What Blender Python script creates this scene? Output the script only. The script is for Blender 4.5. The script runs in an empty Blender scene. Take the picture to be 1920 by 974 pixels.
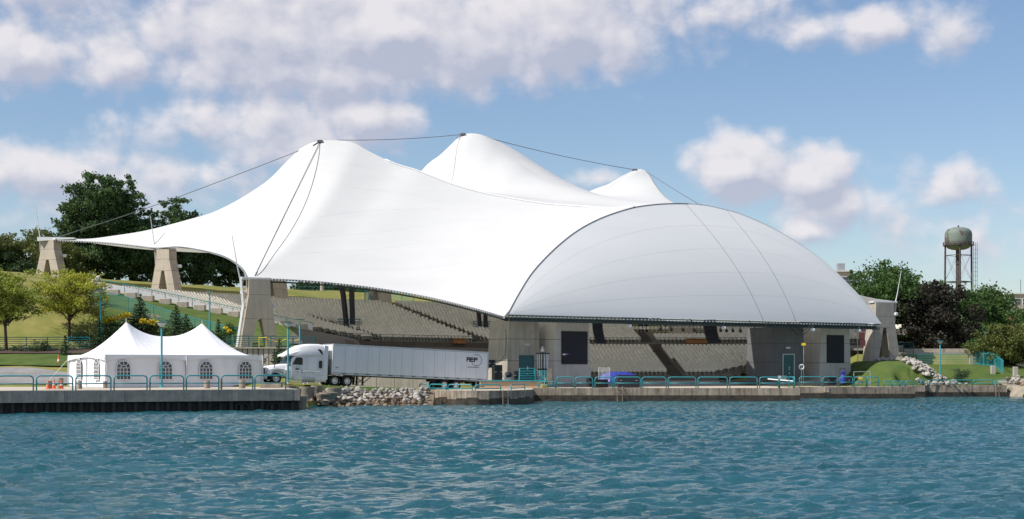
import bpy, math, random
import numpy as np
from mathutils import Vector, Matrix
R = math.radians
random.seed(7)
rng = np.random.default_rng(11)
scene = bpy.context.scene
col = scene.collection

# ---------------------------------------------------------------- camera
F = 2667.0          # focal length in photo pixels (50 mm on a 36 mm sensor)
HC = 3.35           # eye height above the river
HOR = 692.0
cam_d = bpy.data.cameras.new("camera")
cam_d.lens = 50.0
cam_d.sensor_width = 36.0
cam_d.shift_y = (HOR - 487.0) / 1920.0
cam_d.clip_start = 0.5
cam_d.clip_end = 20000
cam = bpy.data.objects.new("camera", cam_d)
cam.location = (0, 0, HC)
cam.rotation_euler = (R(90), 0, 0)
col.objects.link(cam)
scene.camera = cam
scene.view_settings.view_transform = 'Standard'
scene.view_settings.look = 'None'
scene.view_settings.exposure = 0.22
scene.view_settings.gamma = 1.0

# ---------------------------------------------------------------- sun and sky
SUN_AZ = R(-24)    # the sun stands on the left, a little on the river side
SUN_EL = R(49)
sd = Vector((-math.cos(SUN_AZ) * math.cos(SUN_EL), math.sin(SUN_AZ) * math.cos(SUN_EL), math.sin(SUN_EL)))
sl = bpy.data.lights.new("sun", 'SUN')
sl.energy = 4.8
sl.angle = R(0.53)
sl.color = (1.0, 0.955, 0.89)
sun = bpy.data.objects.new("sun", sl)
sun.rotation_euler = sd.to_track_quat('Z', 'Y').to_euler()
sun.location = (-60, 40, 90)
col.objects.link(sun)

world = bpy.data.worlds.new("World")
scene.world = world
world.use_nodes = True
wn = world.node_tree.nodes
wl = world.node_tree.links
wn.clear()
def WN(t, **kw):
    n = wn.new(t)
    for k, v in kw.items():
        setattr(n, k, v)
    return n
def wmath(op, a, b=None, c=None, clamp=False):
    n = WN('ShaderNodeMath', operation=op)
    n.use_clamp = clamp
    for i, v in enumerate((a, b, c)):
        if v is None: continue
        if isinstance(v, (int, float)): n.inputs[i].default_value = v
        else: wl.new(v, n.inputs[i])
    return n.outputs[0]
sky = WN('ShaderNodeTexSky', sky_type='NISHITA')
sky.sun_disc = False
sky.sun_elevation = SUN_EL
sky.sun_rotation = math.atan2(sd.x, sd.y)
sky.air_density = 1.0
sky.dust_density = 0.6
sky.ozone_density = 2.2
tc = WN('ShaderNodeTexCoord')
sep = WN('ShaderNodeSeparateXYZ')
wl.new(tc.outputs['Generated'], sep.inputs[0])
uu = wmath('ARCTAN2', sep.outputs[0], sep.outputs[1])
vv = wmath('ARCSINE', sep.outputs[2])
comb = WN('ShaderNodeCombineXYZ')
wl.new(uu, comb.inputs[0]); wl.new(vv, comb.inputs[1])
UV = comb.outputs[0]
def wnoise(vec, scale, detail, rough=0.55, off=(0, 0, 0), stretch=(1, 1.6, 1)):
    m = WN('ShaderNodeMapping')
    m.inputs['Location'].default_value = off
    m.inputs['Scale'].default_value = stretch
    wl.new(vec, m.inputs['Vector'])
    n = WN('ShaderNodeTexNoise')
    n.inputs['Scale'].default_value = scale
    n.inputs['Detail'].default_value = detail
    n.inputs['Roughness'].default_value = rough
    wl.new(m.outputs[0], n.inputs['Vector'])
    return n.outputs[0]
# cumulus banks: centre and half size in the sky (photo pixels turned into angles)
BLOBS = [(90, 0, 160, 50, .9), (440, 65, 330, 100, 1.45), (740, 60, 330, 92, 1.4), (1040, 50, 330, 80, 1.3), (1300, 25, 210, 60, 1.0),
         (620, 140, 320, 60, 1.1), (240, 130, 200, 60, 1.05), (40, 130, 110, 60, 1.1),
         (350, 250, 140, 60, .95), (520, 260, 220, 75, 1.05), (690, 225, 100, 50, 1.2), (810, 155, 40, 22, .7), (80, 340, 140, 42, .95),
         (350, 340, 220, 65, .8), (170, 410, 260, 45, .55),
         (1530, 72, 70, 34, .9), (1640, 74, 95, 42, 1.15), (1790, 86, 75, 46, 1.1),
         (1380, 325, 105, 62, 1.25), (1525, 345, 76, 56, 1.2), (1590, 400, 130, 50, .95), (1780, 372, 90, 46, 1.1), (1520, 436, 60, 26, 1.0),
         (1130, 335, 66, 26, 1.0), (1195, 185, 30, 16, .45), (1700, 440, 260, 70, .55)]
n_far = wnoise(tc.outputs['Generated'], 2.6, 7, 0.55, (3.1, 0.4, 1.7), (1, 1, 2.2))
far_c = wmath('MULTIPLY_ADD', n_far, 4.5, -2.1)      # the sky outside the frame carries the same broken cloud
ua = wmath('ABSOLUTE', uu)
outm = wmath('MAXIMUM', wmath('MULTIPLY_ADD', ua, 9.0, -3.6, clamp=True), wmath('MULTIPLY_ADD', vv, 9.0, -2.5, clamp=True))
def cloud_density(P_, full=True):
    acc = None
    for (px, py, a, b, w) in BLOBS:
        s = WN('ShaderNodeVectorMath', operation='SUBTRACT')
        wl.new(P_, s.inputs[0])
        s.inputs[1].default_value = (math.atan((px - 960) / F), math.atan((HOR - py) / F), 0)
        m = WN('ShaderNodeVectorMath', operation='MULTIPLY')
        wl.new(s.outputs[0], m.inputs[0])
        m.inputs[1].default_value = (F / a, F / b, 0)
        l = WN('ShaderNodeVectorMath', operation='LENGTH')
        wl.new(m.outputs[0], l.inputs[0])
        g = wmath('MULTIPLY_ADD', l.outputs['Value'], -0.62 * w, w)
        acc = g if acc is None else wmath('SMOOTH_MAX', acc, g, 0.18)
    mixm = WN('ShaderNodeMix', data_type='FLOAT')
    wl.new(outm, mixm.inputs[0]); wl.new(acc, mixm.inputs[2]); wl.new(far_c, mixm.inputs[3])
    n1 = wnoise(P_, 8.0, 6, 0.55, (2.3, 1.1, 0))
    # warp, then round billows
    nw = WN('ShaderNodeTexNoise'); nw.inputs['Scale'].default_value = 26.0; nw.inputs['Detail'].default_value = 3
    wl.new(P_, nw.inputs['Vector'])
    wv = WN('ShaderNodeVectorMath', operation='MULTIPLY_ADD'); wl.new(nw.outputs['Color'], wv.inputs[0]); wv.inputs[1].default_value = (.028, .020, 0); wl.new(P_, wv.inputs[2])
    d = wmath('ADD', mixm.outputs[0], wmath('MULTIPLY_ADD', n1, 1.7, -1.02))
    for sc, am in ((28.0, 0.55), (70.0, 0.26))[:(2 if full else 1)]:
        vo = WN('ShaderNodeTexVoronoi'); vo.feature = 'F1'; vo.inputs['Scale'].default_value = sc
        wl.new(wv.outputs[0], vo.inputs['Vector'])
        d = wmath('ADD', d, wmath('MULTIPLY_ADD', vo.outputs['Distance'], -am, am * .46))
    if not full: return d
    n3 = wnoise(P_, 70.0, 5, 0.6, (7.3, 4.1, 0), (1, 1.3, 1))
    return wmath('ADD', d, wmath('MULTIPLY_ADD', n3, 0.44, -0.22))
dens = cloud_density(UV)
sh = WN('ShaderNodeVectorMath', operation='ADD'); wl.new(UV, sh.inputs[0]); sh.inputs[1].default_value = (-0.0055, 0.0100, 0)
dens2 = cloud_density(sh.outputs[0], False)
mr = WN('ShaderNodeMapRange', interpolation_type='SMOOTHSTEP')
mr.inputs['From Min'].default_value = -0.06
mr.inputs['From Max'].default_value = 0.60
mr.inputs['To Max'].default_value = 0.90
wl.new(dens, mr.inputs['Value'])
above = wmath('MULTIPLY_ADD', vv, 60.0, 0.2, clamp=True)
cmask = wmath('MULTIPLY', mr.outputs[0], above)
lit = wmath('MULTIPLY_ADD', wmath('SUBTRACT', dens, dens2), 1.45, 0.50)
lit = wmath('SUBTRACT', lit, wmath('MULTIPLY_ADD', dens2, 0.22, -0.10), clamp=True)
cramp = WN('ShaderNodeMix', data_type='RGBA')
cramp.inputs[6].default_value = (0.43, 0.45, 0.55, 1)
cramp.inputs[7].default_value = (0.74, 0.71, 0.73, 1)
wl.new(lit, cramp.inputs[0])
# Nishita background
bg = WN('ShaderNodeBackground'); bg.inputs['Strength'].default_value = 0.105
tint = WN('ShaderNodeMix', data_type='RGBA', blend_type='MULTIPLY')
tint.inputs[0].default_value = 1.0
tint.inputs[7].default_value = (0.98, 0.99, 1.03, 1)
wl.new(sky.outputs[0], tint.inputs[6])
wl.new(tint.outputs[2], bg.inputs['Color'])
bgc = WN('ShaderNodeBackground'); bgc.inputs['Strength'].default_value = 1.0
wl.new(cramp.outputs[2], bgc.inputs['Color'])
mixs = WN('ShaderNodeMixShader')
wl.new(cmask, mixs.inputs[0]); wl.new(bg.outputs[0], mixs.inputs[1]); wl.new(bgc.outputs[0], mixs.inputs[2])
wo = WN('ShaderNodeOutputWorld')
wl.new(mixs.outputs[0], wo.inputs['Surface'])

# ---------------------------------------------------------------- helpers
def at(px, py, Y):
    return Vector(((px - 960.0) * Y / F, Y, HC - (py - HOR) * Y / F))
def ax(px, Y):
    return (px - 960.0) * Y / F
def sstep(t):
    t = min(1.0, max(0.0, t)); return t * t * (3 - 2 * t)
def interp(x, xs, ys):
    return float(np.interp(x, xs, ys))
ORD = ['first', 'second', 'third', 'fourth', 'fifth', 'sixth', 'seventh', 'eighth', 'ninth', 'tenth', 'eleventh', 'twelfth',
       'thirteenth', 'fourteenth', 'fifteenth', 'sixteenth', 'seventeenth', 'eighteenth', 'nineteenth', 'twentieth',
       'twenty-first', 'twenty-second', 'twenty-third', 'twenty-fourth', 'twenty-fifth', 'twenty-sixth', 'twenty-seventh', 'twenty-eighth']

class MB:
    """collects geometry for ONE mesh object"""
    def __init__(s):
        s.v = []; s.f = []; s.m = []
    def add(s, vs, fs, mi=0):
        b = len(s.v)
        s.v += [tuple(v) for v in vs]
        s.f += [tuple(i + b for i in f) for f in fs]
        s.m += [mi] * len(fs)
        return s
    def hexa(s, lo, hi, mi=0):
        """8 corners: lo = 4 bottom (ccw), hi = 4 top"""
        return s.add(list(lo) + list(hi), [(3, 2, 1, 0), (4, 5, 6, 7), (0, 1, 5, 4), (1, 2, 6, 5), (2, 3, 7, 6), (3, 0, 4, 7)], mi)
    def box(s, c, size, rz=0, mi=0, bev=0, rot=None):
        hx, hy, hz = size[0] / 2, size[1] / 2, size[2] / 2
        c = Vector(c)
        M = rot if rot is not None else Matrix.Rotation(rz, 3, 'Z')
        if bev <= 0:
            lo = [M @ Vector((x, y, -hz)) + c for x, y in ((-hx, -hy), (hx, -hy), (hx, hy), (-hx, hy))]
            hi = [M @ Vector((x, y, hz)) + c for x, y in ((-hx, -hy), (hx, -hy), (hx, hy), (-hx, hy))]
            return s.hexa(lo, hi, mi)
        b = min(bev, hx * .9, hy * .9, hz * .9)
        rings = []
        for z, k in ((-hz, b), (-hz + b, 0), (hz - b, 0), (hz, b)):
            x, y = hx - k, hy - k
            q = b if k == 0 else b * .5
            rings.append([(-x + q, -y), (x - q, -y), (x, -y + q), (x, y - q), (x - q, y), (-x + q, y), (-x, y - q), (-x, -y + q)])
        vs = []
        for (z, k), r in zip(((-hz, b), (-hz + b, 0), (hz - b, 0), (hz, b)), rings):
            vs += [M @ Vector((p[0], p[1], z)) + c for p in r]
        fs = [tuple(range(7, -1, -1)), tuple(range(24, 32))]
        for k in range(3):
            for i in range(8):
                j = (i + 1) % 8
                fs.append((k * 8 + i, k * 8 + j, k * 8 + 8 + j, k * 8 + 8 + i))
        return s.add(vs, fs, mi)
    def tube(s, pts, r, n=8, mi=0, cap=True, closed=False):
        pts = [Vector(p) for p in pts]
        N = len(pts)
        rr = r if isinstance(r, (list, tuple)) else [r] * N
        vs = []; ref = None
        for i, p in enumerate(pts):
            if closed: t = pts[(i + 1) % N] - pts[i - 1]
            elif i == 0: t = pts[1] - pts[0]
            elif i == N - 1: t = pts[-1] - pts[-2]
            else: t = (pts[i + 1] - p).normalized() + (p - pts[i - 1]).normalized()
            if t.length < 1e-9: t = Vector((0, 0, 1))
            t.normalize()
            if ref is None:
                ref = Vector((0, 0, 1)) if abs(t.z) < 0.9 else Vector((1, 0, 0))
            a = ref - t * ref.dot(t)
            if a.length < 1e-6: a = t.orthogonal()
            a.normalize(); b = t.cross(a); ref = a
            for k in range(n):
                an = 2 * math.pi * k / n
                vs.append(p + (a * math.cos(an) + b * math.sin(an)) * rr[i])
        fs = []
        for i in range(N if closed else N - 1):
            i2 = (i + 1) % N
            for k in range(n):
                k2 = (k + 1) % n
                fs.append((i * n + k, i * n + k2, i2 * n + k2, i2 * n + k))
        if cap and not closed:
            fs.append(tuple(range(n - 1, -1, -1))); fs.append(tuple((N - 1) * n + k for k in range(n)))
        return s.add(vs, fs, mi)
    def lathe(s, prof, n=16, c=(0, 0, 0), mi=0):
        c = Vector(c); vs = []
        for (r, z) in prof:
            for k in range(n):
                an = 2 * math.pi * k / n
                vs.append(c + Vector((r * math.cos(an), r * math.sin(an), z)))
        fs = []
        for i in range(len(prof) - 1):
            for k in range(n):
                k2 = (k + 1) % n
                fs.append((i * n + k, i * n + k2, (i + 1) * n + k2, (i + 1) * n + k))
        fs.append(tuple(range(n - 1, -1, -1))); fs.append(tuple((len(prof) - 1) * n + k for k in range(n)))
        return s.add(vs, fs, mi)
    def prism(s, poly, z0, z1, mi=0):
        n = len(poly)
        vs = [(p[0], p[1], z0) for p in poly] + [(p[0], p[1], z1) for p in poly]
        fs = [tuple(range(n - 1, -1, -1)), tuple(range(n, 2 * n))] + [(i, (i + 1) % n, n + (i + 1) % n, n + i) for i in range(n)]
        return s.add(vs, fs, mi)
    def extr(s, poly, y0, y1, mi=0):
        """outline in x,z pushed from y0 to y1"""
        n = len(poly)
        vs = [(p[0], y0, p[1]) for p in poly] + [(p[0], y1, p[1]) for p in poly]
        fs = [tuple(range(n)), tuple(range(2 * n - 1, n - 1, -1))] + [(i, n + i, n + (i + 1) % n, (i + 1) % n) for i in range(n)]
        return s.add(vs, fs, mi)
    def grid(s, P, mi=0, flip=False):
        """P[i][j] of points"""
        a, b = len(P), len(P[0])
        vs = [p for row in P for p in row]
        fs = []
        for i in range(a - 1):
            for j in range(b - 1):
                q = (i * b + j, i * b + j + 1, (i + 1) * b + j + 1, (i + 1) * b + j)
                fs.append(q[::-1] if flip else q)
        return s.add(vs, fs, mi)
    def build(s, name, mats, parent=None, smooth=False, W=False, loc=None):
        """W: geometry is in world space and is moved into the parent's space"""
        me = bpy.data.meshes.new(name)
        vs = s.v
        if W and parent is not None:
            inv = MW[parent.name].inverted()
            vs = [tuple(inv @ Vector(v)) for v in vs]
        elif W and loc is not None:
            L = Vector(loc); vs = [tuple(Vector(v) - L) for v in vs]
        me.from_pydata(vs, [], s.f)
        if not isinstance(mats, (list, tuple)): mats = [mats]
        for m in mats: me.materials.append(m)
        if len(mats) > 1: me.polygons.foreach_set('material_index', s.m)
        if smooth:
            me.polygons.foreach_set('use_smooth', [True] * len(me.polygons))
            if smooth != 'all':
                try: me.set_sharp_from_angle(angle=R(38))
                except Exception: pass
        me.update()
        o = bpy.data.objects.new(name, me)
        col.objects.link(o)
        if parent is not None: o.parent = parent
        if loc is not None: o.location = loc
        return o

MW = {}
def tag(o, label=None, cat=None, group=None, kind=None):
    if label: o['label'] = label
    if cat: o['category'] = cat
    if group: o['group'] = group
    if kind: o['kind'] = kind
    return o
def thing(name, loc, label, cat, group=None, rz=0, rot=None):
    o = bpy.data.objects.new(name, None)
    o.empty_display_size = 0.3
    col.objects.link(o)
    o.location = loc
    o.rotation_euler = rot if rot is not None else (0, 0, rz)
    e = o.rotation_euler
    MW[o.name] = Matrix.Translation(Vector(loc)) @ e.to_matrix().to_4x4()
    return tag(o, label, cat, group)
KIDS = {}
def copy_tree(o, loc=None, rz=None, label=None, group=None, parent=None, scale=None, _kids=None):
    if _kids is None:
        _kids = {}
        for x in bpy.data.objects:
            if x.parent: _kids.setdefault(x.parent.name, []).append(x)
    c = o.copy(); col.objects.link(c)
    if parent is not None: c.parent = parent
    if loc is not None: c.location = loc
    if rz is not None: c.rotation_euler = (0, 0, rz)
    if label: c['label'] = label
    if group: c['group'] = group
    if scale is not None: c.scale = scale
    for ch in _kids.get(o.name, []): copy_tree(ch, parent=c, _kids=_kids)
    return c

# ---------------------------------------------------------------- materials
def mat(name, c, rough=0.7, metal=0.0, var=0.0, vscale=1.0, c2=None, bump=0.0, bscale=8.0, spec=0.5, streak=0.0, stretch=None, detail=5, thr=None):
    m = bpy.data.materials.new(name); m.use_nodes = True
    nt = m.node_tree; b = nt.nodes['Principled BSDF']
    b.inputs['Base Color'].default_value = (*c, 1); b.inputs['Roughness'].default_value = rough
    b.inputs['Metallic'].default_value = metal
    b.inputs['Specular IOR Level'].default_value = spec
    N = nt.nodes.new; L = nt.links.new
    geo = N('ShaderNodeNewGeometry')
    colr = None
    if c2 is not None or var > 0:
        mp = N('ShaderNodeMapping')
        if stretch: mp.inputs['Scale'].default_value = stretch
        L(geo.outputs['Position'], mp.inputs['Vector'])
        nz = N('ShaderNodeTexNoise'); nz.inputs['Scale'].default_value = vscale; nz.inputs['Detail'].default_value = detail
        nz.inputs['Roughness'].default_value = 0.62
        L(mp.outputs[0], nz.inputs['Vector'])
        rp = N('ShaderNodeMapRange')
        lo, hi = thr if thr else (0.32, 0.68)
        rp.inputs['From Min'].default_value = lo; rp.inputs['From Max'].default_value = hi
        L(nz.outputs[0], rp.inputs['Value'])
        mx = N('ShaderNodeMix'); mx.data_type = 'RGBA'
        d = c2 if c2 is not None else tuple(x * (1 - var) for x in c)
        mx.inputs[6].default_value = (*c, 1); mx.inputs[7].default_value = (*d, 1)
        L(rp.outputs[0], mx.inputs[0]); colr = mx.outputs[2]
    if streak > 0:
        mp = N('ShaderNodeMapping'); mp.inputs['Scale'].default_value = (3.2, 3.2, 0.16)
        L(geo.outputs['Position'], mp.inputs['Vector'])
        nz = N('ShaderNodeTexNoise'); nz.inputs['Scale'].default_value = 1.0; nz.inputs['Detail'].default_value = 6
        nz.inputs['Roughness'].default_value = 0.7
        L(mp.outputs[0], nz.inputs['Vector'])
        rp = N('ShaderNodeMapRange'); rp.inputs['From Min'].default_value = 0.42; rp.inputs['From Max'].default_value = 0.72
        rp.inputs['To Min'].default_value = 1.0; rp.inputs['To Max'].default_value = 1.0 - streak
        L(nz.outputs[0], rp.inputs['Value'])
        mx = N('ShaderNodeMix'); mx.data_type = 'RGBA'; mx.blend_type = 'MULTIPLY'; mx.inputs[0].default_value = 1
        if colr is not None: L(colr, mx.inputs[6])
        else: mx.inputs[6].default_value = (*c, 1)
        L(rp.outputs[0], mx.inputs[7]); colr = mx.outputs[2]
    if colr is not None: L(colr, b.inputs['Base Color'])
    if bump > 0:
        nz = N('ShaderNodeTexNoise'); nz.inputs['Scale'].default_value = bscale; nz.inputs['Detail'].default_value = 4
        L(geo.outputs['Position'], nz.inputs['Vector'])
        bp = N('ShaderNodeBump'); bp.inputs['Strength'].default_value = bump; bp.inputs['Distance'].default_value = 0.05
        L(nz.outputs[0], bp.inputs['Height']); L(bp.outputs[0], b.inputs['Normal'])
    return m

def leafmat(name, c, c2, transl=0.35, hue=0.0):
    m = bpy.data.materials.new(name); m.use_nodes = True
    nt = m.node_tree; nt.nodes.clear(); N = nt.nodes.new; L = nt.links.new
    geo = N('ShaderNodeNewGeometry')
    nz = N('ShaderNodeTexNoise'); nz.inputs['Scale'].default_value = 0.55; nz.inputs['Detail'].default_value = 3
    L(geo.outputs['Position'], nz.inputs['Vector'])
    ad = N('ShaderNodeMath'); ad.operation = 'MULTIPLY_ADD'; ad.inputs[1].default_value = 0.55; ad.inputs[2].default_value = 0
    L(geo.outputs['Random Per Island'], ad.inputs[0])
    a2 = N('ShaderNodeMath'); a2.operation = 'ADD'; L(nz.outputs[0], a2.inputs[0]); L(ad.outputs[0], a2.inputs[1])
    rp = N('ShaderNodeMapRange'); rp.inputs['From Min'].default_value = 0.35; rp.inputs['From Max'].default_value = 1.1
    L(a2.outputs[0], rp.inputs['Value'])
    mx = N('ShaderNodeMix'); mx.data_type = 'RGBA'; mx.inputs[6].default_value = (*c, 1); mx.inputs[7].default_value = (*c2, 1)
    L(rp.outputs[0], mx.inputs[0])
    d = N('ShaderNodeBsdfPrincipled'); d.inputs['Roughness'].default_value = 0.6; d.inputs['Specular IOR Level'].default_value = 0.25
    t = N('ShaderNodeBsdfTranslucent')
    L(mx.outputs[2], d.inputs['Base Color']); L(mx.outputs[2], t.inputs['Color'])
    ms = N('ShaderNodeMixShader'); ms.inputs[0].default_value = transl
    L(d.outputs[0], ms.inputs[1]); L(t.outputs[0], ms.inputs[2])
    o = N('ShaderNodeOutputMaterial'); L(ms.outputs[0], o.inputs['Surface'])
    return m

M = {}
M['concrete'] = mat('concrete', (0.45, 0.41, 0.35), 0.85, c2=(0.34, 0.31, 0.265), vscale=0.5, streak=0.28, bump=0.25, bscale=5)
M['concrete_light'] = mat('pale_grey_concrete', (0.57, 0.54, 0.49), 0.85, c2=(0.50, 0.47, 0.42), vscale=0.5, streak=0.16, bump=0.2, bscale=5)
M['concrete_shaded'] = mat('shaded_grey_concrete', (0.15, 0.155, 0.16), 0.85, var=.2, vscale=.6, streak=.2)  # dark grey has the dome's shade on the right stage block put into it
M['concrete_warm'] = mat('concrete_warm', (0.50, 0.43, 0.34), 0.85, c2=(0.42, 0.36, 0.29), vscale=0.6, streak=0.22, bump=0.25, bscale=5)
M['joint'] = mat('joint', (0.09, 0.08, 0.07), 0.9)
M['pier'] = mat('pier_concrete', (0.36, 0.335, 0.29), 0.9, c2=(0.24, 0.225, 0.195), vscale=1.4, streak=0.32, bump=0.35, bscale=6)
M['quay'] = mat('quay_concrete', (0.46, 0.38, 0.29), 0.9, c2=(0.24, 0.19, 0.14), vscale=0.9, streak=0.75, bump=0.4, bscale=5)
M['algae'] = mat('wet_wall_foot', (0.018, 0.017, 0.014), 0.6, c2=(0.085, 0.062, 0.04), vscale=1.6, streak=0.4, bump=0.6, bscale=4)
M['deck'] = mat('deck_paving', (0.50, 0.43, 0.34), 0.9, c2=(0.40, 0.35, 0.28), vscale=0.5, bump=0.2)
M['pile'] = mat('rusted_sheet_pile', (0.018, 0.016, 0.015), 0.7, c2=(0.05, 0.04, 0.03), vscale=2.0, streak=0.5, bump=0.5)
M['teal'] = mat('teal_paint', (0.03, 0.30, 0.33), 0.4, var=0.25, vscale=2.0)
M['teal_dk'] = mat('dark_teal_paint', (0.015, 0.10, 0.11), 0.45, var=0.2, vscale=2.0)
M['truss'] = mat('dark_green_steel', (0.025, 0.06, 0.058), 0.5, var=0.3, vscale=2)
M['black'] = mat('black_metal', (0.012, 0.012, 0.014), 0.5)
M['rubber'] = mat('black_rubber', (0.018, 0.018, 0.018), 0.85, var=.3, vscale=5)
M['white'] = mat('white_paint', (0.78, 0.78, 0.78), 0.35, var=0.06, vscale=1.0)
M['whiteside'] = mat('white_trailer_panel', (0.74, 0.75, 0.77), 0.45, var=0.06, vscale=0.8, streak=0.12)
M['alu'] = mat('aluminium', (0.55, 0.56, 0.57), 0.4, 0.6, var=.15, vscale=3)
M['steelwhite'] = mat('pale_grey_steel', (0.62, 0.63, 0.63), 0.45, 0.1, var=0.1, vscale=1.5)
M['chrome'] = mat('polished_rim', (0.75, 0.75, 0.75), 0.25, 0.8)
M['glass'] = mat('dark_glass', (0.015, 0.022, 0.026), 0.12, spec=0.4)
M['screen'] = mat('black_screen_cloth', (0.016, 0.018, 0.028), 0.75, var=0.2, vscale=1)
M['membrane'] = mat('white_membrane', (0.745, 0.745, 0.735), 0.6, c2=(0.70, 0.70, 0.695), vscale=0.12, spec=0.3, stretch=(1, 1, 4))
M['membrane2'] = mat('stage_membrane', (0.84, 0.84, 0.83), 0.6, c2=(0.80, 0.80, 0.80), vscale=0.15, spec=0.3, stretch=(.3, .3, 3))
M['cable'] = mat('steel_cable', (0.15, 0.15, 0.16), 0.5, 0.4)
M['tentcloth'] = mat('tent_cloth', (0.78, 0.78, 0.79), 0.55, var=0.05, vscale=1.4, spec=0.3)
M['tentglass'] = mat('clear_vinyl', (0.05, 0.055, 0.06), 0.3, spec=0.35, c2=(0.13, 0.13, 0.13), vscale=1.2)
M['seat'] = mat('beige_plastic_seat', (0.72, 0.68, 0.585), 0.55, var=0.22, vscale=2.5)
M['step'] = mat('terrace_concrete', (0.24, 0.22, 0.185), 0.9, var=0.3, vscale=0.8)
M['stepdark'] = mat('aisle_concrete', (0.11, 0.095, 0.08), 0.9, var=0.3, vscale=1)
M['grass'] = mat('lawn', (0.125, 0.15, 0.03), 0.95, c2=(0.25, 0.22, 0.075), vscale=0.3, bump=0.9, bscale=9, spec=0.15, detail=9)
M['grass2'] = mat('green_lawn', (0.05, 0.092, 0.02), 0.95, c2=(0.10, 0.13, 0.035), vscale=0.6, bump=0.9, bscale=9, spec=0.15, detail=8)
M['asphalt'] = mat('asphalt', (0.17, 0.165, 0.16), 0.95, c2=(0.26, 0.25, 0.235), vscale=0.6, bump=0.2)
M['mulch'] = mat('mulch', (0.085, 0.05, 0.035), 0.95, var=0.5, vscale=6, bump=0.8, bscale=20)
M['rock'] = mat('pale_limestone', (0.44, 0.415, 0.37), 0.9, c2=(0.22, 0.195, 0.165), vscale=1.1, bump=0.6, bscale=6)
M['rockwet'] = mat('wet_brown_stone', (0.24, 0.175, 0.11), 0.6, c2=(0.09, 0.065, 0.04), vscale=2.0, bump=0.6, bscale=6)
M['orange'] = mat('orange_plastic', (0.85, 0.13, 0.03), 0.5)
M['yellow'] = mat('yellow_paint', (0.80, 0.60, 0.03), 0.5)
M['blue'] = mat('blue_tarp', (0.015, 0.035, 0.30), 0.6, var=0.3, vscale=2)
M['wood'] = mat('orange_wood', (0.40, 0.17, 0.06), 0.7, var=0.4, vscale=2)
M['bark'] = mat('bark', (0.075, 0.055, 0.04), 0.95, var=0.4, vscale=3, bump=0.6, bscale=6)
M['limb'] = mat('bare_branch', (0.13, 0.095, 0.07), 0.95, var=0.4, vscale=3)
M['rust'] = mat('pale_green_tank_with_rust', (0.15, 0.185, 0.158), 0.7, c2=(0.10, 0.075, 0.058), vscale=0.28, thr=(0.57, 0.61), detail=7)
M['rustpost'] = mat('rusty_tower_leg', (0.10, 0.08, 0.078), 0.8, c2=(0.045, 0.035, 0.033), vscale=0.8)
M['bldg'] = mat('beige_render', (0.52, 0.43, 0.38), 0.9, var=0.1, vscale=0.3)
M['bldgw'] = mat('white_render', (0.66, 0.65, 0.64), 0.9, var=0.1, vscale=0.3)
M['brick'] = mat('red_brick', (0.42, 0.17, 0.11), 0.9, var=0.2, vscale=2)
M['winb'] = mat('window_glass', (0.05, 0.06, 0.075), 0.1, spec=0.8)
M['planter'] = mat('weathered_concrete', (0.34, 0.29, 0.225), 0.9, c2=(0.20, 0.17, 0.13), vscale=1.6, bump=0.3)
M['ply'] = mat('pale_board', (0.55, 0.38, 0.25), 0.8, var=.2, vscale=2, stretch=(6, 6, .5))
M['print'] = mat('black_print', (0.01, 0.01, 0.012), 0.6)
M['pink'] = mat('pink_banner', (0.65, 0.20, 0.18), 0.7, var=.4, vscale=2)
M['lampglass'] = mat('frosted_lamp_glass', (0.50, 0.58, 0.58), 0.3)
for k_ in ('membrane', 'membrane2'):
    nt = M[k_].node_tree; b_ = nt.nodes['Principled BSDF']; o_ = nt.nodes['Material Output']
    t_ = nt.nodes.new('ShaderNodeBsdfTranslucent'); t_.inputs['Color'].default_value = (.95, .93, .88, 1)
    x_ = nt.nodes.new('ShaderNodeMixShader'); x_.inputs[0].default_value = 0.27 if k_ == 'membrane' else 0.2
    nt.links.new(b_.outputs[0], x_.inputs[1]); nt.links.new(t_.outputs[0], x_.inputs[2]); nt.links.new(x_.outputs[0], o_.inputs['Surface'])
L_PINE = leafmat('pine_needles', (0.026, 0.066, 0.024), (0.115, 0.18, 0.06), 0.3)
L_DARK = leafmat('dark_leaves', (0.02, 0.045, 0.018), (0.06, 0.10, 0.035), 0.3)
L_GREEN = leafmat('green_leaves', (0.035, 0.085, 0.022), (0.10, 0.17, 0.045), 0.35)
L_OLIVE = leafmat('olive_leaves', (0.06, 0.085, 0.02), (0.17, 0.19, 0.05), 0.35)
L_YEL = leafmat('yellow_green_leaves', (0.19, 0.23, 0.025), (0.50, 0.50, 0.07), 0.4)
def island_var(m_, lo, hi):
    nt = m_.node_tree; b_ = nt.nodes['Principled BSDF']; src = b_.inputs['Base Color'].links[0].from_socket
    g_ = nt.nodes.new('ShaderNodeNewGeometry'); r_ = nt.nodes.new('ShaderNodeMapRange'); r_.inputs['To Min'].default_value = lo; r_.inputs['To Max'].default_value = hi
    x_ = nt.nodes.new('ShaderNodeMix'); x_.data_type = 'RGBA'; x_.blend_type = 'MULTIPLY'; x_.inputs[0].default_value = 1
    nt.links.new(g_.outputs['Random Per Island'], r_.inputs['Value']); nt.links.new(src, x_.inputs[6]); nt.links.new(r_.outputs[0], x_.inputs[7]); nt.links.new(x_.outputs[2], b_.inputs['Base Color'])
island_var(M['seat'], .88, 1.06)
L_LIME = leafmat('lime_leaves', (0.11, 0.16, 0.02), (0.34, 0.38, 0.06), 0.4)
L_PURP = leafmat('dark_purple_leaves', (0.018, 0.016, 0.011), (0.050, 0.045, 0.031), 0.15)
L_SPRUCE = leafmat('spruce_needles', (0.025, 0.055, 0.028), (0.085, 0.135, 0.055), 0.2)
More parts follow.
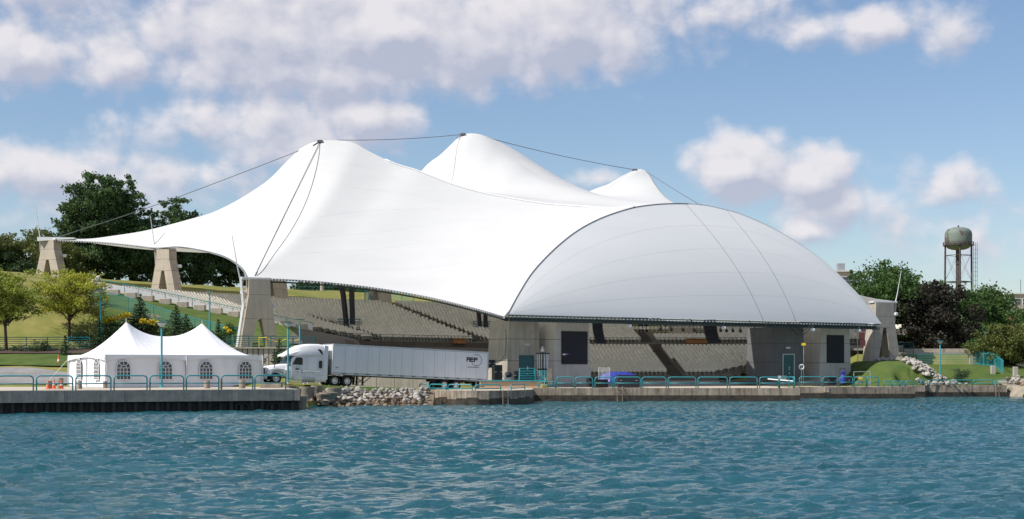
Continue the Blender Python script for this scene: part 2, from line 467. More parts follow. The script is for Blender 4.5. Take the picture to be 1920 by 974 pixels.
L_FLOWY = leafmat('yellow_flowers', (0.40, 0.30, 0.02), (0.85, 0.68, 0.05), 0.3)
L_FLOWP = leafmat('pale_pink_flowers', (0.50, 0.30, 0.25), (0.75, 0.62, 0.5), 0.3)

# ================================================================= THE GROUND
CB = (23.0, 150.0)          # centre of the seating bowl
def rth(x, y):
    dx, dy = x - CB[0], y - CB[1]
    return math.hypot(dx, dy), math.degrees(math.atan2(-dx, dy))   # angle from +Y towards -X
def bowl_z(r):
    return interp(r, [0, 28, 29, 45, 45.6, 48.4, 49, 75, 95, 130, 200, 400], [1.9, 2.0, 2.45, 6.05, 6.1, 6.15, 6.85, 12.8, 16.0, 16.2, 11.0, 5.0])
def east_z(r):
    return interp(r, [0, 28, 29, 45, 45.6, 48.4, 49, 56, 200], [1.9, 2.0, 2.45, 6.05, 6.1, 6.15, 6.85, 8.4, 6.0])
def shore(x):
    return interp(x, [-500, -22, -19.3, -17.5, -7.8, -7.5, 1.5, 2.2, 29.5, 30.5, 45.5, 46.5, 60, 62, 90, 500], [122, 122, 128.5, 131.5, 134.2, 140, 141, 149, 149, 163, 164, 175, 175, 172, 174, 178])
LY = [0, 129, 133, 138, 142, 147, 152, 157, 175]
LZ = [1.66, 1.66, 1.95, 2.9, 3.6, 4.6, 5.3, 5.55, 7.0]
def tz(x, y):
    r, th = rth(x, y)
    ys = shore(x)
    # truck apron: slopes down to the right
    z_truck = 2.0 - 0.0417 * ((x + 23.36) * 0.877 + (y - 132) * 0.48)
    z_truck = max(1.12, min(2.3, z_truck))
    z_left = interp(y, LY, LZ)
    bz = bowl_z(r)
    # eastwards the bank drops away
    we = sstep((th + 4) / 8.0)
    bz = east_z(r) * (1 - we) + bz * we
    if x < 46 and y > 150:
        inside = sstep((th + 46) / 10) 
    else: inside = 0
    if x < -19:
        r2, _ = rth(x, max(y, 175.0))
        ze = bowl_z(r2)
        t = sstep((y - 157) / 18.0)
        if y >= 175: z = bz if r > 75 or th > 71 else bz - 0.8
        else: z = z_left * (1 - t) + ze * t
        if -34 < x:
            # terrace behind the retaining wall
            if y < 149.2: z = z_truck if x > -24 else min(z_left, 2.2 + (y - 142) * 0.0)
            w = sstep((x + 38) / 4.0)
            if y >= 149.2 and y < 157: z = z * (1 - w) + 5.5 * w
        elif y < 149.2:
            w = sstep((x + 40) / 6.0)
            z = z * (1 - w) + min(z, 2.2) * w
        if x > -26 and y < 149.2:
            z = z_truck
        elif x > -30 and y < 149.2:
            w = (x + 30) / 4.0
            z = z * (1 - w) + z_truck * w
        if y < 129 and x < -21: z = 1.66 if y > 124 else 1.2
    elif x < 46:
        if y < 150: z = z_truck if x < 0 else 1.25
        else:
            z = 1.3
            if r < 75 and th > -42 and y > 150.5: z = max(1.2, bz - 0.8) if r > 27 else 1.3
            elif r >= 75: z = bz if th > -42 else 4.0
        # green mound right of the stage
        d = math.hypot((x - 48.2) / 5.3, (y - 186) / 14.0)
        mz = 1.2 + 3.1 * sstep(1.45 - d)
        if x > 36:
            zr = interp(y, [0, 175, 184, 188, 189, 260, 400], [1.3, 1.3, 3.6, 3.95, 5.5, 5.6, 5.0])
            z = max(mz, 1.25 + (zr - 1.25) * sstep((x - 42) / 4.0))
        if x <= -18.9: pass
    else:
        zr = interp(y, [0, 175, 184, 188, 189, 260, 400], [1.3, 1.3, 3.6, 3.95, 5.5, 5.6, 5.0])
        d = math.hypot((x - 48.2) / 5.3, (y - 186) / 14.0)
        z = max(zr, 1.2 + 3.1 * sstep(1.45 - d))
        if x > 66: z = interp(y, [0, 174, 178, 186, 400], [0.3, 0.5, 1.6, 2.6, 5.0])
    if x > -22 or y < 120:
        if y < ys: z = min(z, max(-2.0, z - (ys - y) * 1.6))
    if y < 124 and x <= -17.6: z = max(-2.0, 1.2 - (124 - y) * 1.6)
    return z
def axis_vals(parts):
    out = []
    for a, b, st in parts:
        n = max(1, int(round((b - a) / st)))
        out += [a + (b - a) * i / n for i in range(n)]
    out.append(parts[-1][1])
    return out
gx = axis_vals([(-4000, -600, 600), (-600, -130, 40), (-130, -85, 5), (-85, 70, 1.0), (70, 130, 5), (130, 600, 40), (600, 4000, 600)])
gy = axis_vals([(112, 122, 5), (122, 215, 0.9), (215, 300, 5), (300, 600, 40), (600, 9000, 900)])
mb = MB()
P = []
for y in gy:
    row = []
    for x in gx:
        z = tz(x, y)
        if -85 < x < 70 and y < 260: z += 0.05 * math.sin(x * 0.9 + y * .3) * math.sin(y * 0.7)
        row.append((x, y, z))
    P.append(row)
mb.grid(P)
tag(mb.build('ground', M['grass'], smooth='all'), 'grassy ground of the park, rising to a hill on the left', kind='structure')

def drape(name, pts_near, pts_far, n, m, mt, lift=0.04, label=None):
    """strip between two polylines (plan), laid on the terrain"""
    mb = MB(); P = []
    def along(pl, t):
        k = t * (len(pl) - 1); i = min(int(k), len(pl) - 2); f = k - i
        return (pl[i][0] * (1 - f) + pl[i + 1][0] * f, pl[i][1] * (1 - f) + pl[i + 1][1] * f)
    for i in range(n + 1):
        a = along(pts_near, i / n); b = along(pts_far, i / n); row = []
        for j in range(m + 1):
            x = a[0] + (b[0] - a[0]) * j / m; y = a[1] + (b[1] - a[1]) * j / m
            row.append((x, y, max(tz(x, y), tz(x + .5, y), tz(x - .5, y), tz(x, y + .5), tz(x, y - .5)) + lift))
        P.append(row)
    mb.grid(P, flip=True)
    o = mb.build(name, M[mt], smooth='all')
    return tag(o, label, kind='structure')
drape('path', [(-85, 131), (-60, 131.5), (-42, 132), (-38, 133)], [(-85, 141), (-60, 141.6), (-47, 140.5), (-39, 135)], 30, 10, 'asphalt', label='grey asphalt path curving up behind the pier')
drape('grass_strip', [(-85, 142.5), (-60, 142.8), (-44, 141.5), (-38, 138)], [(-85, 148), (-60, 148), (-46, 148.5), (-38, 148)], 30, 8, 'grass2', label='green strip of lawn between path and planting bed')
drape('planting_bed', [(-85, 149), (-50, 149), (-43, 149)], [(-85, 154.5), (-50, 154.5), (-43, 154.5)], 24, 6, 'mulch', label='brown mulch bed with young shrubs')
drape('bank_lawn', [(-45, 158), (-38, 158), (-25, 159)], [(-51, 171.5), (-40, 172.5), (-24, 175)], 30, 14, 'grass2', label='green lawn below the white side wall of the seats')
drape('side_lawn', [(45.9, 165), (50, 173.6), (60.3, 175.1), (66, 175.3)], [(51.9, 186.2), (54, 186.9), (60, 186.9), (67, 186.9)], 26, 20, 'grass2', label='green lawn sloping behind the right quay')
drape('mound_lawn', [(40.8, 164.8), (43, 164.8), (46.0, 164.9)], [(41.5, 184), (45, 186), (52, 186.5)], 16, 22, 'grass2', lift=0.05, label='green mound right of the stage')
drape('apron_grass', [(-22, 129.6), (-16, 129.6), (-10.5, 131.4)], [(-22.5, 130.8), (-16, 131.6), (-9, 134.0)], 20, 3, 'grass2', lift=0.05, label='thin grass verge beside the lorry')

drape('lower_walkway', [(-25.5, 160.5), (-13, 160.5)], [(-26, 175.2), (-14, 174)], 12, 14, 'stepdark', lift=.06, label='dark paved walkway at the left foot of the seats')
# ---------------------------------------------------------------- river
wx = np.array(axis_vals([(-6000, -300, 950), (-300, -62, 12), (-62, 64, 0.26), (64, 300, 12), (300, 6000, 950)]))
wy = np.array(axis_vals([(-6000, -100, 1000), (-100, 20, 8), (20, 60, 0.14), (60, 112, .2), (112, 176, .4), (176, 200, 4)]))
X, Y = np.meshgrid(wx, wy)
Zw = np.zeros_like(X)
wr = np.random.default_rng(5)
for k in range(100):
    lam = 0.5 * (6.5 / 0.5) ** (wr.random() ** 1.9)
    th = wr.normal(R(-70), 0.62)
    kx, ky = math.cos(th) * 2 * math.pi / lam, math.sin(th) * 2 * math.pi / lam
    amp = 0.0076 * lam ** 0.32
    ph = wr.random() * 6.28
    wob = 0.8 * np.sin(X * 0.11 * wr.random() + Y * 0.13 * wr.random() + ph)
    s_ = np.sin(kx * X + ky * Y + ph + wob)
    Zw += amp * (1 - 2 * np.abs(s_) ** 1.0 * 0.0) * (s_ + 0.25 * np.cos(2 * (kx * X + ky * Y + ph + wob)))
gust = 0.75 + 0.35 * np.sin(X * 0.05 + 1.2 * np.sin(Y * 0.07)) * np.sin(Y * 0.06 + 1)
fade = np.clip((62 - np.abs(X - 1)) / 8, 0, 1) * np.clip((Y - 20) / 6, 0, 1) * np.clip((176 - Y) / 10, 0, 1)
Zw *= fade * gust
nvx, nvy = len(wx), len(wy)
me = bpy.data.meshes.new('river_water')
co = np.stack([X, Y, Zw], -1).reshape(-1, 3).astype(np.float32)
i, j = np.meshgrid(np.arange(nvy - 1), np.arange(nvx - 1), indexing='ij')
q = np.stack([i * nvx + j, i * nvx + j + 1, (i + 1) * nvx + j + 1, (i + 1) * nvx + j], -1).reshape(-1)
def np_mesh(me, co, idx, n):
    nf = len(idx) // n
    me.vertices.add(len(co)); me.vertices.foreach_set('co', np.ascontiguousarray(co, dtype=np.float32).ravel())
    me.loops.add(len(idx)); me.loops.foreach_set('vertex_index', idx.astype(np.int32))
    me.polygons.add(nf); me.polygons.foreach_set('loop_start', np.arange(0, nf * n, n, dtype=np.int32))
    try: me.polygons.foreach_set('loop_total', np.full(nf, n, dtype=np.int32))
    except Exception: pass
    me.update(calc_edges=True); me.validate()
np_mesh(me, co, q, 4)
me.polygons.foreach_set('use_smooth', [True] * len(me.polygons))
wm = bpy.data.materials.new('river_water'); wm.use_nodes = True
nt = wm.node_tree; b = nt.nodes['Principled BSDF']
b.inputs['Roughness'].default_value = 0.045; b.inputs['IOR'].default_value = 1.4
N = nt.nodes.new; L = nt.links.new
geo = N('ShaderNodeNewGeometry')
nz = N('ShaderNodeTexNoise'); nz.inputs['Scale'].default_value = 0.08; nz.inputs['Detail'].default_value = 4
L(geo.outputs['Position'], nz.inputs['Vector'])
mx = N('ShaderNodeMix'); mx.data_type = 'RGBA'
mx.inputs[6].default_value = (0.008, 0.066, 0.092, 1); mx.inputs[7].default_value = (0.011, 0.100, 0.110, 1)
L(nz.outputs[0], mx.inputs[0]); L(mx.outputs[2], b.inputs['Base Color'])
mp = N('ShaderNodeMapping'); mp.inputs['Scale'].default_value = (1.0, 1.35, 1.0); mp.inputs['Rotation'].default_value = (0, 0, R(14))
L(geo.outputs['Position'], mp.inputs['Vector'])
n1 = N('ShaderNodeTexNoise'); n1.inputs['Scale'].default_value = 5.4; n1.inputs['Detail'].default_value = 6; n1.inputs['Roughness'].default_value = 0.6
L(mp.outputs[0], n1.inputs['Vector'])
bp = N('ShaderNodeBump'); bp.inputs['Strength'].default_value = 1.0; bp.inputs['Distance'].default_value = 0.20
n2 = N('ShaderNodeTexNoise'); n2.inputs['Scale'].default_value = 15.0; n2.inputs['Detail'].default_value = 4; n2.inputs['Roughness'].default_value = 0.6; n2.inputs['Distortion'].default_value = 0.6
L(mp.outputs[0], n2.inputs['Vector'])
ma = N('ShaderNodeMath'); ma.operation = 'MULTIPLY_ADD'; ma.inputs[1].default_value = 0.42; L(n2.outputs[0], ma.inputs[0]); L(n1.outputs[0], ma.inputs[2])
L(ma.outputs[0], bp.inputs['Height'])
n4 = N('ShaderNodeTexNoise'); n4.inputs['Scale'].default_value = 0.09; n4.inputs['Detail'].default_value = 3; L(geo.outputs['Position'], n4.inputs['Vector'])
g4 = N('ShaderNodeMapRange'); g4.inputs['From Min'].default_value = 0.36; g4.inputs['From Max'].default_value = 0.64; g4.inputs['To Min'].default_value = 0.55; g4.inputs['To Max'].default_value = 1.0
L(n4.outputs[0], g4.inputs['Value']); L(g4.outputs[0], bp.inputs['Strength'])
L(bp.outputs[0], b.inputs['Normal'])
me.materials.append(wm)
o = bpy.data.objects.new('river_water', me); col.objects.link(o)
tag(o, 'choppy teal river water in the foreground', kind='structure')

# ---------------------------------------------------------------- quays and piers
def wall_line(name, p0, p1, z0, z1, th, mt, parent, panel=3.0, gap=0.03, pname='wall_panel'):
    """row of concrete panels from p0 to p1 (thickness behind the line)"""
    a, b = Vector((p0[0], p0[1], 0)), Vector((p1[0], p1[1], 0))
    d = (b - a); Ln = d.length; d.normalize(); nrm = Vector((-d.y, d.x, 0))
    n = max(1, int(round(Ln / panel))); w = Ln / n
    for i in range(n):
        s, e = a + d * (i * w + gap / 2), a + d * ((i + 1) * w - gap / 2)
        off = nrm * (0.012 * ((i * 7) % 3))
        q = [s + off, e + off, e + nrm * th, s + nrm * th]
        m = MB(); m.hexa([(v.x, v.y, z0) for v in q], [(v.x, v.y, z1) for v in q])
        m.build(pname, M[mt], parent, W=True)
# left pier
PA, PB = (-75.0, 91.8), (-17.6, 114.55)
pr = thing('pier', (-40, 108, 0), 'long grey concrete pier with dark sheet piles at the lower left, under the white tent', 'pier')
pr['kind'] = 'structure'
d = Vector((PB[0] - PA[0], PB[1] - PA[1], 0)).normalized(); nn = Vector((-d.y, d.x, 0))
wall_line('pier', PA, PB, 0.80, 1.70, 0.6, 'pier', pr, panel=4.4, gap=0.02)
m = MB()
q = [Vector((PA[0], PA[1], 0)) + nn * 0.6, Vector((PB[0], PB[1], 0)) + nn * 0.6, Vector((-21.3, 129.5, 0)), Vector((-84, 129.5, 0)), ]
m.hexa([(v.x, v.y, 0.9) for v in q], [(v.x, v.y, 1.715) for v in q]); m.build('deck', M['deck'], pr, W=True)
wall_line('pier', (PB[0], PB[1] + .02), (-21.3, 129.5), 0.80, 1.69, -0.5, 'pier', pr, panel=3.9, gap=0.02)
# corrugated sheet piles below the coping
pw = 0.82
base = Vector((PA[0], PA[1], 0)) + nn * 0.28
def pile_mesh():
    m = MB(); o1, o2 = 0.0, 0.26
    xs = [0, .09, .36, .45, .73, .82]; ys = [o2, o1, o1, o2, o2, o2]
    lo = [(x, y, -1.5) for x, y in zip(xs, ys)]; hi = [(x, y, 0.83) for x, y in zip(xs, ys)]
    m.add(lo + hi, [(k, k + 1, 7 + k, 6 + k) for k in range(5)]); m.add([(0, .26, .83), (.82, .26, .83), (.82, .5, .83), (0, .5, .83)], [(0, 1, 2, 3)])
    return m
npile = int((Vector(PB) - Vector(PA)).length / pw)
p0 = pile_mesh().build('sheet_pile', M['pile'], pr)
inv = MW[pr.name].inverted(); rz = math.atan2(d.y, d.x)
for k in range(npile + 1):
    o = p0 if k == 0 else p0.copy()
    if k: col.objects.link(o); o.parent = pr
    o.location = inv @ (base + d * (k * pw)); o.rotation_euler = (0, 0, rz)
m = MB(); c = Vector((PB[0], PB[1], 0)) + nn * .55
m.hexa([(c.x - .3, c.y, -1.5), (c.x + .1, c.y, -1.5), (c.x - 3.5, 129, -1.5), (c.x - 3.9, 129, -1.5)], [(c.x - .3, c.y, .9), (c.x + .1, c.y, .9), (c.x - 3.5, 129, .9), (c.x - 3.9, 129, .9)])
m.build('end_pile_wall', M['pile'], pr, W=True)
# big black tyre fenders at the pier end
for px_ in (410, 455, 512):
    q = Vector((ax(px_, 112 + (px_ - 300) * .01), 0, 0)); t = (q.x - PA[0]) / d.x; c = Vector((PA[0], PA[1], 0)) + d * t
    f = thing('tyre_fender', (c.x, c.y + .42, 0.25), 'black tyre fender hanging low on the pier, %s from the pier end' % {410: 'third', 455: 'second', 512: 'nearest'}[px_], 'fender', 'tyre fenders on the pier', rz=rz)
    m = MB(); m.tube([(0.55 * math.cos(a), -0.02, 0.42 * math.sin(a)) for a in [2 * math.pi * k / 18 for k in range(18)]], 0.16, 8, closed=True)
    m.build('tyre', M['rubber'], f, smooth='all')
    m = MB(); m.tube([(0, 0, .42), (0, 0.12, .6)], .03, 5); m.build('hanger', M['cable'], f)

# rounded quay in front of the lorry
def arc_pts(cx, cy, rx, ry, a0, a1, n):
    return [(cx + rx * math.cos(a0 + (a1 - a0) * i / n), cy + ry * math.sin(a0 + (a1 - a0) * i / n)) for i in range(n + 1)]
def quay(name, loc, label, outline, z1, back, panel, mts):
    q = thing(name, loc, label, 'quay'); q['kind'] = 'structure'
    N_ = len(outline) - 1
    for i in range(N_):
        a, b_ = outline[i], outline[i + 1]
        Ln = math.hypot(b_[0] - a[0], b_[1] - a[1])
        wall_line(name, a, b_, 0.42, z1, 0.5, mts[0], q, panel=min(panel, Ln), gap=0.02)
        dv = Vector((b_[0] - a[0], b_[1] - a[1], 0)).normalized(); nv = Vector((-dv.y, dv.x, 0)) * -0.07
        a2 = (a[0] + nv.x, a[1] + nv.y); b2 = (b_[0] + nv.x, b_[1] + nv.y)
        wall_line(name, a2, b2, -1.6, 0.62 + 0.10 * math.sin(i * 2.1), 0.6, mts[1], q, panel=min(panel, Ln), gap=0.0, pname='wall_foot')
    m = MB(); m.prism([(p[0], p[1] + .06) for p in outline] + back, z1 - 0.5, z1 - 0.012); m.build('deck', M['deck'], q, W=True)
    return q
Q1 = arc_pts(-3.15, 140, 5.25, 8.7, math.pi, 2 * math.pi, 16)
quay('rounded_quay', (-3, 140, 0), 'rounded concrete quay bulging into the river in front of the trailer', Q1, 1.34, [(2.1, 150), (-8.4, 150)], 3, ('quay', 'algae'))
Q2 = [(2.15, 146.9), (29.8, 147.0)]
quay('stage_quay', (16, 147, 0), 'long straight concrete quay with a black waterline along the stage front', Q2, 1.37, [(29.8, 166), (2.15, 166)], 3.1, ('quay', 'algae'))
Q3 = [(29.8, 160.4), (35.2, 160.4), (35.2, 160.0), (45.8, 161.6)]
quay('right_stage_quay', (38, 161, 0), 'set-back concrete quay below the right stage tower', Q3, 1.32, [(45.8, 166), (29.8, 166)], 3.0, ('quay', 'algae'))
Q4 = [(45.9, 170.6), (49.6, 170.8), (50.4, 172.0), (60.1, 172.6)]
quay('lawn_quay', (54, 172, 0), 'low quay in front of the lawn at the far right', Q4, 1.36, [(60.1, 175.6), (45.9, 175.6)], 3.0, ('quay', 'algae'))
for (px0, px1, Yq, lab) in ((943, 954, 131.6, 'rusty boarding ladder of two rails on the rounded quay'), (1157, 1167, 146.7, 'small ladder on the straight stage quay'), (1866, 1872, 172.3, 'ladder at the right end of the lawn quay')):
    l = thing('quay_ladder', (ax((px0 + px1) / 2, Yq), Yq - .1, 0.0), lab, 'ladder')
    w = (px1 - px0) * Yq / F / 2
    if px0 == 943: Yq = 133.6; l.location = (ax(948, 132.6), 132.2, 0); MW[l.name] = Matrix.Translation(l.location); w *= 0.9
    for s_ in (-1, 1):
        m = MB(); m.tube([(s_ * w, 0.35, 1.5), (s_ * w, 0.0, 1.45), (s_ * w, -.12, 1.2), (s_ * w, -.22, -0.2)], 0.035, 6); m.build('stringer', M['planter'], l, smooth=True)
    for k in range(5):
        m = MB(); m.tube([(-w, -.2, .1 + k * .25), (w, -.2, .1 + k * .25)], 0.025, 5); m.build('rung', M['rustpost'], l)

# ---------------------------------------------------------------- rocks
def rock_mesh(seed, s=1.0):
    import bmesh
    bm = bmesh.new(); bmesh.ops.create_icosphere(bm, subdivisions=1, radius=0.5 * s)
    r_ = random.Random(seed); ax_ = [Vector((r_.uniform(-1, 1), r_.uniform(-1, 1), r_.uniform(-1, 1))).normalized() for _ in range(8)]
    sc = (r_.uniform(.85, 1.3), r_.uniform(.75, 1.1), r_.uniform(.6, .9))
    for v in bm.verts:
        for a in ax_:
            dd = v.co.dot(a)
            if dd > 0.27 * s: v.co -= a * (dd - 0.27 * s) * 1.0
        v.co = Vector((v.co.x * sc[0], v.co.y * sc[1], v.co.z * sc[2])) * r_.uniform(.93, 1.07)
    me = bpy.data.meshes.new('rock'); bm.to_mesh(me); bm.free(); return me
rock_me = [rock_mesh(k, 1.18) for k in range(14)]
rock_wet = [m_.copy() for m_ in rock_me]
for m_ in rock_me: m_.materials.append(M['rock'])
for m_ in rock_wet: m_.materials.append(M['rockwet'])
rr = random.Random(3)
def put_rock(x, y, z, s, wet, label, group):
    o = bpy.data.objects.new('rock', rr.choice(rock_wet if wet else rock_me)); col.objects.link(o)
    o.location = (x, y, z); o.scale = (s, s, s); o.rotation_euler = (rr.uniform(-.5, .5), rr.uniform(-.5, .5), rr.uniform(0, 6.28))
    tag(o, label, 'rock', group)
x = -17.0
while x < -7.6:
    for k in range(8):
        t = k / 7.0
        yy = 126.1 + t * 4.3 + rr.uniform(-.15, .15) + (x + 17) * 0.22
        zz = -0.2 + t * 1.62
        s = rr.choice((rr.uniform(0.34, 0.55), rr.uniform(.5, .85)))
        put_rock(x + rr.uniform(-.2, .2), yy, zz, s, t < 0.3 or (t < .45 and rr.random() < .5), ('brown wet rock at the waterline, %s' if t < .3 else 'pale limestone boulder, ' + ('top edge by the grass' if t > .85 else 'upper face' if t > .6 else 'middle of the slope') + ', %s') % ('beside the concrete drums' if x < -13.8 else 'midway between pier and rounded quay' if x < -10.6 else 'next to the rounded quay'), 'wet rocks at the waterline' if t < .3 else 'pale rocks piled on the shore')
    x += 0.45
m = MB(); m.hexa([(-17.4, 126.2, -1), (-7.2, 128, -1), (-7.2, 133, -1), (-17.4, 131, -1)], [(-17.4, 126.4, -.4), (-7.2, 128.4, -.4), (-7.2, 133, 1.25), (-17.4, 130.6, 1.35)])
tag(m.build('shore_bank', M['rockwet']), 'dark earth bank under the riprap', kind='structure')
# right band of stones, running down from the pylon to the quay
band = [(at(1632, 672, 187)), (at(1665, 683, 185)), (at(1690, 690, 181.5)), (at(1715, 703, 178.5)), (at(1735, 713, 175.3)), (at(1775, 719, 174.4))]
for k in range(26):
    xx = rr.uniform(-20.2, -16.6); f = rr.random(); yy = 117.5 + f * 9 + (xx + 20) * .6
    put_rock(xx, yy, -.15 + f * 1.2, rr.uniform(.5, 1.0), True, 'dark wet rock among the concrete drums at the pier end', 'dark wet rocks at the pier end')
small = MB()
for k in range(420):
    t = rr.random() * (len(band) - 1); i_ = min(int(t), len(band) - 2); f = t - i_
    p = band[i_].lerp(band[i_ + 1], f)
    w = 1.0 + 1.1 * t / 5
    xx = p.x + rr.uniform(-w, w); yy = p.y + rr.uniform(-w, w) * 1.4
    if xx > 46 and yy > 187.6: continue
    zz = max(tz(xx, yy), tz(xx - .6, yy), tz(xx, yy + .6), 1.30 if yy < 175.8 else -9) + .24
    if k < 40: put_rock(xx, yy, zz + .08, rr.uniform(.6, .95), False, 'pale stone in the loose band %s' % ['at the right pylon legs', 'just below the right pylon', 'halfway from pylon to quay', 'spreading above the quay', 'lying along the quay top'][i_], 'pale stones tumbling beside the right pylon')
    else:
        me_ = rr.choice(rock_me); s_ = rr.uniform(.35, .75); E_ = Matrix.Rotation(rr.uniform(0, 6.28), 3, 'Z')
        small.add([E_ @ v.co * s_ + Vector((xx, yy, zz)) for v in me_.vertices], [tuple(q.vertices) for q in me_.polygons])
tag(small.build('small_stones', M['rock']), 'small pale stones filling the band beside the right pylon', kind='stuff')
for k in range(24):
    xx = rr.uniform(60.4, 66); yy = rr.uniform(171.8, 175.5); put_rock(xx, yy, tz(xx, yy) + .15 + (yy - 172) * .25, rr.uniform(.5, .9), rr.random() < .4, 'stone on the planted shore right of the last quay', 'stones on the far right shore')
drape('gravel_bank', [(60.2, 171.2), (72, 172.2)], [(60.2, 177), (72, 179)], 14, 8, 'planter', lift=.05, label='bare stony bank at the far right shore')
# concrete drum stumps and blocks at the pier end
for k, (px_, Y_, r_, z0, h, lab) in enumerate([(553, 122, .52, .2, 1.45, 'tall round concrete stump nearest the pier end'), (562, 119.5, .62, -.1, 1.15, 'low broad concrete drum at the water beside the pier'),
        (576, 125, .66, .5, 1.25, 'wide concrete drum with a dark top behind the shore rocks'), (594, 126.5, .5, .4, 1.45, 'tall pale concrete stump in the middle of the drums'),
        (605, 125, .5, .2, 1.0, 'small concrete stump before the tilted bowl planter'), (616, 124.8, .6, .55, .7, 'shallow bowl-shaped concrete planter on the rocks'),
        (543, 126, .55, .9, 0.95, 'concrete drum behind the last pier railing'), (628, 127.8, .6, .9, .75, 'half-buried concrete drum at the start of the boulders'), (531, 128, .7, 1.3, .55, 'low concrete disc on the grass behind the pier end')]):
    g = MB()
    top = r_ * (1.35 if 'bowl' in lab else 1.0)
    g.lathe([(r_ * .96, 0), (r_ * .9, h * .2), (top * .98, h * .72), (top * 1.04, h * .8), (top * 1.04, h), (top * .85, h * 1.0), (top * .8, h * .9), (0.02, h * .88)], 20)
    tag(g.build('concrete_drum', M['planter'], smooth=True, loc=(ax(px_, Y_), Y_, z0 + .02)), lab, 'concrete drum', 'concrete drums at the pier end')

# ---------------------------------------------------------------- hoop railings
def hoop(name, a, b, z, h, label, group, mt='teal', r=0.055, mid=0.46):
    a = Vector((a[0], a[1], 0)); b = Vector((b[0], b[1], 0)); dv = b - a; Ln = dv.length
    t = thing(name, (a.x, a.y, z), label, 'railing', group, rz=math.atan2(dv.y, dv.x))
    c = min(0.28, h * .4); pts = [(0, 0, 0)]
    for k in range(6):
        an = math.pi - k * math.pi / 10; pts.append((c + c * math.cos(an), 0, h - c + c * math.sin(an)))
    for k in range(6):
        an = math.pi / 2 - k * math.pi / 10; pts.append((Ln - c + c * math.cos(an), 0, h - c + c * math.sin(an)))
    pts.append((Ln, 0, 0))
    m = MB(); m.tube(pts, r, 8); m.build('hoop', M[mt], t, smooth='all')
    m = MB(); m.tube([(r, 0, h * mid), (Ln - r, 0, h * mid)], r * .8, 6); m.build('mid_rail', M[mt], t, smooth='all')
    return t
def on_pier(px_, back=0.45):
    # intersection of the view column with the pier edge line
    k = (px_ - 960) / F
    t = (PA[0] - k * PA[1]) / (k * d.y - d.x)
    p = Vector((PA[0], PA[1], 0)) + d * t + nn * back
    return p
LEFT = [(-74, -8), (-4, 63), (69, 137), (143, 209), (215, 277), (282.5, 346), (351, 412), (417, 476), (480, 538)]
for k, (a, b_) in enumerate(LEFT):
    nm = ['cut off by the left edge of the photo', 'at the far left before the asphalt path', 'before the three traffic cones', 'at the left corner of the white tent', 'before the first front window of the tent',
          'behind which a lamp post rises before the tent', 'before the third front window of the tent', 'before the last window of the tent', 'at the pier end beside the lorry front'][k]
    if k == 0: continue
    hoop('hoop_railing', on_pier(a), on_pier(b_), 1.7, 1.12, 'teal hoop railing on the pier, ' + nm, 'hoop railings on the left pier')
# on the rounded quay
for k, (a, b_, Y0, Y1) in enumerate([(787, 804, 139.3, 136.2), (806, 837, 135.8, 133.3), (840, 885.5, 133.2, 132.1), (891, 939, 132.1, 133.0), (958, 984, 134.6, 138.2)]):
    hoop('hoop_railing', (ax(a, Y0), Y0), (ax(b_, Y1), Y1), 1.2, 0.68, 'low pale teal hoop railing on the rounded quay, %s from the left' % ORD[k], 'low hoop railings on the rounded quay')
MID = [(1010, 1041, .66), (1043, 1076, 1.15), (1079, 1111, 1.15), (1115.6, 1149, 1.15), (1152, 1201, 1.15), (1204, 1249, 1.15), (1253, 1305, 1.15), (1309, 1364, 1.15), (1368.5, 1420, 1.15), (1424.5, 1460, 1.15), (1462, 1488, 1.15)]
for k, (a, b_, h) in enumerate(MID):
    hoop('hoop_railing', (ax(a, 147.4), 147.4), (ax(b_, 147.4), 147.4), 1.34, h, 'teal hoop railing on the stage quay, %s from the left%s' % (ORD[k], ', much lower than the rest' if k == 0 else ''), 'hoop railings along the stage quay')
RT = [(1499, 1541), (1543.6, 1571), (1574.6, 1599), (1601.6, 1624), (1626, 1647)]
for k, (a, b_) in enumerate(RT):
    Yr = 160.9 if k == 0 else 160.5 + (a - 1543) * 0.009
    hoop('hoop_railing', (ax(a, Yr), Yr), (ax(b_, Yr + .2), Yr + .2), 1.3, 1.15, 'teal hoop railing below the right stage tower, %s from the left' % ORD[k], 'hoop railings below the right stage tower')
hoop('hoop_railing', (ax(1490, 148), 148.0), (29.5, 151.5), 1.34, 1.15, 'teal hoop railing turned back from the river at the stage quay corner', 'hoop railings along the stage quay')
LOWR = [(1657, 1672, 161.6, 161.8), (1674, 1686, 161.8, 161.9), (1687.5, 1696.5, 161.9, 162.0), (1698.5, 1712, 162.0, 162.2), (1720, 1739, 171.0, 171.1), (1742, 1776, 171.6, 172.4), (1780, 1822, 172.5, 172.8), (1825, 1862, 172.9, 173.1), (1865, 1890, 173.6, 174.0)]
for k, (a, b_, Y0, Y1) in enumerate(LOWR):
    hoop('hoop_railing', (ax(a, Y0), Y0), (ax(b_, Y1), Y1), 1.3, 0.68, 'low teal hoop railing on the right quays, %s from the left' % ORD[k], 'low hoop railings on the right quays')

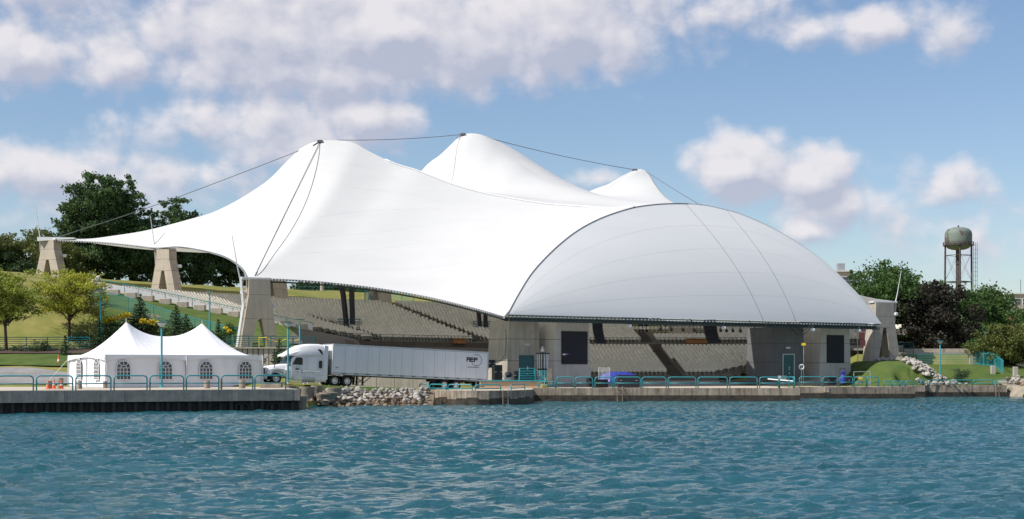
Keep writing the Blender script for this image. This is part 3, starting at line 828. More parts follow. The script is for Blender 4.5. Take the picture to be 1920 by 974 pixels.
# ---------------------------------------------------------------- lamp posts
def lamp(px_, ytop, ybase, Y_, label, group='teal lamp posts'):
    b_ = at(px_, ybase, Y_); h = (ybase - ytop) * Y_ / F
    t = thing('lamp_post', b_, label, 'lamp post', group)
    m = MB(); m.lathe([(.2, 0), (.2, .06), (.1, .12), (.085, .3), (.085, h - .55), (.05, h - .5), (.05, h - .3)], 10); m.build('pole', M['teal'], t, smooth=True)
    m = MB(); m.lathe([(.07, h - .42), (.14, h - .38), (.36, h - .12), (.40, h - .08)], 14); m.build('lamp_shade', M['lampglass'], t, smooth=True)
    m = MB(); m.lathe([(.50, h - .08), (.52, h - .03), (.40, h + .01), (.02, h + .03)], 16); m.build('cap', M['teal_dk'] if px_ > 300 else M['teal_dk'], t, smooth=True)
    return t
lamp(303, 604, 727, 117, 'teal lamp post on the pier in front of the white tent')
lamp(189, 543, 634, 158, 'teal lamp post rising beside the yellow-green tree')
lamp(393, 545, 636, 158, 'teal lamp post behind the right peak of the tent')
lamp(540, 605, 716, 127.5, 'teal lamp post standing before the lorry cab door')
lamp(562, 599, 665, 149, 'teal lamp post rising behind the lorry roof fairing')
lamp(1763, 639, 714, 177, 'teal lamp post on the right lawn behind the quay')
lamp(1848, 621, 690, 192, 'teal lamp post half hidden by the olive tree at the right')
lamp(11, 563, 655, 156, 'teal lamp post at the far left among the trees')

# ---------------------------------------------------------------- bars fence pieces
def bar_fence(p0, p1, z0, z1, bars, h, label, group=None, mt='teal', seg=2.2, name='bar_fence'):
    a = Vector((p0[0], p0[1], z0)); b_ = Vector((p1[0], p1[1], z1)); dv = b_ - a; n = max(1, int(round(dv.length / seg)))
    t = thing(name, a, label, 'fence', group)
    for k in range(n + 1):
        p = a + dv * (k / n); m = MB(); m.tube([p + Vector((0, 0, -.15)), p + Vector((0, 0, h))], 0.05, 6); m.build('post', M[mt], t, W=True)
    for k in range(n):
        q0, q1 = a + dv * (k / n), a + dv * ((k + 1) / n)
        for j_ in range(bars):
            z_ = Vector((0, 0, h - (h - .12) * j_ / max(1, bars - 1))) if bars > 1 else Vector((0, 0, h))
            m = MB(); m.tube([q0 + z_, q1 + z_], 0.042 if j_ == 0 else .03, 5); m.build('rail', M[mt], t, W=True)
    return t
bar_fence((ax(-30, 156), 156), (ax(168, 156), 156), 5.55, 5.55, 6, 1.25, 'long teal rail fence above the mulch bed at the far left')
bar_fence((ax(430, 152), 150.6), (ax(590, 150), 150.2), 5.55, 5.5, 6, 1.25, 'dark teal rail fence on the retaining wall at the foot of the first pylon', mt='teal_dk')
bar_fence((52.4, 187.0), (60.2, 187.1), 4.0, 4.0, 6, 1.25, 'teal rail fence above the right lawn', seg=3.3)
bar_fence((50.6, 188.4), (53.2, 188.4), 5.5, 5.5, 5, 1.3, 'short dark rail fence behind the right pylon', mt='teal_dk', seg=1.6)
bar_fence((ax(1601, 170), 170), (ax(1632, 170), 170), 1.5, 1.5, 3, 1.5, 'grey rail fence at the foot of the right mound', mt='alu', seg=1.6)

# retaining wall behind the lorry
rw = thing('retaining_wall', (-28, 150, 2), 'ribbed grey concrete retaining wall between the tent and the lorry', 'wall')
wall_line('rw', (ax(345, 149.5), 149.5), (-20, 149.5), 1.2, 5.5, .5, 'concrete', rw, panel=0.55, gap=0.09, pname='rib_panel')
m = MB(); m.box((-27.2, 149.85, 3.3), (14.4, .35, 4.2)); m.build('backing', M['joint'], rw, W=True)
m = MB(); m.box((-27.2, 149.7, 5.56), (14.8, .8, .14)); m.build('coping', M['concrete'], rw, W=True)
rw2 = thing('retaining_wall', (-10, 150, 1), 'low grey wall under the trailer beside the stage', 'wall')
wall_line('rw2', (-20, 149.2), (-6.5, 148.8), 1.0, 3.2, .4, 'concrete', rw2, panel=2.0, gap=0.05)
rw3 = thing('retaining_wall', (54, 189, 4), 'pale concrete retaining wall behind the right lawn', 'wall')
wall_line('rw3', (50.8, 188.9), (62.2, 189.2), 3.2, 5.55, .5, 'concrete', rw3, panel=2.4)
wall_line('rw3b', (52.2, 189.6), (62.2, 189.9), 5.2, 6.05, .5, 'concrete_warm', rw3, panel=2.4, pname='upper_panel')
rw4 = thing('retaining_wall', (44, 189, 4), 'grey concrete wall seen through the right pylon', 'wall')
wall_line('rw4', (41.5, 191.2), (52.6, 191.2), 3.2, 6.5, .5, 'concrete', rw4, panel=2.4)

# ================================================================= SEATING BOWL
AISLES = [(4.5, 29, 56.5), (33.5, 29, 76), (53.5, 29, 62), (-22, 29, 56)]
rows1 = [29.6 + .86 * k for k in range(18)]
rows2 = [49.8 + .80 * k for k in range(32)]
def left_ok(x, y, r):
    if r < 48: return x > -2.5
    return y > 174.2 + 0.10 * (x + 49)
def row_z(r): return bowl_z(r)
def stage_side(x, y): return (x - .6) * -.536 + (y - 152.9) * .845
bowl = bpy.data.objects.new('seating_terrace', None); col.objects.link(bowl)
bowl.location = (CB[0], CB[1], 1.3); MW[bowl.name] = Matrix.Translation(bowl.location)
tag(bowl, 'curved concrete terraces carrying the rows of seats', kind='structure')
def in_view_angle(r):
    th1 = 72 if r > 48 else 78
    return -34, th1
for r in rows1 + rows2:
    dr = 0.86 if r < 48 else 0.80
    z = row_z(r); a0, a1 = in_view_angle(r)
    if r > 57: a0 = 4.5
    m = MB(); P = []
    n = 64
    for i in range(n + 1):
        th = R(a0 + (a1 - a0) * i / n)
        x0, y0 = CB[0] - math.sin(th) * (r - .30), CB[1] + math.cos(th) * (r - .30)
        x1, y1 = CB[0] - math.sin(th) * (r + dr - .30), CB[1] + math.cos(th) * (r + dr - .30)
        if not (x0 > -25.5 if r < 48 else left_ok(x0 - .4, y0, r)) or y0 < 152 or stage_side(x0, y0) < 8: continue
        P.append([(x0, y0, z - .62), (x0, y0, z), (x1, y1, z), (x1, y1, z - .1)])
    if len(P) > 2:
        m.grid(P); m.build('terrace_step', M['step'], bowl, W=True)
# cross aisle and stairs
def sector(name, r0, r1, th0, th1, z0, z1, mt, h=0.3, n=30, parent=bowl):
    m = MB(); P = []
    for i in range(n + 1):
        th = R(th0 + (th1 - th0) * i / n); c_, s_ = math.cos(th), math.sin(th)
        P.append([(CB[0] - s_ * r0, CB[1] + c_ * r0, z0 - h), (CB[0] - s_ * r0, CB[1] + c_ * r0, z0), (CB[0] - s_ * r1, CB[1] + c_ * r1, z1), (CB[0] - s_ * r1, CB[1] + c_ * r1, z1 - h)])
    m.grid(P); return m.build(name, M[mt], parent, W=True)
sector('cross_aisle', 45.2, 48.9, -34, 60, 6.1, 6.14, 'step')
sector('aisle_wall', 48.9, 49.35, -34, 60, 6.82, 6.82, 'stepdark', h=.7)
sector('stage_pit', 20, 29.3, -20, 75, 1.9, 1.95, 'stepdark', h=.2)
for (th, r0, r1) in AISLES:
    r = r0
    while r < r1:
        if not (45 < r < 49.2):
            w = math.degrees(0.75 / r)
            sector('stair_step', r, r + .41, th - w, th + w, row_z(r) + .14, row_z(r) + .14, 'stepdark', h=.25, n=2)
        r += .42
# seats
def seat_geo():
    m = MB()
    m.add([(-.23, -.02, .40), (.23, -.02, .40), (.23, -.42, .44), (-.23, -.42, .44), (-.23, -.02, .36), (.23, -.02, .36), (.23, -.42, .40), (-.23, -.42, .40)],
          [(0, 3, 2, 1), (4, 5, 6, 7), (3, 7, 6, 2), (0, 4, 7, 3), (1, 2, 6, 5)])
    m.add([(-.23, 0, .42), (.23, 0, .42), (.24, .07, .66), (.20, .10, .85), (-.20, .10, .85), (-.24, .07, .66),
           (-.23, .04, .42), (.23, .04, .42), (.24, .11, .66), (.20, .14, .85), (-.20, .14, .85), (-.24, .11, .66)],
          [(0, 1, 2, 5), (5, 2, 3, 4), (6, 11, 8, 7), (11, 10, 9, 8), (0, 5, 11, 6), (5, 4, 10, 11), (4, 3, 9, 10), (3, 2, 8, 9), (2, 1, 7, 8)])
    m.add([(-.04, -.2, 0), (.04, -.2, 0), (.04, -.12, 0), (-.04, -.12, 0), (-.04, -.24, .4), (.04, -.24, .4), (.04, -.14, .4), (-.04, -.14, .4)],
          [(0, 1, 5, 4), (1, 2, 6, 5), (2, 3, 7, 6), (3, 0, 4, 7)])
    return m
spots = []; sr = random.Random(4)
for r in rows1 + rows2:
    a0, a1 = in_view_angle(r)
    if r > 57: a0 = 6.0
    step = math.degrees(.56 / r); th = a0
    while th < a1:
        x, y = CB[0] - math.sin(R(th)) * r, CB[1] + math.cos(R(th)) * r
        ok = left_ok(x, y, r) and y > 156 and stage_side(x, y) > 9
        for (ta, ra, rb) in AISLES:
            if ra <= r < rb and abs(th - ta) < math.degrees(1.0 / r): ok = False
        if r < 48 and th < 30 and th > 4.5 and r > 44.9: ok = False
        if 52.5 < r < 56.6 and -6 < th < 4.5: ok = False      # landing by the stairs
        if ok and ax(0, y) < x < ax(1920, y) and sr.random() > .006:
            spots.append((x, y, row_z(r) + .0, R(th), r))
        th += step
vis = []
for s_ in spots:
    px_ = 960 + s_[0] / s_[1] * F; py_ = HOR - (s_[2] + .5 - HC) * F / s_[1]
    seen = (1112 < px_ < 1438 and py_ < 706) or (560 < px_ < 905 and py_ < 640)
    if seen: vis.append((s_[1], s_))
vis.sort(key=lambda t: t[0])
indiv = [t[1] for t in vis[:300]]
ids = set(map(id, indiv))
rest = [s_ for s_ in spots if id(s_) not in ids]
sg = seat_geo()
seat0 = sg.build('stadium_seat', M['seat'])
for k, (x, y, z, th, r) in enumerate(indiv):
    o = seat0 if k == 0 else seat0.copy()
    if k: col.objects.link(o)
    o.location = (x, y, z); o.rotation_euler = (0, 0, th)
    lowbank = r < 48
    side = 'right of the centre stairs' if R(4.5) > th else ('left of the centre stairs' if th < R(33) else 'between the two left stairs' if th < R(53) else 'at the far left end')
    rk = int(round((r - (29.6 if lowbank else 49.8)) / (.86 if lowbank else .8)))
    tag(o, 'beige stadium seat in the %s row of the %s bank, %s' % (ORD[rk], 'lower' if lowbank else 'upper', side), 'seat',
        'beige seats of the lower bank' if lowbank else 'beige seats of the upper bank')
def instance_mesh(name, g, places, mats, label, kind='stuff', smooth=False, parent=None, cat=None):
    base_v = np.array(g.v); nv = len(base_v); fs = g.f
    A = np.array([(p[0], p[1], p[2], p[3]) for p in places]); c_, s_ = np.cos(A[:, 3]), np.sin(A[:, 3])
    Vx = base_v[None, :, 0] * c_[:, None] - base_v[None, :, 1] * s_[:, None] + A[:, 0:1]
    Vy = base_v[None, :, 0] * s_[:, None] + base_v[None, :, 1] * c_[:, None] + A[:, 1:2]
    Vz = base_v[None, :, 2] + A[:, 2:3]
    V = np.stack([Vx, Vy, Vz], -1).reshape(-1, 3)
    F4 = np.array([f for f in fs if len(f) == 4]); n = len(places)
    idx = (F4[None] + (np.arange(n) * nv)[:, None, None]).reshape(-1)
    me = bpy.data.meshes.new(name); np_mesh(me, V, idx, 4); me.materials.append(mats)
    o = bpy.data.objects.new(name, me); col.objects.link(o)
    return tag(o, label, cat, kind=kind)
instance_mesh('stadium_seats', sg, rest, M['seat'], 'thousands of beige plastic seats in curved rows under the canopy')
print('seats', len(spots), len(indiv))
# railings in the bowl
def arc_rail(r, th0, th1, z, h, label, seg=8, mt='teal_dk', bars=(1.0, .5), name='bowl_railing'):
    t = thing(name, (CB[0] - math.sin(R((th0 + th1) / 2)) * r, CB[1] + math.cos(R((th0 + th1) / 2)) * r, z), label, 'railing')
    for i in range(seg + 1):
        th = R(th0 + (th1 - th0) * i / seg); p = Vector((CB[0] - math.sin(th) * r, CB[1] + math.cos(th) * r, z))
        m = MB(); m.tube([p, p + Vector((0, 0, h))], .035, 5); m.build('post', M[mt], t, W=True)
    for b_ in bars:
        m = MB(); m.tube([(CB[0] - math.sin(R(th0 + (th1 - th0) * i / 24)) * r, CB[1] + math.cos(R(th0 + (th1 - th0) * i / 24)) * r, z + h * b_) for i in range(25)], .035, 5)
        m.build('rail', M[mt], t, W=True)
arc_rail(49.1, 34.5, 63, 6.8, .9, 'dark rail along the front of the upper seats above the trailer', 12)
arc_rail(49.1, 6, 30, 6.8, .9, 'dark rail before the upper seats left of the centre stairs', 8, bars=(1.0,))
arc_rail(49.1, -24, 3, 6.8, .9, 'dark rail before the upper seats right of the centre stairs', 9, bars=(1.0,))
arc_rail(57.0, -26, 0, 8.6, 1.1, 'dark three-bar rail on the walkway above the right seats', 9, bars=(1.0, .6, .25))
w5 = thing('parapet_wall', (30, 208, 8), 'grey concrete parapet above the right-hand seats', 'wall')
for k in range(11):
    th0, th1 = -24 + k * 2.2, -24 + (k + 1) * 2.2 - .04
    sector('wall_panel', 58.6, 59.0, th0, th1, 10.1, 10.1, 'concrete', h=2.2, n=2, parent=w5)
w6 = thing('stair_wall', (24, 205, 8), 'brown-grey concrete block wall beside the upper centre stairs', 'wall')
sector('wall_panel', 55.8, 56.2, 0.4, -3.6, 9.3, 9.3, 'concrete_warm', h=1.9, n=2, parent=w6)
sector('walkway', 56.2, 62, -26, 4.6, 8.5, 8.5, 'step', h=.4)
b_ = thing('counter', (23 - math.sin(R(-3.3)) * 48.9, 150 + math.cos(R(-3.3)) * 48.9, 6.9), 'orange-brown wooden counter beside the centre stairs', 'counter', rz=R(-3))
m = MB(); m.box((0, 0, 0.3), (2.9, .5, .62), bev=.03); m.build('front', M['wood'], b_); m = MB(); m.box((0, 0, .65), (3.1, .7, .07)); m.build('top', M['wood'], b_)
for (th, wd, lb) in ((38.0, 1.9, 'orange wooden counter at the foot of the left stairs above the trailer'), (-14.5, 2.9, 'orange wooden counter at the right near the dark stage door')):
    r_ = 48.7; b2 = copy_tree(b_, (CB[0] - math.sin(R(th)) * r_, CB[1] + math.cos(R(th)) * r_, 6.9 if th < 0 else 6.7), R(th), lb); b2['group'] = 'wooden counters'; b2.scale = (wd / 2.9, 1, 1)
b_['group'] = 'wooden counters'

# white side wall of the bowl, running down from the hill
sw = thing('side_wall', (-37, 174.5, 9), 'white sloping side wall at the left edge of the seats', 'wall')
A_, B_ = Vector((-24.5, 174.9, 0)), Vector((-50.5, 173.1, 0)); n = 16
for k in range(n):
    p, q = A_.lerp(B_, k / n), A_.lerp(B_, (k + 1) / n - .003)
    zp, zq = bowl_z(rth(*p.xy)[0]), bowl_z(rth(*q.xy)[0])
    m = MB(); m.hexa([(q.x, q.y, zq - 1.0), (p.x, p.y, zp - 1.0), (p.x, p.y + .35, zp - 1), (q.x, q.y + .35, zq - 1.0)], [(q.x, q.y, zq + .8), (p.x, p.y, zp + .8), (p.x, p.y + .35, zp + .8), (q.x, q.y + .35, zq + .8)])
    m.build('wall_panel', M['white'], sw, W=True)
ra = thing('slope_railing', (-37, 174, 9), 'teal railing on the white side wall of the seats', 'railing')
for off, bars in ((0.15, (1.1, .7)),):
    for b_h in bars:
        m = MB(); m.tube([A_.lerp(B_, k / n) + Vector((0, off, bowl_z(rth(*A_.lerp(B_, k / n).xy)[0]) + b_h)) for k in range(n + 1)], .045, 5); m.build('rail', M['teal'], ra, W=True)
    for k in range(0, n + 1):
        p = A_.lerp(B_, k / n); z_ = bowl_z(rth(*p.xy)[0]); m = MB(); m.tube([(p.x, p.y + off, z_ + .2), (p.x, p.y + off, z_ + 1.1)], .04, 5); m.build('post', M['teal'], ra, W=True)
# concrete bench blocks below the wall
blk = None
for k in range(13):
    p = Vector((-25.5, 172.6, 0)).lerp(Vector((-50, 171.2, 0)), k / 12); z_ = tz(p.x, p.y)
    if k == 0:
        m = MB(); m.box((0, 0, .35), (1.35, .8, .75), bev=.05); blk = m.build('concrete_bench', M['concrete_warm'], loc=(p.x, p.y, z_))
        o = blk
    else:
        o = blk.copy(); col.objects.link(o); o.location = (p.x, p.y, z_)
    tag(o, 'beige concrete block bench below the white side wall, %s up the slope' % ORD[k], 'bench', 'concrete block benches on the slope')
# mesh fence on the grass slope
mm = bpy.data.materials.new('green_wire_mesh'); mm.use_nodes = True
nt = mm.node_tree; bs = nt.nodes['Principled BSDF']; bs.inputs['Base Color'].default_value = (.05, .28, .25, 1); bs.inputs['Alpha'].default_value = .28
fe = thing('mesh_fence', (-42, 166, 8), 'green wire mesh fence with teal posts crossing the slope below the seats', 'fence')
fp = [at(150, 548, 168), at(240, 562, 167), at(335, 590, 164), at(395, 607, 162), at(430, 622, 160), at(470, 640, 158)]
fpts = []
for i in range(len(fp) - 1):
    for k in range(2): fpts.append(fp[i].lerp(fp[i + 1], k / 2))
fpts.append(fp[-1])
for i, p in enumerate(fpts):
    g = tz(p.x, p.y); m = MB(); m.tube([(p.x, p.y, g - .1), (p.x, p.y, g + 2.0)], .05, 5); m.build('post', M['teal'], fe, W=True)
    if i:
        q = fpts[i - 1]; gq = tz(q.x, q.y)
        m = MB(); m.tube([(q.x, q.y, gq + 2), (p.x, p.y, g + 2)], .04, 5); m.build('rail', M['teal'], fe, W=True)
        m = MB(); m.add([(q.x, q.y, gq + .1), (p.x, p.y, g + .1), (p.x, p.y, g + 1.97), (q.x, q.y, gq + 1.97)], [(0, 1, 2, 3)]); m.build('mesh_panel', mm, fe, W=True)

# ================================================================= CANOPY
CH_A, CH_B = Vector((-0.56, 150, 9.1)), Vector((46.74, 180, 9.05))   # ends of the stage arch
chd = (CH_B - CH_A).normalized()
apex_dir = Vector((-.536 * 9.0, .845 * 9.0, 14.2)).normalized()
pn = chd.cross(apex_dir).normalized()
camp = Vector((0, 0, HC))
def on_arch_plane(px_, py_):
    dr = at(px_, py_, 100) - camp
    t = (CH_A - camp).dot(pn) / dr.dot(pn)
    return camp + dr * t
ARCH_PX = [(952, 588), (975, 546), (1000, 508), (1040, 466), (1080, 434), (1120, 412), (1160, 397), (1200, 387), (1256, 382), (1315, 384), (1362, 394), (1387, 401), (1430, 419), (1467, 438), (1510, 465), (1540, 487), (1565, 508), (1592, 535), (1611, 555), (1632, 580), (1652, 606)]
def catmull(pts, n):
    """even resampling of a smooth curve through pts"""
    P_ = [Vector(p) for p in pts]; P_ = [P_[0] * 2 - P_[1]] + P_ + [P_[-1] * 2 - P_[-2]]
    out = []
    for i in range(1, len(P_) - 2):
        p0, p1, p2, p3 = P_[i - 1:i + 3]
        for k in range(24):
            t = k / 24
            out.append(0.5 * ((2 * p1) + (p2 - p0) * t + (2 * p0 - 5 * p1 + 4 * p2 - p3) * t * t + (3 * p1 - p0 - 3 * p2 + p3) * t ** 3))
    out.append(P_[-2].copy())
    L_ = [0]
    for a, b in zip(out, out[1:]): L_.append(L_[-1] + (b - a).length)
    res = []
    for k in range(n):
        s = L_[-1] * k / (n - 1)
        j = int(np.searchsorted(L_, s)); j = max(1, min(j, len(out) - 1))
        f = (s - L_[j - 1]) / max(1e-9, L_[j] - L_[j - 1]); res.append(out[j - 1].lerp(out[j], min(1, f)))
    return res
arch3 = [on_arch_plane(*p) for p in ARCH_PX]
NU = 73
archc = catmull(arch3, NU)
chordc = [CH_A.lerp(CH_B, i / (NU - 1)) for i in range(NU)]
# re-space the chord so that the panel seams lean like those in the photo
ts = [min(1, max(0, (p - CH_A).dot(chd) / (CH_B - CH_A).length)) for p in archc]
chordc = []
for i, t in enumerate(ts):
    k = t + 0.17 * math.sin(math.pi * t) * (0.35 + .65 * t)
    chordc.append(CH_A.lerp(CH_B, min(1, k)))
dome_n = chd.cross(Vector((0, 0, 1))).normalized()
if dome_n.y > 0: dome_n = -dome_n
root = thing('stage_canopy', (23, 165, 9), 'white domed membrane roof over the stage, its straight front edge on a dark green truss', 'canopy')
NV = 25
P = []
for j in range(NV):
    v = j / (NV - 1); row = []
    for i in range(NU):
        a, b_ = chordc[i], archc[i]; p = a.lerp(b_, v); Ln = (b_ - a).length
        p = p + (dome_n * 0.75 + Vector((0, 0, .66))) * (math.sin(math.pi * v ** .85) * Ln * 0.055)
        row.append(p)
    P.append(row)
m = MB(); m.grid(P)
dome = m.build('membrane', M['membrane2'], root, smooth='all', W=True)
# welded seams, running side to side
for v in (.18, .36, .56, .78):
    m = MB(); j = v * (NV - 1); j0 = int(j); f = j - j0
    m.tube([P[j0][i].lerp(P[j0 + 1][i], f) + dome_n * -.006 for i in range(1, NU - 1)], .014, 5); m.build('seam', M['membrane'], root, smooth='all', W=True)
def dome_line(u0, u1, name, r, mt):
    pts = []
    for j in range(NV):
        v = j / (NV - 1); u = (u1 * (1 - v) + u0 * v) * (NU - 1); i = int(min(u, NU - 2)); pts.append(P[j][i].lerp(P[j][i + 1], u - i) + dome_n * .0)
    m = MB(); m.tube(pts, r * .42, 5); m.build(name, M[mt], root, smooth='all', W=True)
def u_at(line, px_):
    xs = [960 + p.x / p.y * F for p in line]; return float(np.interp(px_, xs, np.arange(len(xs)))) / (NU - 1)
dome_line(u_at(archc, 1285), u_at(P[0], 1431), 'stay_cable', .055, 'cable')
dome_line(u_at(archc, 1362), u_at(P[0], 1492), 'stay_cable', .055, 'cable')
# edge rope along the arch
m = MB(); m.tube([p + dome_n * .05 for p in archc[:40]], .042, 6); m.build('arch_edge', M['cable'], root, smooth='all', W=True)
m = MB(); m.tube([p for p in archc[38:]], .06, 6); m.build('arch_edge', M['steelwhite'], root, smooth='all', W=True)
# truss below the front edge
m = MB(); A2 = CH_A + Vector((.2, 0, -.12)); B2 = CH_B + Vector((-.2, 0, -.12)); Lt = (B2 - A2).length; nb = 112
for off in (Vector((0, 0, 0)), Vector((0, 0, -.55)), -dome_n * .55 + Vector((0, 0, -.25))):
    m.tube([A2 + off, B2 + off], .075, 6)
m.build('truss_chords', M['truss'], root, W=True)
m = MB()
for k in range(nb):
    p, q = A2.lerp(B2, k / nb), A2.lerp(B2, (k + 1) / nb)
    m.tube([p + Vector((0, 0, -.55)), (p + q) / 2], .035, 4, cap=False); m.tube([(p + q) / 2, q + Vector((0, 0, -.55))], .035, 4, cap=False)
o = m.build('truss_webs', M['truss'], root, W=True); o['kind'] = 'stuff'
m = MB()
for k in range(nb):
    p = A2.lerp(B2, (k + .5) / nb); m.box(p + dome_n * .07 + Vector((0, 0, -.10)), (.2, .12, .12), rz=math.atan2(chd.y, chd.x))
o = m.build('edge_clamps', M['steelwhite'], root, W=True); o['kind'] = 'stuff'
m = MB(); m.tube([A2 - dome_n * .8 + Vector((0, 0, -.35)), B2 - dome_n * .8 + Vector((0, 0, -.35))], .22, 8); m.build('main_beam', M['black'], root, W=True, smooth=True)
# things hanging behind the truss
rg = random.Random(8)
k_ = 0
for (px_, w_, h_, nm, lab) in [(1180, .5, .32, 'floodlight', 'white floodlight under the stage truss left of the upper stairs'), (1357, .5, .32, 'floodlight', 'white floodlight under the middle of the stage truss'),
                           (1524, .5, .32, 'floodlight', 'white floodlight under the truss above the gap in the right tower'), (1611, .4, .3, 'floodlight', 'small floodlight under the right tip of the stage truss')]:
    kx = (px_ - 960) / F; t = (CH_A.x - kx * CH_A.y) / (kx * chd.y - chd.x); p = CH_A + chd * t + Vector((0, 0, -.95))
    f = thing(nm, p, lab, 'floodlight', 'floodlights under the stage truss')
    m = MB(); m.box((0, 0, 0), (w_, .35, h_), bev=.05); m.build('housing', M['white'], f); m = MB(); m.box((0, -.19, 0), (w_ * .8, .03, h_ * .7)); m.build('lens', M['lampglass'], f)
    m = MB(); m.tube([(0, 0, h_ / 2), (0, 0, .5)], .03, 5); m.build('bracket', M['alu'], f)
lt0 = None
for k, px_ in enumerate((1255, 1275, 1297, 1318, 1368, 1379, 1391, 1405)):
    kx = (px_ - 960) / F; t = (CH_A.x - kx * CH_A.y) / (kx * chd.y - chd.x); p = CH_A + chd * t - dome_n * 1.6 + Vector((0, 0, -1.15))
    f = thing('stage_light', p, 'black stage light hanging behind the truss, %s from the left' % ORD[k], 'stage light', 'stage lights behind the truss')
    m = MB(); m.tube([(0, -.25, -.1), (0, .25, .1)], [.2, .15], 8); m.build('can', M['black'], f, smooth=True); m = MB(); m.box((0, 0, .4), (.06, .06, .7)); m.build('yoke', M['black'], f)
def line_array(pxc, wpx, y0, y1, Y_, curve, label):
    p = at(pxc, y0, Y_); n = 10; hh = (y1 - y0) * Y_ / F / n; w = wpx * Y_ / F
    t = thing('speaker_array', p, label, 'speaker array', 'hanging speaker arrays')
    m = MB(); m.box((0, 0, .1), (w * .9, .6, .2)); m.build('rigging_frame', M['black'], t)
    m = MB(); m.tube([(0, 0, .2), (0, 0, 1.0)], .05, 6); m.build('hoist_chain', M['cable'], t)
    for k in range(n):
        dx = curve * (k / n) ** 2
        m = MB(); m.box((dx, -.3 * (k / n) ** 2, -hh * (k + .5)), (w, .75, hh * .95), bev=.03); m.build('speaker_box', M['screen'], t)
line_array(1120, 19, 602, 645, 160, .5, 'tall black line-array speaker hanging beside the left stage tower')
line_array(1331, 24, 603, 644, 171, .6, 'curved black line-array speaker hanging over the middle of the stage')

# --- audience canopy: curves matched to the photo, each with its own distance
def curve(pts, n): return catmull([at(*p) for p in pts], n)
NC = 97
J1 = on_arch_plane(1190, 388)
# the skyline and ridge: first pylon - first peak - stage arch
c1 = curve([(75, 446, 190), (103, 447, 190), (163, 448, 190), (222, 441, 189.5), (271, 433, 189), (320, 421, 188.6), (360, 410, 188), (400, 398, 187.6), (450, 373, 187), (500, 340, 186.4), (530, 311, 186), (553, 287, 185.8), (575, 272, 185.4), (600, 264.5, 185), (640, 263.5, 185),
            (667, 270, 184.6), (690, 283, 184.3), (740, 307, 183.5), (785, 321, 182.5), (852, 347, 181), (920, 365, 179.5), (1020, 382, 177), (1100, 388, 175)], NC - 6)
c1 += [c1[-1].lerp(J1 + Vector((0, .0, .02)), k / 6) + Vector((0, 0, -.02 * k * (6 - k))) for k in range(1, 7)]
# front edge: three scallops
def scallop(pts, n): return curve(pts, n)
e1 = scallop([(75, 449, 189.6), (130, 451, 189.2), (200, 455, 188.6), (260, 461, 187.4), (296, 466, 186)], 28)
e2 = scallop([(296, 466, 186), (330, 462, 184), (375, 468, 178), (420, 480, 171), (452, 500, 163), (466, 521, 155.6)], 28)
e3 = scallop([(466, 521, 155.6), (540, 524, 157.4), (600, 528, 158.4), (700, 539, 158.6), (800, 556, 156.8), (880, 575, 153.6), (930, 589, 150.6), (945, 594, 150.05)], 43)
c0 = e1[:-1] + e2[:-1] + e3
c0 = c0[:NC] if len(c0) >= NC else c0 + [c0[-1]] * (NC - len(c0))
# arch half as the right border, mapped onto the patch between c0 end and J1
u_J = float(np.interp(1190, [960 + p.x / p.y * F for p in archc], np.arange(NU)))
archL = [archc[0]] + [archc[i] for i in range(1, int(u_J) + 1)] + [J1]
archL = catmull(archL, 41)
archL[0] = c0[-1].copy()
NVV = 41
aud = thing('audience_canopy', (-15, 185, 12), 'huge white tensile membrane roof with three rounded peaks over the seats', 'canopy')
P1m = []
cs = [0.0]
for a, b_ in zip(c1, c1[1:]): cs.append(cs[-1] + (b_ - a).length)
for j in range(NVV):
    v = j / (NVV - 1); row = []
    for i in range(NC):
        u = i / (NC - 1)
        a, b_ = c0[i], c1[i]
        p = a.lerp(b_, v)
        # right border: follow the arch
        lin = c0[-1].lerp(c1[-1], v)
        corr = (archL[j] - lin)
        p = p + corr * (u ** 5)
        # tensile sag between edge and ridge (saddle)
        H = (b_ - a).length
        sag = math.sin(math.pi * v) * (1 - u ** 6) * min(1, H / 12)
        p = p + Vector((0, 0.045 * H * sag, -0.055 * H * sag))
        row.append(p)
    P1m.append(row)
m = MB(); m.grid(P1m); m.build('front_membrane', M['membrane'], aud, smooth='all', W=True)
# rear side: down from the skyline, valleys between the peaks
c2 = curve([(75, 446, 191), (140, 452, 195), (300, 470, 205), (470, 470, 210), (600, 420, 214), (700, 372, 212), (790, 352, 200), (900, 360, 192), (1050, 378, 184), (1190, 389, 178)], NC)
c3 = curve([(710, 540, 213), (740, 430, 208), (775, 345, 204), (800, 310, 202), (825, 291, 201), (845, 272, 200.4), (862, 256, 200), (872, 251.5, 200), (888, 250.5, 200), (905, 254, 200), (922, 266, 199.6), (945, 284, 199), (975, 306, 197.6), (1010, 329, 196), (1050, 348, 193), (1100, 362, 189), (1160, 373, 185), (1215, 381, 180), (1252, 383, 177)], NC)
c4 = curve([(1000, 560, 222), (1010, 470, 220), (1040, 400, 218), (1075, 372, 214), (1110, 368, 208), (1160, 373, 198), (1210, 381, 188), (1256, 385, 178.2)], NC)
c5 = curve([(1040, 560, 226), (1060, 460, 223), (1090, 385, 218), (1115, 357, 215), (1150, 343.5, 213), (1172, 332, 212.4), (1187, 322, 212.2), (1196, 318, 212), (1206, 318, 212), (1216, 327, 211.6), (1224, 341, 210), (1234, 356, 206), (1246, 370, 200), (1262, 382, 190), (1275, 386, 179)], NC)
c6 = curve([(1240, 560, 232), (1240, 470, 226), (1246, 420, 218), (1262, 398, 208), (1290, 394, 196), (1330, 400, 182)], NC)
c7 = curve([(1480, 600, 220), (1500, 560, 214), (1490, 510, 205), (1460, 470, 195), (1440, 445, 184)], NC)
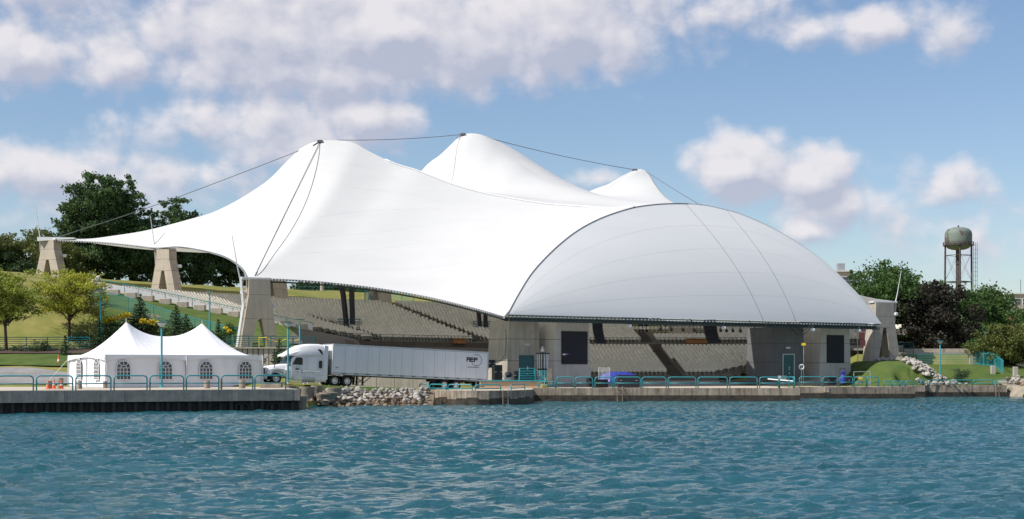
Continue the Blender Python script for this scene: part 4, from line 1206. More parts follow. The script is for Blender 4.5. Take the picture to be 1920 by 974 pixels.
def loft(a, b_, n, name, bulge=0.0, ease=True):
    Pm = []
    for j in range(n):
        v = j / (n - 1); w = v
        row = []
        for i in range(len(a)):
            p = a[i].lerp(b_[i], w)
            if ease:
                zv = 0.5 - 0.5 * math.cos(math.pi * v); zz = a[i].z + (b_[i].z - a[i].z) * (0.45 * v + .55 * zv)
                p = Vector((p.x, p.y, zz))
            row.append(p)
        Pm.append(row)
    m = MB(); m.grid(Pm); return m.build(name, M['membrane'], aud, smooth='all', W=True)
loft(c1, c2, 22, 'rear_membrane'); c2b = catmull(c2[NC // 2:], NC); loft(c2b, c3, 30, 'valley_membrane'); loft(c3, c4, 22, 'rear_membrane'); loft(c4, c5, 22, 'valley_membrane'); loft(c5, c6, 16, 'rear_membrane'); loft(c6, c7, 14, 'rear_membrane')
c8 = curve([(1680, 566, 186), (1660, 563, 186.4), (1640, 560, 186.6), (1600, 549, 186.6), (1560, 522, 186.4), (1500, 482, 185.6), (1450, 450, 184)], NC)
loft(c7, c8, 12, 'side_membrane', ease=False)
# piped ridge, seams and stays on the membrane
i0 = min(range(NC), key=lambda i: abs(960 + c1[i].x / c1[i].y * F - 790))
m = MB(); m.tube([p + Vector((0, -.05, .02)) for p in c1[i0 - 6:]], .09, 6); m.build('ridge_piping', M['white'], aud, smooth='all', W=True)
def on_front(px_, py_):
    """nearest grid vertex of the front membrane to a photo position"""
    best = None; bd = 1e9
    for row in P1m:
        for p in row:
            q = (960 + p.x / p.y * F - px_) ** 2 + (HOR - (p.z - HC) * F / p.y - py_) ** 2
            if q < bd: bd = q; best = p
    return best
pk = at(600, 266, 185)
from mathutils.bvhtree import BVHTree
_tri = [];  _vs = [p for row in P1m for p in row]
for j in range(NVV - 1):
    for i in range(NC - 1): _tri.append((j * NC + i, j * NC + i + 1, (j + 1) * NC + i + 1, (j + 1) * NC + i))
_bvh = BVHTree.FromPolygons(_vs, _tri)
def on_front(px_, py_):
    dr = (at(px_, py_, 100) - camp).normalized(); h_ = _bvh.ray_cast(camp, dr)
    return h_[0] if h_[0] is not None else at(px_, py_, 185)
def hug(pix, off, n):
    """a line through photo positions lying on the membrane"""
    out = []
    for q in catmull([Vector((q[0], q[1], 0)) for q in pix], n):
        p = on_front(q.x, q.y); out.append(p + (camp - p).normalized() * off)
    return out
m = MB(); m.tube(hug([(600, 266), (598, 290), (591, 325), (580, 362), (563, 402), (541, 440), (516, 475), (494, 506), (482, 517)], .04, 60), .035, 5); m.build('curved_line', M['cable'], aud, smooth='all', W=True)  # thin dark tube following a curve on the membrane
m = MB(); m.tube(hug([(600 - 122 * k / 10, 266 + 251 * k / 10) for k in range(11)], .16, 40), .04, 5); m.build('stay_cable', M['cable'], aud, smooth='all', W=True)
for seam in ([(560, 447), (700, 437), (790, 424)], [(540, 476), (700, 468), (820, 450)], [(640, 508), (790, 503), (900, 490)], [(575, 410), (700, 395), (830, 392)], [(350, 445), (420, 452), (470, 478)], [(420, 410), (480, 425), (540, 450)], [(640, 350), (760, 365), (900, 395)], [(880, 420), (960, 440), (1050, 440)], [(620, 300), (700, 318), (800, 350)], [(760, 535), (860, 520), (960, 530)]):
    pts = hug(seam, .0, 24)
    m = MB(); m.tube(pts, .010, 4); m.build('seam', M['membrane'], aud, smooth='all', W=True)
for cpts in ([at(103, 447, 190), at(300, 382, 188), at(553, 286, 185.6), at(600, 264, 185)],):
    m = MB(); m.tube(catmull(cpts, 20), .045, 5); m.build('ridge_cable', M['cable'], aud, W=True)
def sagline(a, b_, sag, n=20): return [a.lerp(b_, k / n) + Vector((0, 0, -sag * 4 * (k / n) * (1 - k / n))) for k in range(n + 1)]
for (a, b_, sg_) in ((at(632, 263, 185), at(866, 252.5, 200), .25), (at(912, 258, 200), at(1192, 319, 212), .3), (at(1212, 322, 212), at(1314, 385, 176), .1)):
    m = MB(); m.tube(sagline(a, b_, sg_), .045, 5); m.build('ridge_cable', M['cable'], aud, W=True)
for q in ((600, 265, 184.8), (868, 252, 199.8), (1190, 319, 211.8)):
    p = at(*q); m = MB(); m.box(p, (.7, .4, .3), bev=.05); m.tube([p, p + Vector((-.9, -.2, -.6))], .07, 5); m.tube([p, p + Vector((.25, -.3, -1.1))], .07, 5); m.build('cable_clamp', M['cable'], aud, W=True)
# edge cable with clamps
m = MB(); m.tube([p + Vector((0, -.05, -.10)) for p in c0], .09, 6); m.build('edge_cable', M['cable'], aud, smooth='all', W=True)
m = MB(); ed = catmull([p.copy() for p in e1[::4]] + [p.copy() for p in e2[3::4]] + [p.copy() for p in e3[3::6]] + [e3[-1]], 240)
for i, p in enumerate(ed):
    m.box(p + Vector((0, -.12, -.13)), (.16, .1, .14))
o = m.build('edge_clamps', M['steelwhite'], aud, W=True); o['kind'] = 'stuff'
m = MB(); m.tube([p + Vector((.1, .5, -.35)) for p in e3], .09, 6); m.build('inner_edge_cable', M['truss'], aud, smooth='all', W=True)
# end fitting at the first pylon
m = MB(); p = at(76, 448, 189.7); m.hexa([p + Vector(v) for v in ((-.3, -.5, -.35), (4.6, -.45, -.05), (4.6, .5, -.05), (-.3, .6, -.35))], [p + Vector(v) for v in ((-.3, -.5, .2), (4.6, -.45, .12), (4.6, .5, .12), (-.3, .6, .2))]); m.build('end_plate', M['white'], aud, W=True)
# interior masts (clusters of dark tubes under each peak)
def mast(base, top, label, lean=1.6):
    t = thing('roof_mast', base, label, 'mast', 'dark four-legged roof masts')
    for k, (dx, dy) in enumerate(((-1, -1), (1, -1), (1, 1), (-1, 1))):
        m = MB(); m.tube([Vector(base) + Vector((dx * .38, dy * .38, 0)), Vector(base) + Vector((dx * .55 - .3, dy * .55, 4.5)), Vector(top) + Vector((dx * 2.0, dy * 2.0, 0))], .30, 8); m.build('leg', M['black'], t, W=True, smooth=True)
    m = MB(); m.box(Vector(base) + Vector((0, 0, .2)), (1.6, 1.6, .5)); m.build('base', M['stepdark'], t, W=True)
mast((ax(656, 185), 185, 8.4), at(630, 340, 188), 'dark mast of clustered legs standing in the left seats')
mast((ax(906, 200), 200, 8.6), at(885, 360, 202), 'dark mast of clustered legs beside the left stage tower')
mast((ax(1208, 209), 209, 8.4), at(1200, 420, 214), 'dark mast behind the centre stairs')
for (x, y, z, r_) in ((ax(656, 185), 185, 8.4, 1.35), (ax(906, 200), 200, 8.6, 1.4)):
    t = thing('guard_railing', (x, y, z), 'dark guard rail around the foot of the %s mast' % ('left' if x < -10 else 'middle'), 'railing', 'guard rails at mast feet')
    for hgt in (.35, .7, 1.05, 1.4):
        m = MB(); m.tube([(x + r_ * a, y + r_ * b_, z + hgt) for a, b_ in ((-1, -1), (1, -1), (1, 1), (-1, 1))], .035, 5, closed=True); m.build('rail', M['teal_dk'], t, W=True)
    for a, b_ in ((-1, -1), (1, -1), (1, 1), (-1, 1), (0, -1), (-.5, -1), (.5, -1)):
        m = MB(); m.tube([(x + r_ * a, y + r_ * b_, z), (x + r_ * a, y + r_ * b_, z + 1.4)], .03, 5); m.build('post', M['teal_dk'], t, W=True)

# ================================================================= PYLONS
def pylon(px_, Y_, ybase, ytop, label, wt=2.1, wb=4.7, th=1.45, crotch=.52, flip=1, outdir=None, strut=True, masth=4.8, cm='concrete_warm', gapw=.5, drop=.8):
    b0 = at(px_, ybase, Y_); h = (ybase - ytop) * Y_ / F
    if outdir is None:
        v = Vector((b0.x - CB[0], b0.y - CB[1], 0)).normalized()
    else: v = Vector((*outdir, 0)).normalized()
    # local +x points outward from the bowl
    t = thing('concrete_pylon', b0, label, 'pylon', 'A-shaped concrete pylons', rz=math.atan2(v.y, v.x))
    def xo(z): return wb / 2 + (wt / 2 - wb / 2) * min(1, max(0, z) / (h * .8))
    zc = h * crotch
    gw = max(gapw, wb * .205)
    def xi(z): return .05 * wb + (gw - .05 * wb) * (1 - z / zc)
    g = .02
    # local outward = +x; thickness in y
    def seg(z0, z1, leg):
        m = MB()
        for s in ((-1, 1) if leg else (0,)):
            if s == 0: poly = [(-xo(z0), z0), (xo(z0), z0), (xo(z1), z1), (-xo(z1), z1)]
            else: poly = [(s * xi(z0), z0), (s * xo(z0), z0), (s * xo(z1), z1), (s * xi(z1), z1)]
            if s == -1: poly = poly[::-1]
            mm_ = MB(); k0 = th / 2
            mm_.extr(poly, -k0, k0); mm_.build('concrete_segment', M[cm], t)
    seg(-drop, zc * .45, True); seg(zc * .45 + g * 1.5, zc, True)
    seg(zc + g * 1.5, h * .76, False); seg(h * .76 + g * 1.5, h - .15, False)
    m = MB(); m.box((0, 0, h * .74), (wt * .9, th * .96, h * .42)); m.build('core', M['joint'], t)
    m = MB(); m.box((0.3, 0, h - .08), (wt + .9, th * .7, .3), bev=.04); m.build('head_plate', M['steelwhite'], t)
    if strut:
        s = 1
        xk = xo(h * .62) + .25
        for off in (-.24, .24):
            m = MB(); m.tube([(wt / 2 + .75, off, h + .1), (xk, off, h * .62), (wb / 2 + .3, off, -drop)], .12, 4); m.build('strut', M['steelwhite'], t)
        m = MB(); m.box((xk - .1, 0, h * .62), (.35, .7, .4), bev=.05); m.build('strut_joint', M['steelwhite'], t)
        m = MB(); m.tube([(wt / 2 + .8, 0, h - .2), (wt / 2 + 1.15, 0, h + masth * .3), (wt / 2 + 1.7, 0, h + masth)], [.09, .06, .035], 6); m.build('thin_mast', M['steelwhite'], t, smooth=True)
    # floodlights
    for (sx, sz) in ((-1, .62), (1, .80)):
        m = MB(); m.box((sx * (xo(h * sz) + .35), -th / 2 + .1, h * sz), (.55, .5, .42), bev=.08, rz=.4 * sx); m.tube([(sx * xo(h * sz), -th / 2 + .3, h * sz), (sx * (xo(h * sz) + .3), -th / 2 + .2, h * sz)], .05, 5)
        m.build('floodlight', M['white'], t)
    return t
pylon(96, 190, 531, 449, 'far left concrete pylon where the canopy ends in a point, before the trees', masth=4.6)
pylon(312, 186, 555, 466, 'second concrete pylon from the left, lit tan, standing on the lawn', wb=4.4, masth=4.4)
pylon(484, 155.5, 655, 522, 'tall shaded concrete pylon between the tent and the lorry', wt=2.3, wb=4.3, masth=4.6, cm='concrete_warm', crotch=.42, outdir=(-.93, -.36), gapw=.45, th=1.7)
pylon(515, 200, 566, 470, 'tan pylon seen behind the tall shaded one', wb=4.6, strut=False)
pylon(712, 213, 573, 480, 'tan pylon at the top of the seats above the stairs', wb=5.2, strut=False, gapw=1.0, crotch=.55)
pylon(1652, 186, 684, 566, 'right-hand grey concrete pylon beside the stone band', wt=2.6, wb=4.7, th=1.9, outdir=(.96, .28), masth=4.1, cm='concrete', gapw=.55, crotch=.58)

# ================================================================= STAGE
def ln(p, q): return [(p[0], p[1]), (q[0], q[1])]
DX, DY = .845, .536          # along the stage front; (-DY, DX) points away from the river
stage = thing('stage_floor', (20, 160, 1.3), 'grey stage floor with steps between the two concrete towers', 'stage'); stage['kind'] = 'structure'
def along(o, k, b=0.0): return (o[0] + DX * k - DY * b, o[1] + DY * k + DX * b)
S0 = (0.6, 152.9)
for i, (b0, b1, z) in enumerate(((0, 26, 1.55), (.7, 26, 1.72), (1.4, 26, 1.90))):
    m = MB(); q = [along(S0, 0, b0), along(S0, 52, b0), along(S0, 52, b1), along(S0, 0, b1)]
    if i == 0: q = [(0.6, 152.9), (29.9, 152.2), (36, 165), along(S0, 52, 0.0), along(S0, 52, b1), along(S0, 0, b1)]; q = [along(S0, 0, 0), along(S0, 52, 0), along(S0, 52, b1), along(S0, 0, b1)]
    m.prism(q, z - .17 - (.3 if i == 0 else 0), z); m.build('stage_step' if i < 2 else 'stage_deck', M['concrete'], stage, W=True)
def tower(o, w, dth, z0, z1, label, mt, batter=.35, screen=None, back=None, splits=(.36, .70), mt2=None):
    """battered concrete block; o = ground corner nearest the river"""
    t = thing('stage_tower', (o[0], o[1], z0), label, 'stage tower', 'concrete stage towers')
    zs = [z0] + [z0 + (z1 - z0) * s for s in splits] + [z1]
    def ring(z, ins=0.0):
        f = (z - z0) / (z1 - z0); bl = batter * f
        return [along(o, 0 + bl * .9 + ins, 0.02 * f + ins), along(o, w - bl - ins, ins), along(o, w - bl - ins, dth - bl - ins), along(o, bl * .9 + ins, dth - bl - ins)]
    for a, b_ in zip(zs, zs[1:]):
        m = MB(); q0, q1 = ring(a + .025), ring(b_ - .025)
        m.hexa([(p[0], p[1], a + .025 - (1 if a == z0 else 0)) for p in q0], [(p[0], p[1], b_ - .025) for p in q1]); m.build('wall_panel', M[mt], t, W=True)
    m = MB(); q0, q1 = ring(z0, .05), ring(z1 - .1, .05); m.hexa([(p[0], p[1], z0) for p in q0], [(p[0], p[1], z1 - .1) for p in q1]); m.build('core', M['joint'], t, W=True)
    if screen:
        k0, k1, s0, s1 = screen
        m = MB(); q = [along(o, k0, -.13), along(o, k1, -.13), along(o, k1, .0), along(o, k0, .0)]
        m.hexa([(p[0], p[1], s0) for p in q], [(p[0], p[1], s1) for p in q]); m.build('black_screen', M['screen'], t, W=True)
        m = MB()
        for (ka, kb, za, zb) in ((k0 - .06, k1 + .06, s1, s1 + .08), (k0 - .06, k1 + .06, s0 - .08, s0), (k0 - .08, k0, s0, s1), (k1, k1 + .08, s0, s1)):
            q = [along(o, ka, -.1), along(o, kb, -.1), along(o, kb, .0), along(o, ka, .0)]; m.hexa([(p[0], p[1], za) for p in q], [(p[0], p[1], zb) for p in q])
        m.build('screen_frame', M['black'], t, W=True)
    return t
T2 = tower((4.6, 157), 5.1, 4.5, 1.7, 8.72, 'left concrete stage tower with a black screen, lit along its left edge', 'concrete_light', screen=(1.1, 4.45, 3.95, 7.45))
m = MB(); q = along((4.6, 157), 1.45, -.16); 
for (dx, dz, w, h, c) in ((0, 4.95, .35, .16, 'white'), (.30, 4.98, .30, .14, 'pink'), (.62, 4.99, .3, .2, 'blue')):
    q = along((4.6, 157), 1.3 + dx, -.15); m = MB(); m.box((q[0], q[1], dz), (w, .04, h), rz=math.atan2(DY, DX)); m.build('small_sticker', M[c], T2, W=True)
T1 = tower((-0.585, 155.6), 4.5, 4.3, 1.7, 8.75, 'left side block of the stage with the dark teal door beside the trailer', 'concrete')
T4 = tower((38.6, 178.6), 5.6, 4.4, 1.5, 8.75, 'right concrete stage tower with a black screen', 'concrete_light', screen=(1.35, 4.15, 4.2, 7.55))
T3 = tower((31.7, 174.2), 5.6, 4.5, 1.7, 8.5, 'dark block right of the stage opening with the stage door', 'concrete_shaded', batter=.15)
def door(o, k0, k1, z0, z1, parent, mt='teal_dk', frame='alu'):
    m = MB(); q = [along(o, k0, -.05), along(o, k1, -.05), along(o, k1, .05), along(o, k0, .05)]; m.hexa([(p[0], p[1], z0) for p in q], [(p[0], p[1], z1) for p in q]); dd = m.build('door', M[mt], parent, W=True)
    for ka, kb, za, zb in ((k0 - .12, k0, z0, z1 + .1), (k1, k1 + .12, z0, z1 + .1), (k0, k1, z1, z1 + .1)):
        m = MB(); q = [along(o, ka, -.09), along(o, kb, -.09), along(o, kb, .05), along(o, ka, .05)]; m.hexa([(p[0], p[1], za) for p in q], [(p[0], p[1], zb) for p in q]); m.build('door_frame', M[frame], parent, W=True)
    for z_ in (z0 + 1.0, z0 + 1.5, z0 + 1.75):
        q = along(o, (k0 + k1) / 2 + .1, -.09); m = MB(); m.box((q[0], q[1], z_), (.12, .06, .14)); m.build('door_sign', M['white'], parent, W=True)
door((31.7, 174.2), 2.0, 3.75, 1.8, 5.1, T3)
door((-0.585, 155.6), 1.75, 3.4, 1.8, 4.75, T1, frame='teal_dk')
for o_, kk, zz, tt, nm in (((-0.585, 155.6), 2.6, 6.05, T1, 'steel_plate'), ((31.7, 174.2), 2.8, 5.95, T3, 'steel_plate')):
    q = along(o_, kk, -.06); m = MB(); m.box((q[0], q[1], zz), (.7, .06, .22), rz=math.atan2(DY, DX)); m.build(nm, M['alu'], tt, W=True)
# white bird-shaped emblem on the lit face of the left tower
q = at(1017, 655, 157.2); bd = thing('bird_emblem', q, 'white bird-shaped emblem on the lit edge of the left stage tower', 'emblem')
m = MB(); m.extr([(-.25, -.28), (.1, -.3), (.38, -.12), (.1, -.1), (.30, .08), (.0, .05), (.15, .32), (-.12, .22), (-.1, .0), (-.28, .0), (-.1, -.12)], -.05, 0); m.build('shape', M['white'], bd)
bd.rotation_euler = (0, 0, R(-25))
# cable swag on the left block, and swags under the truss
m = MB(); m.tube(catmull([at(948, 618, 155.2), at(949, 640, 155.1), at(947, 662, 155.0), at(938, 676, 154.6), at(925, 677, 155.5), at(915, 676, 156)], 30), .035, 5)
tag(m.build('power_cable', M['black'], smooth='all'), 'black power cable hanging down the left block and curving to the trailer', 'cable')
for k, (a, b_, sg_, lb) in enumerate(((at(1405, 601, 166), at(1441, 603, 168), 1.0, 'cable swag left of the right stage block'), (at(1478, 606, 168), at(1523, 609, 171), 1.3, 'cable swag over the right stage door'), (at(1488, 606, 169), at(1519, 609, 171), .8, 'shorter cable swag over the right stage door'))):
    m = MB(); m.tube(sagline(a, b_, sg_), .045, 5); tag(m.build('hanging_cable', M['black'], smooth='all'), lb, 'cable', 'hanging cables under the truss')
# pit wall in front of the lower seats is dark; small yellow box and gear
def gearbox(px_, py_, Y_, size, mt, label, cat, name, top=None, rz=.4):
    p = at(px_, py_, Y_); t = thing(name, p, label, cat, rz=rz)
    m = MB(); m.box((0, 0, size[2] / 2), size, bev=.05); m.build('case', M[mt], t)
    m = MB(); m.box((0, 0, size[2] + .03), (size[0] * .96, size[1] * .96, .06)); m.build('lid', M[top or mt], t)
    for sx in (-1, 1):
        m = MB(); m.box((sx * size[0] * .35, -size[1] / 2 - .02, size[2] * .6), (.22, .05, .06)); m.build('handle', M['alu'], t)
    return t
gearbox(932, 716, 153.5, (.95, .8, 1.75), 'black', 'tall black road case behind the trailer end', 'road case', 'road_case')
gearbox(952, 716, 153, (.85, .6, .75), 'alu', 'grey crate with bags on it beside the teal racks', 'crate', 'crate', rz=.1)
m = MB(); q = at(953, 708, 153); m.lathe([(.1, -.02), (.42, .02), (.45, .3), (.3, .55), (.05, .62)], 12, q); tag(m.build('duffel_bag', M['screen'], smooth='all'), 'dark blue bag slumped on the grey crate', 'bag')
gearbox(970, 716, 153, (.75, .6, 1.1), 'screen', 'dark blue case beside the dark teal door', 'road case', 'road_case', rz=.1)
gearbox(921, 690, 154.8, (.8, .6, .8), 'black', 'black equipment box on the tall case by the trailer', 'equipment', 'equipment_box')
gearbox(1109, 726, 151, (.9, .7, .9), 'black', 'low black case at the foot of the left stage tower', 'road case', 'road_case')
gearbox(1125, 727, 150.4, (1.5, .9, .8), 'black', 'black flight case behind the third stage-quay railing', 'road case', 'road_case')
gearbox(1177, 727, 150, (2.35, 1.2, 1.25), 'screen', 'large black case in front of the blue tarpaulin', 'road case', 'road_case', rz=.1)
gearbox(1556, 722, 165, (1.3, .9, .9), 'black', 'black generator case below the right tower screen', 'road case', 'road_case')
gearbox(1593, 722, 165, (1.0, .7, .9), 'black', 'black trolley case beside the blue machine', 'road case', 'road_case')
gearbox(1467, 713, 168, (.95, .6, .45), 'alu', 'slanted grey monitor wedge before the stage door', 'monitor', 'stage_monitor', rz=.5)
m = MB(); p = at(1160, 714, 153)
tarp = []
for i in range(13):
    row = []
    for j in range(9):
        u, v = i / 12 * 2 - 1, j / 8 * 2 - 1; z_ = 1.1 * (1 - abs(u) ** 3 * .6) * (1 - max(0, abs(v) - .6) * 1.2) + .07 * math.sin(i * 2.3 + j * 1.7); z_ = z_ if abs(u) < .99 and abs(v) < .99 else -.1
        row.append((p.x + u * 2.3, p.y + v * .9, p.z - .2 + z_))
    tarp.append(row)
m.grid(tarp, flip=True); tag(m.build('tarpaulin', M['blue'], smooth='all'), 'bright blue tarpaulin thrown over gear at the stage edge', 'tarpaulin')
def barrier(p, w, h, n, rz, label, mt='alu', group=None):
    t = thing('crowd_barrier', p, label, 'barrier', group, rz=rz)
    m = MB(); m.tube([(-w / 2, 0, .12), (-w / 2, 0, h), (w / 2, 0, h), (w / 2, 0, .12)], .03, 6, closed=True); m.build('frame', M[mt], t)
    for k in range(1, n):
        m = MB(); m.tube([(-w / 2 + w * k / n, 0, .12), (-w / 2 + w * k / n, 0, h)], .016, 4); m.build('bar', M[mt], t)
    for s_ in (-1, 1):
        m = MB(); m.tube([(s_ * w * .4, -.3, 0), (s_ * w * .4, 0, .14), (s_ * w * .4, .3, 0)], .025, 5); m.build('foot', M[mt], t)
    return t
barrier(at(1133, 716, 151.5), 1.2, 1.5, 9, .15, 'white barred barrier leaning at the blue tarpaulin', 'white', 'crowd barriers')
barrier(at(557, 720, 128.6), 2.3, 1.15, 15, .45, 'grey crowd barrier before the lorry fuel tank, left one', 'steelwhite', 'crowd barriers')
barrier(at(583, 721, 129.6), 1.9, 1.15, 12, .45, 'grey crowd barrier before the lorry sleeper, right one', 'steelwhite', 'crowd barriers')
# stack of teal barrier panels with a rack
rk = thing('railing_stack', at(989, 722, 151.5), 'stack of spare teal railing panels standing by the left stage tower', 'railing stack', rz=.1)
for k in range(4):
    y_ = k * .22
    m = MB(); m.tube([(-.85, y_, 0), (-.8, y_, 1.75), (.8, y_, 1.75), (.85, y_, 0)], .05, 6); 
    m.build('panel_frame', M['teal'], rk)
    for j in range(6):
        m = MB(); m.tube([(-.82, y_, .2 + j * .25), (.82, y_, .2 + j * .25)], .035, 5); m.build('panel_bar', M['teal'], rk)
rk2 = thing('mesh_cage', at(1018, 722, 151.8), 'teal wire cage trolley holding tall grey poles', 'cage', rz=.1)
for j in range(8):
    m = MB(); m.tube([(-.8, 0, .1 + j * .2), (.75, 0, .1 + j * .2)], .025, 4); m.build('wire', M['teal'], rk2)
for j in range(9):
    m = MB(); m.tube([(-.8 + j * .194, -.03, .05), (-.8 + j * .194, -.03, 1.55)], .025, 4); m.build('wire', M['teal'], rk2)
pl = thing('pole_rack', at(1018, 712, 152.6), 'bundle of tall grey poles standing in a black rack before the lit tower edge', 'pole rack')
for k, x_ in enumerate((-.55, -.35, -.15, .15, .35, .5)):
    m = MB(); m.tube([(x_, 0, 0), (x_ * 1.05, .1, 2.9 - (k % 2) * .1)], .055, 6); m.build('pole', M['steelwhite'] if k % 2 else M['alu'], pl)
m = MB(); m.box((0, .05, 2.8), (1.5, .15, .12)); m.build('top_bar', M['black'], pl); m = MB(); m.box((.1, .05, 1.1), (1.4, .2, .15)); m.build('lower_bar', M['black'], pl)
bp_ = thing('board', at(1031, 721, 150.8), 'pale plywood board leaning against the cage', 'board', rz=.3)
m = MB(); m.box((0, 0, .85), (.5, .05, 1.7), rot=Matrix.Rotation(-.12, 3, 'X')); m.build('sheet', M['planter'], bp_)
lp = thing('loading_platform', at(960, 731, 148.6), 'pale wooden loading platform with teal edge behind the rounded quay', 'platform', rz=.06)
m = MB(); m.box((0, 1.2, .42), (6.6, 2.4, .86)); m.build('body', M['ply'], lp); m = MB(); m.box((0, 1.15, .92), (6.8, 2.6, .12)); m.build('teal_edge', M['teal'], lp)
yb = thing('bucket', at(1020, 727.5, 147.8), 'yellow mop bucket behind the low railing', 'bucket')
m = MB(); m.lathe([(.2, 0), (.3, .1), (.36, .3), (.3, .33)], 12); m.build('tub', M['yellow'], yb, smooth=True); m = MB(); m.tube([(0, 0, .2), (.15, 0, 1.0)], .025, 5); m.build('handle', M['steelwhite'], yb)
bm_ = thing('blue_machine', at(1581, 724, 164), 'blue pump machine on a hand truck below the right tower', 'machine')
m = MB(); m.lathe([(.3, .3), (.34, .5), (.34, 1.1), (.2, 1.3), (.1, 1.35)], 12); m.build('tank', M['blue'], bm_, smooth=True)
m = MB(); m.tube([(-.3, .3, .1), (-.3, .3, 2.0), (.3, .3, 2.0), (.3, .3, .1)], .04, 6); m.build('frame', M['black'], bm_)
for s_ in (-1, 1):
    m = MB(); m.tube([(s_ * .38, .2, .2), (s_ * .3, .2, .2)], .2, 12); m.build('wheel', M['rubber'], bm_)
m = MB(); m.box((0, 0, 1.55), (.5, .4, .35), bev=.08); m.build('motor', M['blue'], bm_)
fc = thing('folding_chair', at(1613, 723, 163.5), 'yellow and black folding chair at the foot of the mound', 'chair')
m = MB(); m.box((0, 0, .9), (.5, .05, .35)); m.build('backrest', M['yellow'], fc); m = MB(); m.box((0, -.2, .45), (.5, .45, .05)); m.build('seat', M['black'], fc)
for s_ in (-1, 1):
    m = MB(); m.tube([(s_ * .24, .1, 1.05), (s_ * .24, -.45, 0)], .025, 5); m.tube([(s_ * .24, -.3, .45), (s_ * .24, .25, 0)], .025, 5); m.build('leg', M['black'], fc)
ys = thing('yellow_sign', at(1507, 649, 172), 'small yellow sign in the gap of the right tower', 'sign'); m = MB(); m.box((0, 0, .2), (.5, .05, .3)); m.build('plate', M['yellow'], ys)
m = MB(); m.tube([(0, .08, -5), (0, .08, .3)], .04, 5); m.build('post', M['alu'], ys)
lr = thing('life_ring', at(1503, 688.5, 171.6), 'white life ring hanging beside the right stage door', 'life ring')
m = MB(); m.tube([(.28 * math.cos(a), 0, .28 * math.sin(a)) for a in [2 * math.pi * k / 16 for k in range(16)]], .07, 6, closed=True); m.build('ring', M['white'], lr, smooth='all')
m = MB(); m.tube([(0, .1, -2.5), (0, .1, .3)], .05, 5); m.build('post', M['alu'], lr)
wp = thing('fallen_pole', at(1440, 716, 158), 'white pole lying on the stage quay behind the railings', 'pole'); m = MB(); m.tube([(0, 0, .3), (2.6, -2.0, .05)], .07, 6); m.build('tube', M['white'], wp)
pb = thing('pink_banner', at(1616, 650, 184), 'pink flower banner between the right tower and pylon', 'banner')
m = MB()
for i in range(4):
    m.box((.12 * (i % 2), .02 * i, 3.3 - i * .95), (.75, .05, .8))
m.build('cloth', M['pink'], pb); m = MB(); m.tube([(-.5, .1, -2.5), (-.5, .1, 3.8)], .05, 5); m.build('pole', M['alu'], pb)

# ================================================================= MARQUEE TENT
tr = thing('white_tent', (-34.9, 122, 1.72), 'white twin-peaked marquee tent with arched windows on the pier', 'tent', rz=math.atan2(8.0, 12.0))
LW, LD, EH = 14.5, 10.8, 2.85      # local x along the front, y away
tr.rotation_euler = (0, 0, math.atan2(.5547, .8320)); MW[tr.name] = Matrix.Translation(tr.location) @ tr.rotation_euler.to_matrix().to_4x4()
PXs = (3.65, 10.85)
def roof_h(x, y):
    v = 1 - abs(y - LD / 2) / (LD / 2)
    dx = min(abs(x - p) for p in PXs) / 3.63
    if PXs[0] < x < PXs[1]:
        H = 1.75 + 1.3 * (1 - min(1, dx)) ** 2.3
        return H * v ** (1.25 + .3 * (1 - min(1, dx)))
    return 3.05 * max(0, 1 - max(dx, 1 - v) * .55 - math.hypot(dx, 1 - v) * .45) ** 1.55
P = []
for j in range(61):
    y = LD * j / 60; row = []
    for i in range(97):
        x = LW * i / 96; z = EH + roof_h(x, y)
        an = math.atan2(y - LD / 2, x - min(PXs, key=lambda p: abs(p - x)))
        z += .018 * math.sin(an * 26) * min(1, (z - EH))
        row.append((x, y, z))
    P.append(row)
m = MB(); m.grid(P); m.build('roof', M['tentcloth'], tr, smooth='all')
for x0_, y0_, x1_, y1_, nm in ((0, 0, LW, 0, 'valance'), (0, LD, 0, 0, 'valance'), (LW, 0, LW, LD, 'valance'), (LW, LD, 0, LD, 'valance')):
    n = 60; Pm = [[], []]; dv = Vector((x1_ - x0_, y1_ - y0_, 0)); Lv = dv.length; dv.normalize(); ov = Vector((dv.y, -dv.x, 0))
    for i in range(n + 1):
        s = Lv * i / n; scal = abs(math.sin(math.pi * s / (Lv / (2 if Lv > 12 else 1)))); p = Vector((x0_, y0_, 0)) + dv * s
        Pm[0].append(tuple(p + ov * .06 + Vector((0, 0, EH - .50 + .30 * scal + 0.0)))); Pm[1].append(tuple(p + ov * .03 + Vector((0, 0, EH + .015))))
    m = MB(); m.grid(Pm); m.build(nm, M['tentcloth'], tr, smooth='all')
# side walls with gentle folds; arched windows set into them
def wall_cloth(x0_, y0_, x1_, y1_):
    dv = Vector((x1_ - x0_, y1_ - y0_, 0)); Lv = dv.length; dv.normalize(); ov = Vector((dv.y, -dv.x, 0)); n = int(Lv * 9); Pm = []
    for j in range(7):
        row = []
        for i in range(n + 1):
            s = Lv * i / n; p = Vector((x0_, y0_, 0)) + dv * s
            w = .035 * math.sin(s * 2.1 + j * .25) + .02 * math.sin(s * 5.3 + j * .6) + (.03 * math.sin(s * 9 + 1) if j < 2 else 0)
            row.append(tuple(p + ov * (w - .10) + Vector((0, 0, .02 + (EH - .1) * j / 6))))
        Pm.append(row)
    m = MB(); m.grid(Pm); m.build('side_wall', M['tentcloth'], tr, smooth='all')
wall_cloth(0, 0, LW / 2 - .02, 0); wall_cloth(LW / 2 + .02, 0, LW, 0); wall_cloth(0, LD, 0, 0); wall_cloth(LW, 0, LW, LD); wall_cloth(LW, LD, 0, LD)
